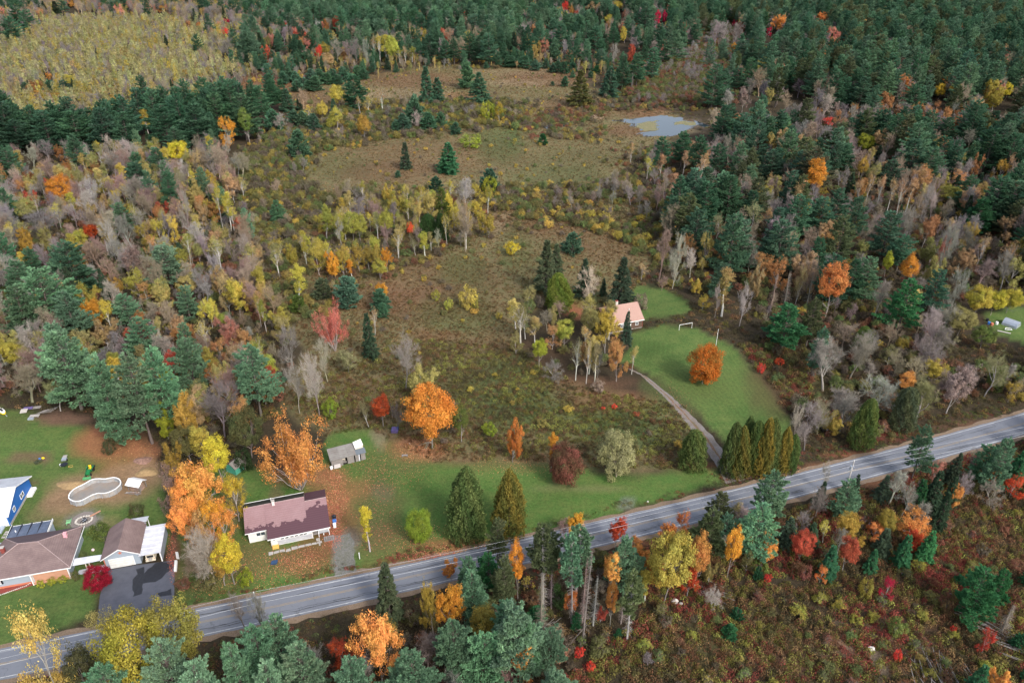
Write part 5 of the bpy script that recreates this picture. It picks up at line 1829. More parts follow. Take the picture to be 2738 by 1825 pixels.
MN = {'P': ('distant_pine_forest', 'far mass of blue green pines at the top of the picture', 'forest'), 'B': ('distant_bare_wood', 'far mass of leafless grey trees', 'wood'), 'A': ('distant_aspen_wood', 'far mass of pale aspens', 'wood'),
      'M': ('distant_maple_wood', 'far scattered autumn maples', 'wood'), 'S': ('distant_spruce_wood', 'far scattered spruces', 'wood'), 'L': ('poplar_plantation', 'dense plantation of young yellow green poplars at the upper left', 'plantation'),
      'H': ('shrub_thicket', 'thicket of low olive and brown shrubs around the meadows', 'thicket'), 'C': ('distant_cedars', 'far cedars', 'wood'), 'Q': ('distant_young_pines', 'scattered low pines', 'wood'), 'O': ('distant_broadleaf_wood', 'far leafy trees', 'wood')}
for k in MN:
    es = [e for e in MASS if e['k'] == k]
    mats = [[ms[-1]] if k not in 'HBA' else ms for ms in MESH[k]]
    mass_of(es, *MN[k], mats, DIM[k])

# ------------------------------------------------------------------ ground cover
def scatter_zone(polys, dens_fn, excl=(), n_max=200000, margin=0.0):
    P_ = []
    for poly in polys:
        x0, y0 = poly.min(0); x1, y1 = poly.max(0); y1 = min(y1, 900); x0 = max(x0, -700); x1 = min(x1, 700)
        for ya, yb in ((y0, 140), (140, 220), (220, 340), (340, 520), (520, 900)):
            a, b_ = max(y0, ya), min(y1, yb)
            if b_ <= a: continue
            sp = dens_fn((a + b_) / 2)
            m = int((x1 - x0) * (b_ - a) / sp ** 2)
            X = rng.uniform(x0, x1, m); Y = rng.uniform(a, b_, m)
            qx, qy, _ = proj(X, Y); ok = (qx > -120) & (qx < 2860) & (qy < 1960) & inpoly(X + wob(X, Y, .8), Y + wob(Y, X, .8), poly)
            X, Y = X[ok], Y[ok]
            for e_ in excl:
                ok = ~inpoly(X, Y, e_); X, Y = X[ok], Y[ok]
            ok = roadclear(X, Y, 1.6); X, Y = X[ok], Y[ok]
            P_.append(np.c_[X, Y, np.full(len(X), sp)])
    return np.concatenate(P_)
LAWNS = [POLY[k] for k in ('lawn_left', 'lawn_house', 'lawn_drive', 'lawn_back', 'lawn_green')]
PONDX = [(lambda q: q.mean(0) + (q - q.mean(0)) * .90)(q_) for q_ in [tp(2, 0, [(940,1060),(1260,1040),(1400,1025),(1520,1050),(1720,1100),(1840,1140),(1640,1160),(1490,1235),(1180,1235),(1100,1110)]), tp(2, 0, [(1370,850),(1440,830),(1540,800),(1450,850),(1400,880),(1450,930),(1400,925)]), tp(2, 0, [(300,1120),(560,1085),(600,1110),(430,1165)])]]
DRIVEX = [np.array(poly_from(0, 1)), atn(np.array([(885,1425),(945,1420),(960,1540),(888,1545)])), atn(np.array([(560,1060),(1000,1160),(1000,1260),(860,1290),(560,1290)]))[:0]]
DRIVEX = DRIVEX[:2]
# brown and green tussocks of the meadow, coloured by place
Gp = scatter_zone([POLY['meadow']], lambda y: .85 if y < 220 else (1.1 if y < 340 else 1.6), LAWNS + PONDX + DRIVEX)
gc1, gc2_ = ground_colour(Gp[:, 0], Gp[:, 1])
m = len(Gp)
pal = np.array([(.14,.085,.045),(.09,.09,.035),(.17,.13,.075),(.10,.06,.035),(.12,.115,.045),(.06,.085,.025)])
pk = (np.sin(Gp[:, 0] / 7 + 1.2 * np.sin(Gp[:, 1] / 9)) + np.sin(Gp[:, 1] / 6 + Gp[:, 0] / 13)) * .9 + 2.5 + rng.normal(0, 1.1, m)
pc = pal[np.clip(pk, 0, 5).astype(int)]
cc = gc1 * .55 + pc * .45
cc *= np.exp(rng.normal(0, .26, (m, 1))) * 1.25
s_ = (Gp[:, 2] / 1.0) ** .2 * rng.uniform(.45, .95, m)
hz_ = rng.uniform(.45, 1.1, m) * np.where(Gp[:, 1] > 300, .9, 1)
gn_scatter('meadow_grass', [[t] for t in TUFT], np.c_[Gp[:, :2], np.zeros(m)], np.c_[np.zeros((m, 2)), rng.uniform(0, 6.28, m)], np.c_[s_ * 1.25, s_ * 1.25, hz_], rng.integers(len(TUFT), size=m), cc, cc * np.array([1.15, 1.0, .8]), 'rough brown and olive meadow grass', 'grass')
print('tussocks', m)
# weeds and low brush in the clearing, in the woods' floor and along verges
def weeds(name, polys, dens, cks, lab, cat, h=(.5, 1.3), excl=None, sc=1.0):
    Q = scatter_zone(polys, dens, (LAWNS + PONDX + DRIVEX) if excl is None else excl)
    m = len(Q)
    if not m: return
    f = (np.sin(Q[:, 0] / 4.3 + 1.5 * np.sin(Q[:, 1] / 5.1)) + np.sin(Q[:, 1] / 3.7 - Q[:, 0] / 6.1)) * .25 + .5 + rng.normal(0, .3, m)
    ii = np.clip((f * len(cks)).astype(int), 0, len(cks) - 1)
    c1 = np.array([CK[c_][0] for c_ in cks])[ii] * np.exp(rng.normal(0, .22, (m, 1))); c2 = np.array([CK[c_][1] for c_ in cks])[ii]
    s_ = (Q[:, 2]) ** .5 * rng.uniform(.55, 1.2, m) * sc
    gn_scatter(name, [[t] for t in WEED] + [[TUFT[0]]], np.c_[Q[:, :2], np.zeros(m)], np.c_[np.zeros((m, 2)), rng.uniform(0, 6.28, m)], np.c_[s_, s_, rng.uniform(h[0], h[1], m)], rng.integers(len(WEED) + 1, size=m), c1, c2, lab, cat)
    print(name, m)
weeds('clearing_brush', [ZP['brush'], ZP['strip'], ZP['verge_wood']], lambda y: .68 if y < 120 else .9, ['w6','w2','w3','w2','w1','w1','w6','w5','w4'], 'tangled russet, olive and yellow brush in the clearing', 'brush', (.6, 1.7), sc=1.25)
weeds('forest_undergrowth', [ZP[k] for k in ('leftwood','rightwood','lowwood','front','hedge','gap','gap2','copse','sh_left','sh_mid','sh_pond','sh_low','rim','margin')], lambda y: 1.4 if y < 200 else (1.9 if y < 340 else 3.4), ['w6','w6','w2','w1','w6','w3','w6'], 'dark undergrowth on the floor of the woods', 'undergrowth', (.5, 1.2))
weeds('goldenrod_patch', [W([(940,780),(1200,790),(1300,880),(1560,930),(1640,1050),(1540,1080),(1300,1060),(1060,1050),(900,990),(740,980),(660,930),(760,850)])], lambda y: 1.1, ['w6','w1','w2','w1','w6','w5'], 'waist-high brown and olive weeds of the rough field', 'weeds', (.5, 1.1))

def band(o0, o1, x0, x1):
    k_ = (RX >= x0) & (RX <= x1); c_ = np.c_[RX, RY][k_]; n_ = NRM[k_]
    return np.concatenate([c_ + n_ * o0, (c_ + n_ * o1)[::-1]])
weeds('roadside_weeds', [band(-HALF - 1.6, -HALF - 8, -110, 130), band(HALF + 1.4, HALF + 6, 45, 130), band(HALF + 1.2, HALF + 3, -60, 40)], lambda y: .75, ['w6','w1','sh4','w2','lg','w6','w4'], 'low green and russet weeds along the road verges', 'weeds', (.15, .5), excl=[np.zeros((3, 2))], sc=.8)
# ================================================================== buildings
def shingle(name, c1, c2, course=.17, dark=None, dark_fn=None):
    m, n, b = new_mat(name)
    co = n.nodes.new('ShaderNodeTexCoord').outputs['Object']
    c = mixc(n, noise(n, .35, 6, .7, co), c1, c2)
    c = mixc(n, noise(n, 5.0, 3, .8, co, 0, .45), c, tuple(q * .45 for q in c1))
    if dark_fn:
        sp = n.nodes.new('ShaderNodeSeparateXYZ'); n.links.new(co, sp.inputs[0])
        edge = math_node(n, 'ADD', sp.outputs[1], noise(n, .55, 6, .6, co, -1.3, 1.3))
        k = math_node(n, 'LESS_THAN', edge, dark_fn)
        c = mixc(n, k, c, dark)
    sp2 = n.nodes.new('ShaderNodeSeparateXYZ'); n.links.new(co, sp2.inputs[0])
    s = math_node(n, 'SINE', math_node(n, 'MULTIPLY', sp2.outputs[2], 6.283 / course * 1.0))
    st_ = math_node(n, 'MULTIPLY_ADD', s, .06); st_.node.inputs[2].default_value = 1.0
    x = n.nodes.new('ShaderNodeVectorMath'); x.operation = 'SCALE'
    n.links.new(c, x.inputs[0]); n.links.new(st_, x.inputs['Scale']); n.links.new(x.outputs[0], b.inputs['Base Color'])
    b.inputs['Roughness'].default_value = .93; b.inputs['Specular IOR Level'].default_value = .15
    return m
m_mauve = shingle('mauve_shingle', (.25,.15,.155), (.30,.195,.20), dark=(.085,.045,.055), dark_fn=.15)
m_mauve2 = shingle('mauve_shingle_side', (.25,.15,.155), (.29,.185,.19), dark=(.085,.045,.055), dark_fn=2.3)
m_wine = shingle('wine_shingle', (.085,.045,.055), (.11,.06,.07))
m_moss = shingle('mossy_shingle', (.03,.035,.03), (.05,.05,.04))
m_brown = shingle('brown_shingle', (.24,.175,.165), (.13,.09,.088), .14)
m_tan = shingle('tan_shingle', (.36,.225,.185), (.40,.26,.215))
m_greyr = shingle('grey_shingle', (.24,.22,.20), (.16,.15,.135))
m_wwall = simple('white_wall', (.72,.71,.68), .7, .10, 1.5, col2=(.60,.60,.58))
m_white = simple('white_trim', (.78,.78,.77), .6, .05, 2)
m_gwall = simple('blue_grey_siding', (.30,.35,.41), .7, .08, 2, stretch=(1, 1, 14))
m_blue = simple('blue_siding', (.025,.13,.42), .6, .08, 2, stretch=(1, 1, 14))
m_metal = simple('white_metal_roof', (.62,.64,.68), .35, .12, .9, col2=(.45,.45,.50), stretch=(1, 6, 1))
m_wmetal = simple('clean_white_roof', (.86,.86,.86), .4, .03, 1)
m_dblue = simple('slate_blue_roof', (.075,.10,.155), .55, .2, 1.2, col2=(.11,.13,.18))
m_seam = simple('roof_seam', (.03,.035,.05), .6, .1, 2)
m_glass, n_, b_ = new_mat('window_glass'); b_.inputs['Base Color'].default_value = (.05,.065,.08,1); b_.inputs['Roughness'].default_value = .12
m_dark = simple('dark_opening', (.02,.017,.015), .9, .2, 2)
m_wood = simple('weathered_wood', (.27,.25,.235), .9, .35, 2, col2=(.17,.155,.145), stretch=(1, 1, 6))
m_woodr = simple('old_board_roof', (.21,.205,.19), .95, .3, 1.2, col2=(.15,.13,.12), stretch=(.5, 4, 1))
m_brownw = simple('brown_wall', (.12,.07,.045), .9, .4, 1.5, col2=(.07,.05,.045), stretch=(6, 6, 1))
m_conc = simple('concrete', (.40,.37,.34), .9, .2, 2, col2=(.30,.28,.26))
m_peach = simple('peach_deck', (.48,.26,.17), .85, .1, 1.5)
m_brick = simple('brick_red', (.22,.05,.04), .9, .25, 3)
m_orange = simple('terracotta', (.50,.17,.10), .8, .1, 3)
m_yw = simple('yellow_wood', (.60,.38,.10), .8, .1, 2)
m_cream = simple('cream', (.62,.56,.45), .7, .08, 2)
m_steel = simple('galvanised', (.42,.46,.52), .4, .15, 1.5, metal=.5, stretch=(1, 8, 1))
m_green = simple('tractor_green', (.015,.17,.05), .45, .1, 2); m_yel2 = simple('tractor_yellow', (.70,.50,.02), .5, .05, 2)
m_lgreen = simple('mint_paint', (.22,.50,.24), .6, .05, 2); m_bucket = simple('bucket_green', (.10,.32,.14), .6, .15, 2)
m_teal = simple('teal_wall', (.06,.27,.19), .8, .2, 2); m_rub = simple('rubber', (.02,.02,.02), .9, .2, 2)
m_black = simple('black_steel', (.015,.018,.025), .5, .1, 2); m_navy = simple('navy_plastic', (.03,.06,.12), .4, .1, 2); m_bl2 = simple('bright_blue_plastic', (.06,.18,.50), .5, .05, 2)
m_char = simple('charred_wood', (.03,.032,.04), .9, .5, 3); m_stone = simple('pale_stone', (.48,.45,.41), .9, .2, 4)
m_log = simple('cut_logs', (.33,.20,.13), .9, .4, 3, col2=(.20,.17,.16))
m_polew = simple('grey_pole', (.40,.38,.36), .9, .15, 2); m_wire = simple('wire', (.45,.46,.47), .5, .05, 1)
m_purple = simple('purple_fabric', (.12,.09,.22), .8, .15, 2)
m_linerA, n, b = new_mat('pool_liner')
co = n.nodes.new('ShaderNodeTexCoord').outputs['Object']
c = mixc(n, noise(n, .28, 5, .6, co), (.20,.215,.22), (.27,.19,.13)); c = mixc(n, noise(n, .9, 6, .7, co, -.5, .7), c, (.16,.155,.15))
n.links.new(c, b.inputs['Base Color']); b.inputs['Roughness'].default_value = .6

def slope(mb, u0, u1, va, za, vb, zb, th=.14):
    """Roof plane between the lines v=va, z=za and v=vb, z=zb for u0..u1."""
    q = [(u0, vb, zb), (u1, vb, zb), (u1, va, za), (u0, va, za)]
    if va < vb: q = q[::-1]
    return mb.slab(q, th)
def window(par, a, b_, t=.07, mull=1, frame=None, facing='v', out=-1):
    """Window on a wall: a and b_ are opposite corners (across, depth position, z)."""
    fr = frame or m_white
    f = MB(); (u0, v0, z0), (u1, v1, z1) = a, b_
    w_ = .09
    if facing == 'v':
        d0, d1 = (v0 + out * t, v0 - out * .02)
        lo_, hi_ = min(d0, d1), max(d0, d1)
        f.box((u0, lo_, z0), (u1, hi_, z0 + w_)); f.box((u0, lo_, z1 - w_), (u1, hi_, z1))
        f.box((u0, lo_, z0 + w_), (u0 + w_, hi_, z1 - w_)); f.box((u1 - w_, lo_, z0 + w_), (u1, hi_, z1 - w_))
        for i in range(mull):
            q = u0 + (u1 - u0) * (i + 1) / (mull + 1); f.box((q - .03, lo_, z0 + w_), (q + .03, hi_, z1 - w_))
        g = MB().box((u0 + w_, v0 + out * .03, z0 + w_), (u1 - w_, v0 + out * .005, z1 - w_)) if out > 0 else MB().box((u0 + w_, v0 - .03, z0 + w_), (u1 - w_, v0 - .005, z1 - w_))
    else:
        lo_, hi_ = u0 - .02, u0 + t
        f.box((lo_, v0, z0), (hi_, v1, z0 + w_)); f.box((lo_, v0, z1 - w_), (hi_, v1, z1))
        f.box((lo_, v0, z0 + w_), (hi_, v0 + w_, z1 - w_)); f.box((lo_, v1 - w_, z0 + w_), (hi_, v1, z1 - w_))
        for i in range(mull):
            q = v0 + (v1 - v0) * (i + 1) / (mull + 1); f.box((lo_, q - .03, z0 + w_), (hi_, q + .03, z1 - w_))
        g = MB().box((u0 + .005, v0 + w_, z0 + w_), (u0 + .03, v1 - w_, z1 - w_))
    o = f.build('window', fr, par); g.build('pane', m_glass, o)
    return o
def extr_u(mb, prof, u0, u1):
    n = len(prof)
    return mb.add([(u0, v, z) for v, z in prof] + [(u1, v, z) for v, z in prof], [tuple(range(n - 1, -1, -1)), tuple(range(n, 2 * n))] + [(i, (i + 1) % n, (i + 1) % n + n, i + n) for i in range(n)])
def extr_v(mb, prof, v0, v1):
    n = len(prof)
    return mb.add([(u, v0, z) for u, z in prof] + [(u, v1, z) for u, z in prof], [tuple(range(n)), tuple(range(2 * n - 1, n - 1, -1))] + [(i, i + n, (i + 1) % n + n, (i + 1) % n) for i in range(n)])

# ---- mauve-roofed house
h = empty('mauve_roofed_house', (-53.0, 111.5, 0), R(17.3), 'low white house with a mauve and wine stained shingle roof by the road', 'house')
extr_u(MB(), [(0, 0), (7.35, 0), (7.35, 3.86), (4.9, 4.88), (0, 2.95)], 0, 11.5).build('wall', m_wwall, h)
extr_u(MB(), [(0.02, 0), (8.2, 0), (8.2, 2.98), (3.8, 4.58), (.02, 2.9)], 11.52, 15.6).build('wall', m_wwall, h)
slope(MB(), -.45, 3.7, -.5, 2.98, 4.9, 5.06).build('roof', m_mauve, h)
slope(MB(), 3.703, 11.62, -2.8, 2.36, 4.9, 5.06).build('roof', m_mauve, h)
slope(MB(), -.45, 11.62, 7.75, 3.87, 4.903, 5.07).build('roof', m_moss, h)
slope(MB(), 11.623, 16.0, -2.8, 2.38, 3.8, 4.76).build('roof', m_mauve2, h)
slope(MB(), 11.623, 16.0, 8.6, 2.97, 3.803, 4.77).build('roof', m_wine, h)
MB().box((-.47, -.56, 2.82), (3.7, -.505, 3.0)).box((3.7, -2.87, 2.18), (16.0, -2.805, 2.38)).box((-.47, 7.76, 3.7), (11.62, 7.84, 3.92)).build('fascia', m_white, h)
MB().box((11.63, 3.7, 4.76), (16.0, 3.86, 4.82)).box((-.45, 4.83, 5.05), (11.6, 4.97, 5.11)).build('ridge_cap', simple('ridge_cap', (.36,.27,.26), .9), h)
c_ = MB().box((5.2, 4.25, 4.4), (5.75, 4.75, 5.95)).build('chimney', simple('whitewashed_brick', (.62,.55,.52), .9, .15, 4), h); MB().box((5.14, 4.19, 5.952), (5.81, 4.81, 6.06)).build('cap', m_conc, c_)
MB().bar((5.0, 6.0, 4.3), (5.0, 6.0, 5.5), .06).build('vent_pipe', m_white, h)
window(h, (1.5, 0, 1.35), (3.3, 0, 2.35), mull=1)
MB().box((4.2, -2.3, 0), (12.2, -.003, 2.42)).build('porch', m_wwall, h)
MB().box((5.45, -2.34, .15), (12.2, -2.303, 1.25)).build('weathered_panel', simple('worn_white_board', (.50,.50,.52), .85, .25, 1.2, col2=(.33,.34,.38), stretch=(1, 1, 5)), h)
for i, u in enumerate((6.05, 6.95, 7.95, 8.8, 9.75, 10.55)): window(h, (u, -2.3, 1.3), (u + .82, -2.3, 2.2), mull=0)
d_ = MB().box((4.45, -2.36, .35), (5.4, -2.303, 2.25)).build('door', m_wwall, h)
window(h, (4.62, -2.36, 1.45), (5.22, -2.36, 2.05), t=.03, mull=2).name = 'door_window'
st = MB()
for i in range(3): st.box((4.35, -3.3 + i * .32, 0), (5.6, -2.38 if i == 2 else -3.3 + (i + 1) * .32, .12 * (i + 1)))
st.build('steps', m_yw, h)
MB().box((12.203, -2.3, .72), (15.7, -.01, .9)).build('deck', m_wood, h)
MB().box((12.21, -.08, .9), (13.5, -.02, 2.4)).build('porch_back_wall', simple('rusty_boards', (.22,.075,.045), .9, .5, 2, col2=(.05,.035,.03), stretch=(7, 1, .6)), h)
MB().box((13.5, -2.3, 1.55), (15.65, -2.2, 2.32)).build('porch_panel', m_wwall, h)
MB().box((13.5, -2.3, .9), (15.65, -2.22, 1.548)).build('railing_panel', simple('grey_panel', (.36,.38,.41), .8, .25, 1.2), h)
for u in (12.3, 13.55, 15.6): MB().box((u - .06, -2.42, 0), (u + .06, -2.305, 2.3)).build('post', m_white, h)
for u in (14.5,): MB().box((u - .08, -2.1, 0), (u + .08, -1.9, .72)).build('post', m_white, h)
def loc(o, u, v, z=0):
    c, s = math.cos(o.rotation_euler.z), math.sin(o.rotation_euler.z); return (o.location.x + u * c - v * s, o.location.y + u * s + v * c, z)
pth = empty('stepping_stone_path', loc(h, 3.6, -4.2), R(17.3), 'broken pale concrete slabs laid along the front of the mauve-roofed house', 'path')
for a, b_, d, e in ((0, .8, -.5, .35), (.95, 2.0, -.35, .3), (2.1, 3.1, -.3, .35), (3.25, 4.2, -.45, .25), (4.35, 5.6, -.3, .4), (5.7, 6.9, -.2, .42), (7.0, 8.2, -.15, .4), (8.3, 9.3, -.05, .42), (9.4, 10.4, 0, .4)):
    j = lambda: random.uniform(-.09, .09)
    MB().prism([(a + j(), d + j()), (b_ + j(), d + j()), (b_ + j(), e + j()), (a + j(), e + j())], .02, .09 + random.uniform(0, .03)).build('slab', m_conc, pth)
pal = empty('wooden_steps', loc(h, 14.4, -3.6), R(17.3), 'small grey board steps lying in red leaves before the porch', 'steps')
for i in range(5): MB().box((i * .42, -.6, .18), (i * .42 + .3, .7, .26)).build('board', m_wood, pal)
MB().box((0, -.62, .03), (2.0, -.5, .178)).box((0, .55, .03), (2.0, .67, .178)).build('stringer', m_wood, pal)
MB().box((-1.1, -1.3, 0), (-.8, .9, .1)).box((-1.5, .1, 0), (-1.12, .4, .5)).build('loose_board', m_conc, pal)
g = empty('grill', loc(h, 16.6, 1.2), R(17.3), 'dark barbecue with a bright blue tub beside the mauve-roofed house wall', 'barbecue')
MB().box((0, .4, .5), (.8, 1.0, 1.0)).box((.05, .45, 0), (.12, .52, .5)).box((.68, .45, 0), (.75, .52, .5)).build('firebox', m_black, g); MB().ball((.4, .7, 1.0), .42, .32, .28).build('lid', m_black, g)
MB().box((.0, -.35, 0), (.75, .3, .45)).build('tub', m_bl2, g)
tag(MB().box((0, 0, 0), (.55, .6, .8)).box((-.04, -.04, .8), (.59, .64, .86)).build('freezer', m_white, None, loc(h, 16.6, -.7), R(17.3)), 'small white box standing below the blue tub at the house corner', 'box')
tag(MB().slab([(0, 0, .35), (1.25, .3, .35), (1.3, 1.1, .45), (.1, .9, .5)], .06).box((.2, .2, 0), (1.1, .8, .29)).build('tank_cover', m_navy, None, (*at(724, 1512), 0), R(8)), 'dark blue lid lying on the lawn below the mauve-roofed house', 'lid')

# ---- weathered shed
s = empty('weathered_shed', (-41.3, 135.2, 0), R(24), 'long collapsing grey board shed with a lean roof and one raised white panel', 'shed')
Ls = 7.9; ops = ((2.6, 3.7), (5.3, 5.6), (6.3, 6.75))
u = 0.0
while u < Ls - .05:
    if not any(a - .1 < u + .12 < b_ for a, b_ in ops):
        MB().box((u, random.uniform(-.02, .02), 0), (u + .245, .05, 2.2 - .0)).build('plank', m_wood, s)
    u += .262
for u in np.arange(0, Ls - .2, .262): MB().box((u, 3.1, 0), (u + .25, 3.16, 2.95)).build('plank', m_wood, s)
for v in np.arange(.1, 3.0, .262):
    z = 2.15 + v * .25
    MB().box((.0, v, 0), (.06, v + .25, z)).build('plank', m_wood, s); MB().box((Ls - .1, v, 0), (Ls - .04, v + .25, z)).build('plank', m_wood, s)
MB().box((.1, .1, .01), (Ls - .15, 3.05, .06)).build('floor', m_dark, s)
for a, b_ in ((0, 2.0), (2.0, 4.0), (4.0, 5.75)):
    slope(MB(), a + .02 - (.25 if a == 0 else 0), b_, -.3, 2.2 + random.uniform(0, .05), 3.35, 3.1 + random.uniform(0, .06), .08).build('roof_panel', m_woodr, s)
slope(MB(), 5.77, Ls + .15, -.35, 2.2, 1.3, 2.55, .08).build('roof_panel', simple('tar_roof', (.12,.14,.16), .9, .2), s)
MB().add([(5.85, 1.2, 2.95), (7.9, 1.55, 3.1), (7.75, 3.2, 3.75), (5.75, 2.85, 3.6), (5.85, 1.2, 2.87), (7.9, 1.55, 3.02), (7.75, 3.2, 3.67), (5.75, 2.85, 3.52)], [(0, 1, 2, 3), (7, 6, 5, 4), (0, 4, 5, 1), (1, 5, 6, 2), (2, 6, 7, 3), (3, 7, 4, 0)]).build('raised_roof_panel', simple('pale_board', (.62,.60,.57), .8, .08), s)
MB().box((5.9, 1.32, 2.5), (7.75, 1.38, 3.0)).build('gable_board', m_cream, s)
MB().box((6.3, -.03, 0), (6.55, .02, 1.8)).build('door', m_metal, s)
for (x, y, z) in ((2.9, 1.0, .5), (3.3, .8, .3), (3.1, 1.5, .8)): MB().box((x - .3, y - .2, .06), (x + .25, y + .25, z)).build('junk_box', m_cream if z > .6 else m_wood, s)
lb = empty('leaning_boards', loc(s, .35, -.65), R(24), 'stack of pale boards leaning on the left front of the weathered shed', 'boards')
for i in range(5): MB().box((i * .02, .0 + i * .03, .1 + i * .2), (1.5, .12 + i * .03, .26 + i * .2)).build('board', simple('pale_lap', (.50,.47,.46), .9, .15) if i == 0 else bpy.data.materials['pale_lap'], lb)
tag(MB().box((0, 0, 0), (.55, .45, .55)).box((-.05, -.05, .55), (.6, .5, .62)).build('white_bin', m_white, None, loc(s, -.45, -.55), R(30)), 'small white bin at the left corner of the weathered shed', 'bin')
tag(MB().box((0, 0, .35), (1.4, .5, .42)).box((.1, .05, 0), (.25, .45, .35)).box((1.15, .05, 0), (1.3, .45, .35)).build('old_bench', m_wood, None, (*at(*tile(1, 2, 1325, 1065)), 0), R(5)), 'low grey bench on leaf litter right of the weathered shed', 'bench')
jk = empty('scrap_heap', (*at(*tile(1, 2, 1225, 850)), 0), 0, 'heap of dark blue and white scrap in the brush beside the golden maple', 'scrap')
for i in range(9): MB().box((random.uniform(0, 1.5), random.uniform(0, 1.4), 0), (random.uniform(1.6, 2.0), random.uniform(1.5, 1.9), random.uniform(.3, .9))).build('scrap_piece', [m_navy, m_purple, m_black][i % 3], jk)

# ---- small teal shed in the trees
q0 = at(606, 1259); q1 = at(632, 1270)
ang = math.atan2(q1[1] - q0[1], q1[0] - q0[0]); wd_ = math.hypot(q1[0] - q0[0], q1[1] - q0[1])
t = empty('teal_shed', (q0[0], q0[1], 0), ang, 'tiny teal hut with a grey gable roof half hidden by yellow maples', 'shed')
extr_v(MB(), [(0, 0), (wd_, 0), (wd_, 1.8), (wd_ / 2, 2.75), (0, 1.8)], 0, 2.5).build('wall', m_teal, t)
for sgn in (0, 1):
    a_ = [(wd_ / 2, -.2, 2.87), (wd_ / 2, 2.7, 2.87), (-.25, 2.7, 1.78), (-.25, -.2, 1.78)] if sgn == 0 else [(wd_ / 2 + .003, -.2, 2.88), (wd_ + .25, -.2, 1.79), (wd_ + .25, 2.7, 1.79), (wd_ / 2 + .003, 2.7, 2.88)]
    MB().slab(a_, .09).build('roof', m_greyr if sgn else m_brownw, t)

# ---- garage with carport
g = empty('garage', (-78.6, 104.5, 0), R(15), 'grey garage with a brown shingle roof and wide white door above the black drive', 'garage')
extr_v(MB(), [(0, 0), (6.3, 0), (6.3, 2.85), (3.15, 4.6), (0, 2.85)], 0, 8.1).build('wall', m_gwall, g)
for sgn in (0, 1):
    a_ = [(3.15, -.45, 4.86), (3.15, 8.5, 4.86), (-.45, 8.5, 2.86), (-.45, -.45, 2.86)] if sgn == 0 else [(3.153, -.45, 4.87), (6.6, -.45, 2.9), (6.6, 8.5, 2.9), (3.153, 8.5, 4.87)]
    MB().slab(a_, .16).build('roof', m_brown, g)
f = MB()
for (a, za, b_, zb) in ((-.45, 2.84, 3.15, 4.84), (3.15, 4.84, 6.6, 2.88)):
    f.add([(a, -.5, za - .2), (b_, -.5, zb - .2), (b_, -.5, zb), (a, -.5, za), (a, -.452, za - .2), (b_, -.452, zb - .2), (b_, -.452, zb), (a, -.452, za)], [(0, 1, 2, 3), (7, 6, 5, 4), (0, 4, 5, 1), (3, 2, 6, 7), (0, 3, 7, 4), (1, 5, 6, 2)])
f.build('fascia', m_white, g)
gd = MB().box((.75, -.06, .02), (5.2, -.003, 2.35)).build('garage_door', m_white, g)
for i in range(4): MB().box((.82, -.10, .08 + i * .57), (5.13, -.062, .6 + i * .57)).build('panel', m_wwall, gd)
MB().box((-.05, -.06, 0), (.12, -.003, 2.8)).build('brick_corner', m_orange, g)
star = []
for i in range(10):
    r_ = .42 if i % 2 == 0 else .18; a = math.pi / 2 + i * math.pi / 5
    star.append((3.15 + r_ * math.cos(a), 3.55 + r_ * math.sin(a)))
extr_v(MB(), star, -.07, -.01).build('star_ornament', m_orange, g)
slope(MB(), 6.3, 10.35, -.65, 2.52, 7.45, 2.66, .12).build('carport_roof', m_metal, g)
for i in range(5): MB().box((6.35, .9 + i * 1.4, 2.60 + .02 * i), (10.3, .95 + i * 1.4, 2.675 + .02 * i)).build('roof_seam', m_white, g)
MB().box((10.1, -.3, 0), (10.2, 7.2, 2.42)).build('carport_wall', m_gwall, g)
MB().box((6.35, 7.15, 0), (10.1, 7.25, 2.42)).build('carport_back_wall', m_gwall, g)
MB().box((10.02, -.55, 0), (10.2, -.35, 2.42)).build('post', m_white, g)
slope(MB(), 1.7, 6.7, 8.4, 3.3, 10.6, 2.7, .1).build('lean_to_roof', m_metal, g)
for u in (1.9, 6.4): MB().box((u - .07, 10.2, 0), (u + .07, 10.35, 2.65)).build('post', m_white, g)
MB().box((1.8, 8.15, 0), (6.5, 8.3, 3.1)).build('lean_to_wall', m_gwall, g)
# vehicle under the carport
v = empty('parked_jeep', loc(g, 7.2, -.2), R(15), 'cream off-road car with a rear spare wheel parked under the white carport roof', 'car')
MB().box((0, 0, .45), (1.75, 3.6, 1.05)).build('body', m_cream, v)
MB().box((.1, .08, 1.05), (1.65, 2.2, 1.8)).build('cab', m_cream, v)
MB().box((.28, .04, 1.15), (1.47, .079, 1.68)).build('rear_window', m_black, v)
MB().box((-.02, -.18, .42), (1.77, -.01, .6)).build('bumper', m_cream, v)
for x in (.05, 1.5):
    for y in (.6, 2.9): MB().bar((x, y, .38), (x + .22, y, .38), .38, 12).build('wheel', m_rub, v)
MB().bar((.88, -.25, .9), (.88, -.02, .9), .36, 14).build('spare_wheel', m_conc, v)
for x in (.12, 1.5): MB().box((x, -.04, .75), (x + .14, -.005, .95)).build('tail_light', m_orange, v)

# ---- hip-roofed house, its canopy and blue lean-to
hh = empty('hip_roofed_house', (-84.0, 102.6, 0), R(14.5), 'wide grey house with a brown hip roof at the left edge', 'house')
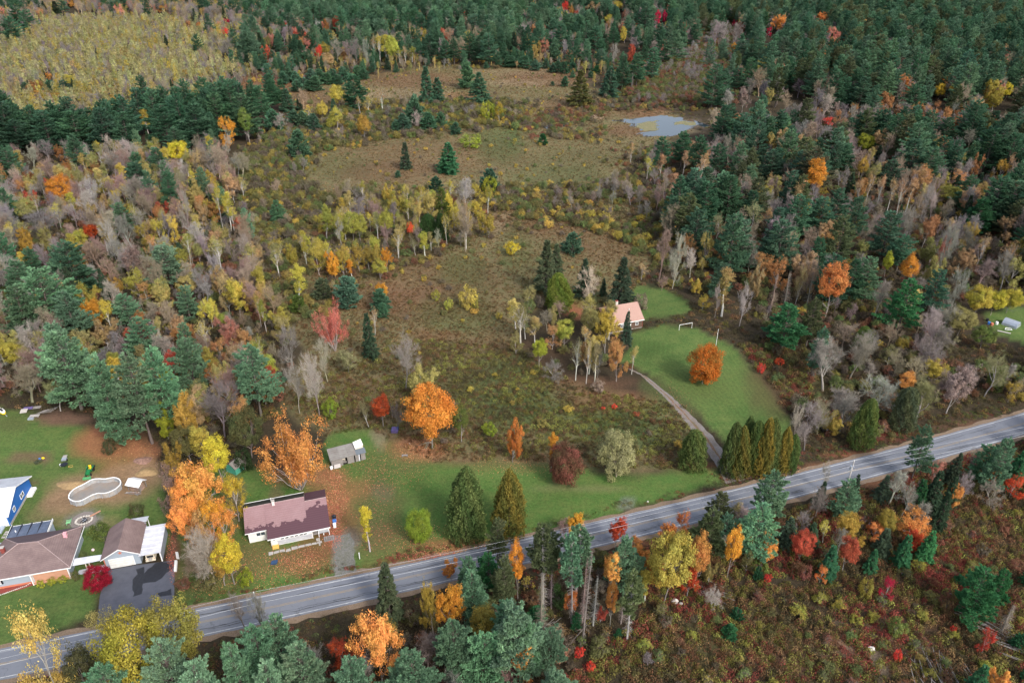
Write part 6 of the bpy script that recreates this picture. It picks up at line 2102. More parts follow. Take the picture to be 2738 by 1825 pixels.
# local u runs left (negative) from the right front corner
MB().box((-16, .3, 0), (-.5, 10.3, 2.72)).build('wall', m_gwall, hh)
Zr = 5.3
FRr, BRr, BLr, FLr = (.2, -.5, 2.95), (-.1, 11.0, 2.95), (-14.2, 11.0, 2.95), (-17.5, -.5, 2.95)
r1, r2 = (-9.8, 6.0, Zr), (-6.3, 5.7, Zr)
def roofpoly(p): return MB().slab(p, .15)
roofpoly([FLr, FRr, r2, r1]).build('roof', m_brown, hh)
roofpoly([FRr, BRr, r2]).build('roof', m_brown, hh)
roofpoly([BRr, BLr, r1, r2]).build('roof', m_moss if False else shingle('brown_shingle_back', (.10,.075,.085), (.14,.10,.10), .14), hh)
roofpoly([BLr, FLr, r1]).build('roof', m_brown, hh)
hipc = simple('hip_cap', (.32,.24,.23), .9)
m_ = MB()
for a, b_ in ((FRr, r2), (BRr, r2), (BLr, r1), (FLr, r1), (r1, r2)):
    m_.bar((a[0], a[1], a[2] + .02), (b_[0], b_[1], b_[2] + .02), .08, 4)
m_.build('hip_cap', hipc, hh)
MB().box((-17.4, -.56, 2.75), (.2, -.5, 2.95)).box((.2, -.5, 2.75), (.26, 11, 2.95)).build('fascia', m_white, hh)
cb = MB().box((-12.6, 5.0, 4.2), (-12.0, 5.6, 5.6)).build('chimney', m_brick, hh); MB().box((-12.66, 4.94, 5.603), (-11.94, 5.66, 5.7)).build('cap', m_conc, cb)
MB().box((-2.6, 7.6, 3.6), (-2.0, 8.2, 4.6)).box((-2.7, 7.3, 3.5), (-1.9, 7.6, 3.9)).build('roof_vent', simple('pink_vent', (.62,.32,.35), .7), hh)
MB().box((-16, .24, 0), (-6.9, .298, .45)).build('foundation', m_orange, hh)
MB().box((-6.8, -.3, 0), (-.4, .298, .25)).build('front_step', m_peach, hh)
MB().box((-6.7, .25, .25), (-.6, .299, 2.7)).build('porch_wall', m_peach, hh)
MB().box((-6.95, -.4, 0), (-6.8, .29, 2.75)).box((-.55, -.35, 0), (-.4, -.2, 2.75)).build('post', m_white, hh)
w1 = window(hh, (-13.6, .298, 1.15), (-12.2, .298, 2.05), mull=1)
MB().box((-13.95, .22, 1.1), (-13.65, .297, 2.1)).build('shutter', m_black, hh); MB().box((-12.15, .22, 1.1), (-11.85, .297, 2.1)).build('shutter', m_black, hh)
slope(MB(), -14.0, -6.6, 11.05, 3.0, 14.9, 2.55, .1).build('lean_to_roof', m_dblue, hh)
for i in range(5): MB().box((-14.0 + i * 1.82, 11.1, 2.58), (-13.93 + i * 1.82, 14.85, 3.02)).build('roof_seam', m_seam, hh)
MB().box((-14.05, 11.0, 2.45), (-13.98, 14.95, 3.03)).box((-6.6, 11.0, 2.45), (-6.53, 14.95, 3.03)).box((-14.0, 14.9, 2.4), (-6.6, 14.97, 2.6)).build('trim', m_white, hh)
MB().box((-13.8, 11.0, 0), (-6.75, 14.7, 2.4)).build('lean_to_wall', m_gwall, hh)
MB().bar((-12.7, 12.6, 2.9), (-12.7, 12.6, 3.3), .1).build('vent_pipe', m_white, hh)
cp_ = [(193, 1512), (250, 1501), (268, 1497), (275, 1482), (250, 1485), (199, 1493)]
cw = atn(np.array(cp_, float), 2.5)
cn = empty('covered_walk', (cw[0, 0], cw[0, 1], 0), 0, 'narrow white roof on posts joining the hip-roofed house and garage', 'canopy')
rel = [(p[0] - cw[0, 0], p[1] - cw[0, 1], 2.55) for p in cw]
MB().slab(rel, .1).build('roof', m_metal, cn)
for fx in (.45, .58): 
    p = (rel[0][0] * (1 - fx) + rel[2][0] * fx, rel[0][1] * (1 - fx) + rel[2][1] * fx)
    MB().box((p[0] - .07, p[1], 0), (p[0] + .07, p[1] + .15, 2.44)).build('post', m_cream, cn)
sheet('walkway_slab', atn(np.array([(205,1534),(212,1524),(282,1508),(286,1522),(262,1530),(215,1535)])), .05, simple('grey_slab', (.42,.42,.46), .9, .1), wv=.02)
sheet('mulch_bed', atn(np.array([(-40,1588),(0,1575),(60,1557),(105,1545),(108,1556),(60,1575),(0,1586),(-40,1600)])), .05, m_brick, wv=.1)
ed = empty('white_edging_stones', (*at(40, 1578), 0), 0, 'row of small white stones along the red mulch bed before the hip-roofed house', 'stones')
o0 = at(40, 1578)
for i in range(20):
    x, y = 2 + i * 4.9, 1590 - i * 1.75 - max(0, i - 14) * 1.4
    p = at(x, y); MB().ball((p[0] - o0[0], p[1] - o0[1], .08), .17, .13, .13, 6, 3, .2).build('stone', m_stone, ed)

# ---- blue house
b = empty('blue_house', (-104.2, 116.5, 0), R(100.5), 'bright blue gabled house with a white metal roof at the left edge', 'house')
# local u runs back along the gable wall, local v runs left (away from the picture's middle)
Lb = 12.0
extr_v(MB(), [(0, 0), (Lb, 0), (Lb, 2.9), (5.6, 5.4), (0, 2.9)], 0, .25).build('gable_wall', m_blue, b)
MB().box((0, .253, 0), (.2, 15, 2.9)).build('front_wall', m_white, b); MB().box((Lb - .2, .253, 0), (Lb, 15, 2.9)).build('back_wall', m_blue, b)
MB().slab([(5.6, -.5, 5.68), (5.6, 15, 5.68), (-.7, 15, 2.95), (-.7, -.5, 2.95)], .15).build('roof', m_wmetal, b)
MB().slab([(5.603, 15, 5.69), (5.603, -.5, 5.69), (Lb + .6, -.5, 2.9), (Lb + .6, 15, 2.9)], .15).build('roof', m_metal, b)
tr = MB()
for (a, za, c, zc) in ((-.7, 2.93, 5.6, 5.66), (5.6, 5.66, Lb + .6, 2.88)):
    tr.add([(a, -.56, za - .22), (c, -.56, zc - .22), (c, -.56, zc), (a, -.56, za), (a, -.503, za - .22), (c, -.503, zc - .22), (c, -.503, zc), (a, -.503, za)], [(0, 1, 2, 3), (7, 6, 5, 4), (0, 4, 5, 1), (3, 2, 6, 7), (0, 3, 7, 4), (1, 5, 6, 2)])
tr.build('trim', m_white, b)
MB().box((-.02, -.06, 0), (Lb, -.003, .55)).build('foundation', m_conc, b)
for a in (2.6, 6.6): window(b, (a, -.003, 1.3), (a + (1.0 if a < 3 else 1.7), -.003, 2.4), mull=1)
MB().box((-2.2, 1.0, 0), (-.02, 4.5, .3)).build('porch_slab', m_gwall, b)
MB().add([(-.06, 2.0 + .35 * math.cos(i * math.pi / 5), 2.0 + .5 * math.sin(i * math.pi / 5)) for i in range(10)] + [(-.003, 2.0 + .35 * math.cos(i * math.pi / 5), 2.0 + .5 * math.sin(i * math.pi / 5)) for i in range(10)], [tuple(range(10)), tuple(range(19, 9, -1))] + [(i, i + 10, (i + 1) % 10 + 10, (i + 1) % 10) for i in range(10)]).build('oval_window', m_glass, b)
MB().box((8.8, -1.1, 0), (11.6, -.07, .5)).build('side_step', m_white, b)
p0 = at(0, 1530)
sp_ = empty('paving_squares', (*at(14, 1425), 0), 0, 'three pale paving squares in the grass between blue house and lean-to', 'paving')
q_ = at(14, 1425)
for x, y in ((12, 1424), (8, 1430), (3, 1438)):
    p = at(x, y); MB().box((p[0] - q_[0], p[1] - q_[1], 0), (p[0] - q_[0] + .7, p[1] - q_[1] + .5, .05)).build('paver', m_conc, sp_)

# ---- tan-roofed house
t = empty('tan_roofed_house', (28.4, 198.6, 0), R(19.8), 'brown house with a plain pinkish tan gable roof behind the copse', 'house')
Lt = 12.4
extr_u(MB(), [(0, 0), (9.2, 0), (9.2, 3.2), (4.6, 6.5), (0, 3.2)], 0, Lt).build('wall', m_brownw, t)
slope(MB(), -.4, Lt + .3, -.55, 3.05, 4.6, 6.75).build('roof', m_tan, t)
slope(MB(), -.4, Lt + .3, 9.7, 3.05, 4.603, 6.76).build('roof', m_tan, t)
MB().box((-.4, -.63, 2.85), (Lt + .3, -.555, 3.05)).build('gutter', m_white, t)
MB().box((Lt + .003, -.05, 0), (Lt + .1, .1, 3.0)).box((-.1, -.05, 0), (-.003, .1, 3.0)).build('corner_board', m_brick, t)
MB().box((0, -.08, 0), (Lt, -.003, .3)).build('foundation', m_conc, t)
window(t, (10.0, 0, 1.2), (11.0, 0, 2.3), mull=1); window(t, (5.0, 0, 1.2), (6.0, 0, 2.3), mull=1)
MB().box((7.6, -.06, .3), (8.5, -.003, 2.3)).build('door', m_wwall, t)
cc_ = MB().box((5.6, 5.2, 5.6), (6.3, 5.9, 7.6)).build('chimney', m_stone, t); MB().box((5.55, 5.15, 7.603), (6.35, 5.95, 7.72)).build('cap', m_brick, cc_)
MB().bar((8.8, 2.6, 5.2), (8.8, 2.6, 5.9), .09).build('vent_pipe', m_white, t)
ft = empty('football_goal', (*at(1815.5, 883), 0), 0, 'white tubular goal frame at the upper end of the mown lawn', 'goal')
g0, g1 = at(1815.5, 883), at(1849.5, 877)
dx, dy = g1[0] - g0[0], g1[1] - g0[1]
MB().bar((0, 0, 0), (0, 0, 1.9), .06).build('goal_post', m_white, ft); MB().bar((dx, dy, 0), (dx, dy, 1.9), .06).build('goal_post', m_white, ft); MB().bar((0, 0, 1.9), (dx, dy, 1.9), .06).build('crossbar', m_white, ft)
fb = at(1914, 925)
_v = (881 - CY) / FOC; _t = fb[1] / (CT - _v * ST); fh = H_CAM - _t * (ST + _v * CT)
fp = empty('flag_pole', (fb[0], fb[1], 0), 0, 'thin white bare pole rising behind the round maple on the lawn', 'pole')
MB().bar((0, 0, 0), (0, 0, fh), .07, 8, .045).build('pole', m_white, fp); MB().ball((0, 0, fh + .08), .1, .1, .1, 8, 4).build('finial', m_white, fp)

# ---- oval pool
k = 2353 / 270
pp = [(290,1130),(300,1060),(330,1010),(400,940),(500,880),(600,835),(700,780),(780,730),(850,700),(920,688),(1000,685),(1080,690),(1150,690),(1240,672),(1330,655),(1400,665),(1460,690),(1495,730),(1505,780),(1490,830),(1440,880),(1380,930),(1300,970),(1215,1005),(1130,1025),(1050,1028),(980,1025),(900,1045),(830,1070),(750,1110),(680,1150),(600,1190),(520,1210),(440,1215),(380,1200),(320,1170)]
PW = atn(np.array([(150 + x / k, 1200 + y / k) for x, y in pp]), 1.35)
pc_ = PW.mean(0)
po = empty('oval_pool', (pc_[0], pc_[1], 0), 0, 'empty kidney-shaped above-ground pool with a white rim on bare dirt', 'pool')
rel = PW - pc_; n_ = len(rel)
area = sum(rel[i][0] * rel[(i + 1) % n_][1] - rel[(i + 1) % n_][0] * rel[i][1] for i in range(n_))
if area < 0: rel = rel[::-1]
tg = np.roll(rel, -1, 0) - np.roll(rel, 1, 0); tg /= np.linalg.norm(tg, axis=1)[:, None]; on = np.c_[tg[:, 1], -tg[:, 0]]
def ring(a, za, b_, zb, nm, mat):
    v0 = np.c_[rel + on * a, np.full(n_, za)]; v1 = np.c_[rel + on * b_, np.full(n_, zb)]
    i = np.arange(n_); f_ = np.stack([i, (i + 1) % n_, (i + 1) % n_ + n_, i + n_], 1)
    return v0, v1, f_
m_ = MB()
L_ = [(.02, 0), (.02, 1.3), (-.04, 1.3), (-.04, .2)]
for (a, za), (b_, zb) in zip(L_[:-1], L_[1:]):
    v0, v1, f_ = ring(a, za, b_, zb, '', None); m_.add(np.r_[v0, v1].tolist(), f_.tolist())
m_.build('pool_wall', simple('pool_wall', (.26,.30,.33), .5, .2, 1.5, col2=(.33,.28,.24)), po)
m_ = MB()
for (a, za), (b_, zb) in (((.10, 1.30), (.10, 1.38)), ((.10, 1.38), (-.12, 1.38)), ((-.12, 1.38), (-.12, 1.30)), ((-.12, 1.30), (.10, 1.30))):
    v0, v1, f_ = ring(a, za, b_, zb, '', None); m_.add(np.r_[v0, v1].tolist(), f_.tolist())
m_.build('rim', m_white, po)
fl_ = [(p[0] * .985, p[1] * .985, .22) for p in rel]
me = bpy.data.meshes.new('pool_floor')
import mathutils.geometry as mg
me.from_pydata(fl_, [], [tuple(t_) for t_ in mg.tessellate_polygon([[Vector(p) for p in fl_]])]); me.materials.append(m_linerA); link('pool_floor', me, po)
for i in range(0, n_, 2): 
    p = rel[i] + on[i] * .09; MB().box((p[0] - .05, p[1] - .05, 0), (p[0] + .05, p[1] + .05, 1.29)).build('post', m_steel, po)

# ---- tractor with loader
t0 = at(*(150 + 790 / k, 1200 + 560 / k))
tr = empty('garden_tractor', (t0[0], t0[1], 0), R(12), 'green compact tractor with a yellow seat and a front loader facing the pool', 'tractor')
MB().box((-.32, -1.3, .5), (.32, .1, 1.05)).build('bonnet', m_green, tr)
MB().box((-.5, .1, .45), (.5, 1.2, .75)).build('deck', m_green, tr)
MB().box((-.28, .55, .75), (.28, 1.1, .95)).box((-.28, 1.0, .95), (.28, 1.15, 1.5)).build('seat', m_yel2, tr)
MB().bar((0, .2, 1.0), (0, .35, 1.35), .04).bar((-.2, .35, 1.35), (.2, .35, 1.38), .05).build('steering_wheel', m_black, tr)
for x in (-.75, .5):
    MB().bar((x, .8, .55), (x + .25, .8, .55), .55, 14).build('wheel', m_rub, tr); MB().box((x, .3, 1.08), (x + .25, 1.3, 1.13)).build('fender', m_green, tr)
for x in (-.6, .42): MB().bar((x, -1.0, .33), (x + .18, -1.0, .33), .33, 12).build('wheel', m_rub, tr)
for x in (-.48, .42): MB().bar((x, .1, 1.05), (x, -1.2, .95), .06, 4).bar((x, -1.2, .95), (x, -2.0, .35), .06, 4).build('loader_arm', m_green, tr)
MB().box((-.85, -2.5, .1), (.85, -2.42, .35)).box((-.85, -2.45, .1), (.85, -2.0, .16)).box((-.85, -2.06, .1), (.85, -2.0, .55)).box((-.85, -2.45, .1), (-.8, -2.0, .5)).box((.8, -2.45, .1), (.85, -2.0, .5)).build('bucket', m_bucket, tr)
MB().box((-.6, 1.3, .2), (.6, 2.3, .5)).build('rear_implement', m_black, tr)
# ---- wood shelter
w0 = at(150 + 1700 / k, 1200 + 960 / k)
ws = empty('firewood_shelter', (w0[0], w0[1], 0), R(-14), 'small open shelter of firewood under a white metal gable roof', 'shelter')
for x in (0, 3.0):
    for y in (0, 2.0): MB().box((x - .06, y - .06, 0), (x + .06, y + .06, 1.9)).build('post', m_wood, ws)
slope(MB(), -.25, 3.25, -.45, 1.75, 1.0, 2.55, .06).build('roof', m_wmetal, ws); slope(MB(), -.25, 3.25, 2.4, 1.75, 1.003, 2.56, .06).build('roof', m_wmetal, ws)
for r in range(5):
    for i in range(9 - (r % 2)): MB().bar((.25 + i * .32 + .14 * (r % 2), .1, .16 + r * .26), (.25 + i * .32 + .14 * (r % 2), random.uniform(1.5, 1.9), .16 + r * .26), .13, 6).build('log', m_log, ws)
wpile = empty('firewood_pile', (w0[0] + .3, w0[1] - .9, 0), R(-10), 'loose pile of grey boards and logs before the firewood shelter', 'log pile')
for i in range(14):
    a = random.uniform(-.5, .5); x, y = random.uniform(0, 2.6), random.uniform(-.5, .3)
    MB().bar((x - .6 * math.cos(a), y - .6 * math.sin(a), .1 + .05 * (i % 4)), (x + .6 * math.cos(a), y + .6 * math.sin(a), .12 + .09 * (i % 5)), .09, 5).build('log', m_wood if i % 3 else m_log, wpile)
for i, (x, y, s_) in enumerate(((1650,1015,.16),(1815,1015,.15),(1885,1030,.2),(1930,1020,.16))):
    p = at(150 + x / k, 1200 + y / k); tag(MB().ball((0, 0, .12), s_, s_, .14, 6, 4, .2).build('pale_block', m_stone, None, (p[0], p[1], 0)), ('leftmost', 'second', 'third', 'rightmost')[i] + ' of four small pale stones before the firewood shelter', 'stone', 'small pale stones before the firewood shelter')
# ---- heaps
def heap(name, x, y, rx, ry, hz, mat, lab, cat):
    p = at(x, y); rg_ = np.random.default_rng(int(x)); vs = []; n1, n2 = 22, 8
    for j in range(n2 + 1):
        r = 1 - j / n2
        for i in range(n1):
            a = 2 * math.pi * i / n1; q = 1 + .14 * math.sin(3 * a + x) + rg_.normal(0, .05)
            vs.append((rx * r * q * math.cos(a), ry * r * q * math.sin(a), -.05 + hz * (1 - r ** 1.6) + rg_.normal(0, .04)))
    fs = [(j * n1 + i, j * n1 + (i + 1) % n1, (j + 1) * n1 + (i + 1) % n1, (j + 1) * n1 + i) for j in range(n2) for i in range(n1)]
    return tag(MB().add(vs, fs).build(name, mat, None, (p[0], p[1], 0), 0, True), lab, cat)
m_sand = simple('yellow_sand', (.28,.19,.095), .95, .3, 2, bump=.4); m_deb = simple('leafy_debris', (.22,.13,.10), .95, .5, 3, bump=.6)
heap('dirt_heap', 150 + 2110 / k, 1200 + 540 / k, 2.5, 1.8, .9, m_sand, 'rounded heap of yellow dirt above the firewood shelter', 'dirt heap')
heap('leaf_heap', 150 + 2020 / k, 1200 + 270 / k, 2.2, 1.5, .7, m_deb, 'brown heap of leaves and stones behind the dirt heap', 'leaf heap')
heap('earth_bank', 150 + 330 / k, 1200 + 830 / k, 3.0, 1.6, .6, m_sand, 'long low bank of bare earth left of the pool', 'earth bank')
# ---- fire pit
f0 = at(225, 1391)
sheet('fire_pit_gravel', atn(np.array([(186,1400),(192,1388),(205,1376),(225,1368),(245,1367),(256,1376),(258,1388),(250,1400),(232,1408),(215,1412),(195,1412)])), .03, simple('fire_gravel', (.19,.165,.15), .95, .25, 3), wv=.1)
fp_ = empty('fire_pit', (f0[0], f0[1], 0), R(15), 'ring of pale stones round charred wood behind the hip-roofed house', 'fire pit')
for i in range(18):
    a = 2 * math.pi * i / 18; MB().ball((1.55 * math.cos(a), 1.25 * math.sin(a), .14), .27, .22, .2, 7, 4, .18).build('stone', m_stone, fp_)
for i in range(16):
    a = random.uniform(0, 6.28); r = random.uniform(0, .8); x, y = r * math.cos(a), r * math.sin(a); b2 = random.uniform(0, 3.14)
    MB().bar((x - .4 * math.cos(b2), y - .4 * math.sin(b2), .08), (x + .4 * math.cos(b2), y + .4 * math.sin(b2), .12 + random.uniform(0, .3)), .08, 5).build('charred_log', m_char if i % 4 else m_steel, fp_)
b0 = at(256, 1376)
bn = empty('plank_bench', (b0[0], b0[1], 0), R(52), 'orange-brown plank bench beside the fire pit gravel', 'bench')
MB().box((-1.1, -.2, .38), (1.1, .2, .45)).build('seat', m_orange if False else simple('bench_wood', (.42,.22,.14), .8, .15), bn)
for x in (-.9, .8): MB().box((x, -.18, 0), (x + .1, .18, .38)).build('leg', m_wood, bn)
c0 = at(184, 1399)
ch = empty('green_chair', (c0[0], c0[1], 0), R(-70), 'mint green reclining garden chair facing the fire pit', 'chair')
MB().box((-.35, -.4, .32), (.35, .35, .38)).build('seat', m_lgreen, ch)
for i in range(4): MB().add([(-.33 + i * .17, .3, .35), (-.19 + i * .17, .3, .35), (-.19 + i * .17, .7, 1.0), (-.33 + i * .17, .7, 1.0), (-.33 + i * .17, .35, .33), (-.19 + i * .17, .35, .33), (-.19 + i * .17, .75, .98), (-.33 + i * .17, .75, .98)], [(0, 1, 2, 3), (7, 6, 5, 4), (0, 4, 5, 1), (3, 2, 6, 7), (0, 3, 7, 4), (1, 5, 6, 2)]).build('back_slat', m_lgreen, ch)
for x in (-.5, .36): MB().box((x, -.4, .55), (x + .14, .5, .6)).build('armrest', m_lgreen, ch)
for x in (-.42, .36):
    for y in (-.35, .35): MB().box((x, y, 0), (x + .07, y + .07, .54)).build('leg', m_lgreen, ch)
# ---- yard things on the upper lawn
y0 = at(150 + 200 / k, 1200 + 400 / k)
bb = tag(MB().bar((0, 0, .55), (0, 0, .62), .8, 20).bar((0, 0, 0), (0, 0, .55), .12).build('round_table', m_black, None, (y0[0], y0[1], 0)), 'low round black table on the upper lawn', 'table')
y1 = at(150 + 205 / k, 1200 + 285 / k)
ct = empty('garden_cart', (y1[0], y1[1], 0), R(10), 'grey two-wheeled garden cart behind the round black table', 'cart')
MB().box((-.5, -.35, .4), (.5, .5, .8)).build('tray', m_steel, ct); MB().box((-.55, .55, .7), (.35, 1.4, .78)).build('lid', m_conc, ct)
for x in (-.6, .5): MB().bar((x, 0, .3), (x + .1, 0, .3), .3, 10).build('wheel', m_rub, ct)
y2 = at(150 + 115 / k, 1200 + 395 / k); tag(MB().bar((0, 0, 0), (0, 0, .55), .2, 10, .26).build('white_pail', m_white, None, (y2[0], y2[1], 0)), 'white pail left of the round black table', 'pail')
y3 = at(150 + 340 / k, 1200 + 405 / k)
hs = MB()
for i in range(16):
    a, c = 2 * math.pi * i / 16, 2 * math.pi * (i + 1) / 16; hs.bar((.5 * math.cos(a), .35 * math.sin(a), .04), (.5 * math.cos(c), .35 * math.sin(c), .04), .035, 4)
tag(hs.build('garden_hose', m_yw, None, (y3[0], y3[1], 0)), 'yellowish hose coiled on the grass right of the black table', 'hose')
y4 = at(249.5, 1472); tag(MB().ball((0, 0, .3), .3, .3, .3, 12, 8).build('garden_ball', simple('pink_white_ball', (.75,.55,.58), .5), None, (y4[0], y4[1], 0)), 'pink and white ball on the grass left of the garage', 'ball')
def tt6(x, y): return at(x / 10.23, 1060 + y / 10.23)
bo = tt6(90, 470)
bt = empty('trailer_boat', (bo[0], bo[1], 0), R(-38), 'white and yellow personal watercraft on a trailer at the left lawn edge', 'watercraft')
def hull(z0, z1, s_):
    pts = [(1.5, 0), (1.1, .4), (.2, .6), (-1.3, .55), (-1.3, -.55), (.2, -.6), (1.1, -.4)]
    return MB().prism([(x * s_, y * s_) for x, y in pts[::-1]][::-1], z0, z1)
hull(.45, .8, 1.0).build('hull', m_yel2, bt); hull(.802, 1.0, .9).build('deck', m_white, bt); MB().box((-.9, -.2, 1.0), (.3, .2, 1.25)).build('seat', m_black, bt); MB().bar((.5, -.35, 1.35), (.5, .35, 1.35), .04).bar((.4, 0, 1.0), (.5, 0, 1.35), .05).build('handlebar', m_black, bt)
MB().box((-1.4, -.06, .3), (2.6, .06, .4)).box((-1.0, -.7, .3), (-.9, .7, .4)).build('trailer_frame', m_steel, bt)
for y in (-.8, .65): MB().bar((-.9, y, .28), (-.9, y + .15, .28), .28, 12).build('wheel', m_rub, bt)
MB().bar((-1.6, .2, .6), (-1.6, .2, 1.1), .2).build('fender_ball', m_conc, bt)
p = tt6(640, 430)
lp = empty('lumber_stack', (p[0], p[1], 0), R(12), 'stack of grey boards and a purple cover at the wood edge', 'lumber')
for i in range(7): MB().box((0 + i * .1, 1.0 + i * .16, .1 + .07 * (i % 3)), (3.6 + .2 * (i % 2), 1.13 + i * .16, .18 + .07 * (i % 3))).build('board', m_wood, lp)
MB().box((-.2, .7, .3), (1.9, 1.6, .55)).build('cover', m_purple, lp); MB().slab([(-.6, -.7, .3), (1.0, -.6, .3), (1.1, .5, .75), (-.5, .5, .75)], .06).build('sheet', m_conc, lp)
p = tt6(800, 590)
ps = empty('pallet_stack', (p[0], p[1], 0), R(8), 'small stack of pale boards at the left end of the garden bed', 'pallets')
for i in range(5): MB().box((0, i * .22, .3 + .03 * (i % 2)), (2.3, i * .22 + .18, .38)).build('board', m_conc, ps)
MB().box((.1, 0, 0), (.25, 1.0, .298)).box((2.0, 0, 0), (2.15, 1.0, .298)).build('stringer', m_wood, ps); MB().box((0, -.9, 0), (1.3, -.2, .4)).build('tub', m_steel, ps)
p = tt6(1000, 470)
fr_ = empty('fallen_rails', (p[0], p[1], 0), R(12), 'long grey rails lying above the garden bed', 'rails')
for i in range(5): MB().bar((i * .3, i * .25, .1), (3.5 + i * .4, .1 + i * .5, .12 + .05 * i), .06, 5).build('rail', m_wood, fr_)
p = at(*tile(0, 2, 375, 1080))
gd_ = empty('yellow_toy', (p[0], p[1], 0), 0, 'yellow and blue plastic toy on the small garden bed', 'toy')
MB().ball((.3, .1, .2), .4, .25, .25, 8, 5).build('body', m_yel2, gd_); MB().box((-.6, -.2, 0), (-.2, .1, .3)).build('base', m_bl2, gd_)
p = at(*tile(0, 2, 345, 1115)); M1 = add_plant(dict(k='H', X=p[0], Y=p[1], H=.6, W=1.8, ck='sprL', label='grey green garden plants beside the yellow toy', v=2))
p = at(*tile(0, 3, 1690, 95))
tag(MB().box((-.6, -.3, .3), (.6, .3, .8)).bar((-.7, -.35, .25), (-.7, .35, .25), .25).bar((.7, -.35, .25), (.7, .35, .25), .25).build('covered_trailer', m_conc, None, (p[0], p[1], 0), R(10)), 'small pale utility cart among the orange hedge trees', 'cart')
# short white slatted edging by the black drive
for a, b_, lab in (((1592, 385), (1600, 430), 'upper short white slat fence beside the black drive'), ((1585, 460), (1578, 545), 'lower short white slat fence beside the black drive')):
    p, q = at(*tile(0, 3, *a)), at(*tile(0, 3, *b_))
    fe = empty('slat_fence', (p[0], p[1], 0), 0, lab, 'fence')
    dx, dy = q[0] - p[0], q[1] - p[1]; n_ = int(math.hypot(dx, dy) / .28)
    for i in range(n_ + 1): x, y = dx * i / n_, dy * i / n_; MB().box((x - .25, y - .05, 0), (x + .25, y + .05, .5)).build('slat', m_white, fe)

# ---- mailbox post, rocks, far shelter
p = at(962, 1493); tag(MB().box((-.07, -.07, 0), (.07, .07, 1.6)).box((-.08, -.08, 1.6), (.08, .08, 1.64)).build('white_post', m_white, None, (p[0], p[1], 0)), 'plain white marker post beside the old gravel drive', 'post')
for i, (c_, r_, x, y, s_, lab) in enumerate(((2, 3, 1490, 820, 1.0, 'large grey boulder at the foot of the olive gold tree'), (2, 3, 1550, 835, .5, 'small pale stone right of the large grey boulder'), (3, 3, 980, 1245, .9, 'pale rock showing in the russet brush of the clearing'), (2, 2, 1250, 1465, .35, 'small stone on the gravel scar by the road'), (1, 2, 1395, 945, .3, 'small pale stone in the leaf litter under the golden maple'))):
    p = at(*tile(c_, r_, x, y)); tag(MB().ball((0, 0, .25 * s_), .7 * s_, .5 * s_, .5 * s_, 9, 6, .16).build('boulder', m_stone, None, (p[0], p[1], 0)), lab, 'rock')
q0 = at(2600 + 690 / 8.95, 820 + 420 / 8.95)
ar = empty('arched_metal_shelter', (q0[0], q0[1], 0), R(-52), 'small arched corrugated metal shelter in the grass clearing at far right', 'shelter')
n_ = 9; R_ = 1.75; Ll = 4.2
for i in range(n_ - 1):
    a, c = math.pi * i / (n_ - 1), math.pi * (i + 1) / (n_ - 1)
    MB().add([(0, R_ - R_ * math.cos(a), 1.9 * math.sin(a)), (0, R_ - R_ * math.cos(c), 1.9 * math.sin(c)), (Ll, R_ - R_ * math.cos(c), 1.9 * math.sin(c)), (Ll, R_ - R_ * math.cos(a), 1.9 * math.sin(a))], [(0, 1, 2, 3)]).build('metal_panel', m_steel, ar)
MB().add([(Ll - .05, R_ - R_ * math.cos(math.pi * i / 8), 1.88 * math.sin(math.pi * i / 8)) for i in range(9)], [tuple(range(9))]).build('end_wall', m_steel, ar)
p = at(2600 + 860 / 8.95, 820 + 570 / 8.95); dk = empty('metal_scrap', (p[0], p[1], 0), R(-10), 'pale metal frame lying in front of the arched metal shelter', 'frame')
MB().bar((-1, 0, .3), (1, .1, .3), .09).bar((-1, 0, .3), (-.6, .8, .5), .09).bar((-.6, .8, .5), (.9, .8, .4), .09).bar((1, .1, .3), (.9, .8, .4), .09).build('frame', m_white, dk)
for i, (x, y, mt, lab) in enumerate(((575, 415, m_white, 'white barrel left of the arched metal shelter'), (390, 415, m_bl2, 'small blue tub in the grass clearing at far right'), (460, 440, m_orange, 'small rusty tub beside the blue tub'), (350, 340, m_black, 'black barrel at the left edge of the far clearing'))):
    p = at(2600 + x / 8.95, 820 + y / 8.95); tag(MB().bar((0, 0, 0), (0, 0, .8), .42, 12).build('barrel', mt, None, (p[0], p[1], 0)), lab, 'barrel')
p = at(2600 + 760 / 8.95, 820 + 620 / 8.95); tag(MB().bar((-1.6, .9, .25), (1.4, -.9, .25), .2, 6).build('pale_log', m_stone, None, (p[0], p[1], 0)), 'pale log lying in front of the arched metal shelter', 'log')

# ---- utility poles and the wires between them
def top_of(xp, yp, z):           # pole whose top (height z) is seen at that pixel
    return at(xp, yp, z)
PZ = 11.0
pa, pb = top_of(678, 1583, PZ), top_of(2284, 1232, PZ)
for (X, Y), lab in ((pa, 'utility pole standing below the road at bottom left'), (pb, 'grey utility pole with a transformer below the road at right')):
    u_ = empty('utility_pole', (X, Y, 0), R(12), lab, 'utility pole', 'utility poles along the road')
    MB().bar((0, 0, -.5), (0, 0, PZ), .16, 8, .11).build('pole', m_polew, u_)
    MB().bar((-.32, 0, PZ - 2.3), (-.32, 0, PZ - 1.2), .24, 10).build('transformer', m_steel, u_)
    MB().box((-.06, -.5, PZ - 1.3), (.06, .06, PZ - 1.2)).build('bracket', m_steel, u_)
    MB().ball((0, 0, PZ + .08), .09, .09, .12, 8, 4).build('insulator', m_white, u_)
dxy = Vector((pb[0] - pa[0], pb[1] - pa[1])); ln = dxy.length; dxy /= ln
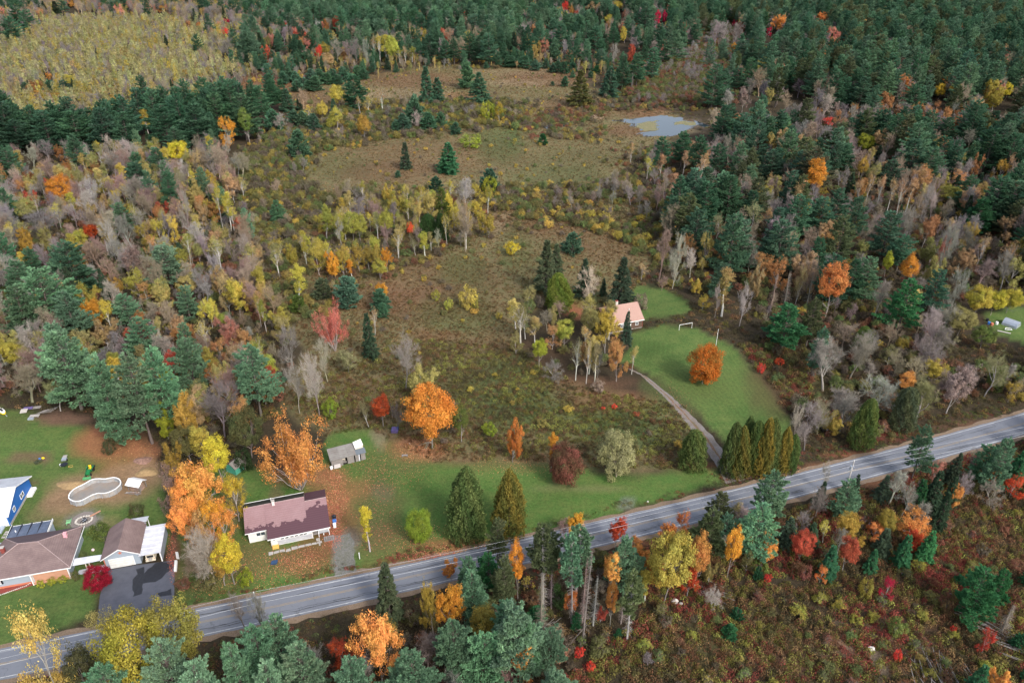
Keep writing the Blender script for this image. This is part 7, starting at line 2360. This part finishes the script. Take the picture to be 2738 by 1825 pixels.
for dz, r_, lab in ((0.12, .018, 'topmost wire running along the road between the poles'), (-1.25, .018, 'middle wire running along the road between the poles'), (-2.6, .03, 'lowest cable running along the road between the poles')):
    m_ = MB(); spans = [(-ln * .8, 0), (0, ln), (ln, ln * 1.9)]
    for s0, s1 in spans:
        N_ = 16
        for i in range(N_):
            t0_, t1_ = i / N_, (i + 1) / N_
            f0_, f1_ = s0 + (s1 - s0) * t0_, s0 + (s1 - s0) * t1_
            sg = lambda t_: 1.1 * 4 * t_ * (1 - t_)
            m_.bar((pa[0] + dxy.x * f0_, pa[1] + dxy.y * f0_, PZ + dz - sg(t0_)), (pa[0] + dxy.x * f1_, pa[1] + dxy.y * f1_, PZ + dz - sg(t1_)), r_, 3)
    tag(m_.build('overhead_wire', m_wire), lab, 'wire', 'overhead wires')

# ---- fallen leaves
def leaf_litter(name, areas, lab):
    vs = []; ts = []; cs = []
    for (vx, vy, rx, ry, n, pal_) in areas:
        a = rng.uniform(0, 6.283, n); r = rng.uniform(0, 1, n) ** .6 * rng.uniform(.6, 1.15, n)
        q_ = rng.random(n) < .72; a, r = a[q_], r[q_]; n = int(q_.sum())
        p = atn(np.c_[(vx + rx * r * np.cos(a)) * 1.16412, (vy + ry * r * np.sin(a)) * 1.16412])
        cc = np.array(pal_)[rng.integers(len(pal_), size=n)] * np.exp(rng.normal(0, .2, (n, 1)))
        vs.append(p); cs.append(cc)
    p = np.concatenate(vs); cc = np.concatenate(cs); m = len(p)
    ok = (np.abs(p[:, 1] - road_y(p[:, 0])) > HALF + .2)
    p, cc = p[ok], cc[ok]; m = len(p)
    s = rng.uniform(.045, .10, (m, 1)); th = rng.uniform(0, 6.283, m)
    c3 = np.c_[p, np.full(m, .05)]; A_ = np.c_[np.cos(th), np.sin(th), rng.normal(0, .3, m)] * s; B_ = np.c_[-np.sin(th), np.cos(th), rng.normal(0, .3, m)] * s
    v = np.stack([c3 - A_, c3 - B_, c3 + A_, c3 + B_], 1).reshape(-1, 3)
    me = mesh_np(name, v, [np.arange(m * 4).reshape(-1, 4)])
    at_ = me.attributes.new('leafcol', 'FLOAT_COLOR', 'FACE'); at_.data.foreach_set('color', np.c_[cc, np.ones(m)].astype(np.float32).ravel())
    mt, n, b = new_mat(name); q = n.nodes.new('ShaderNodeAttribute'); q.attribute_name = 'leafcol'; n.links.new(q.outputs[0], b.inputs[0]); b.inputs['Roughness'].default_value = .8
    me.materials.append(mt)
    tag(link(name, me), lab, 'leaves', kind='stuff')
REDL = [(.34,.07,.04),(.42,.12,.07),(.45,.2,.12),(.3,.05,.04)]; ORL = [(.5,.2,.08),(.45,.28,.12),(.38,.12,.05)]
leaf_litter('fallen_leaves', [(770,1130,36,66,2310,REDL+ORL),(765,1210,30,60,1980,REDL),(700,1095,90,26,1430,REDL+ORL),(700,1290,70,40,1430,REDL+ORL),(600,1310,120,60,1650,ORL+REDL),(960,1035,70,26,1430,ORL),(880,1080,120,60,1430,ORL+REDL),(1000,1278,110,14,1430,REDL),(950,1240,120,50,1320,ORL+REDL),(860,1170,60,110,880,REDL),(1050,1260,100,16,880,ORL),(395,1270,12,70,660,REDL),(520,1150,30,80,660,ORL),(1200,1070,160,30,825,ORL),(300,1040,80,30,440,ORL),(1800,1080,120,14,385,ORL),(1545,930,60,60,385,REDL),(480,1340,70,40,495,ORL), (600,1205,160,50,385,REDL)], 'fallen red and orange leaves on the lawns around the mauve-roofed house')


# ---- felled trunks and branch heaps in the clearing
m_fell = simple('felled_wood', (.21, .19, .17), .9, .3, 2)
def slash(c_, r_, pts, n, ang, lab, spread=(2.5, 2.0), L=(4, 8)):
    q = atn(np.array([tile(c_, r_, *p) for p in pts])); o_ = q.mean(0)
    e = empty('felled_timber', (o_[0], o_[1], 0), 0, lab, 'logs')
    for i in range(n):
        a = ang + random.gauss(0, .18); b_ = q[random.randrange(len(q))] - o_
        x, y = b_[0] + random.uniform(-1, 1) * spread[0], b_[1] + random.uniform(-1, 1) * spread[1]; l = random.uniform(*L) / 2
        z = .12 + random.uniform(0, .5)
        MB().bar((x - l * math.cos(a), y - l * math.sin(a), z), (x + l * math.cos(a), y + l * math.sin(a), z + random.uniform(-.05, .4)), .07 + random.uniform(0, .06), 5, .04).build('trunk', m_fell if i % 3 else m_wood, e)
slash(3, 3, [(1450,1450),(1600,1480),(1750,1470)], 26, R(80), 'rows of thin grey felled trunks at the bottom edge right of centre')
slash(3, 3, [(1900,930),(2050,1020),(2200,1130),(2300,1250)], 34, R(-38), 'grey felled trunks and tops beside the deep green pine at the right edge')
slash(2, 3, [(1820,720),(1900,760)], 16, R(-30), 'heap of bleached fallen branches below the fiery orange maple', (1.6, 1.2), (2, 4))
slash(2, 3, [(560,1120),(350,1100)], 5, R(38), 'few fallen stems lying under the cluster of dead pines', (1.5, 1.0), (4, 7))
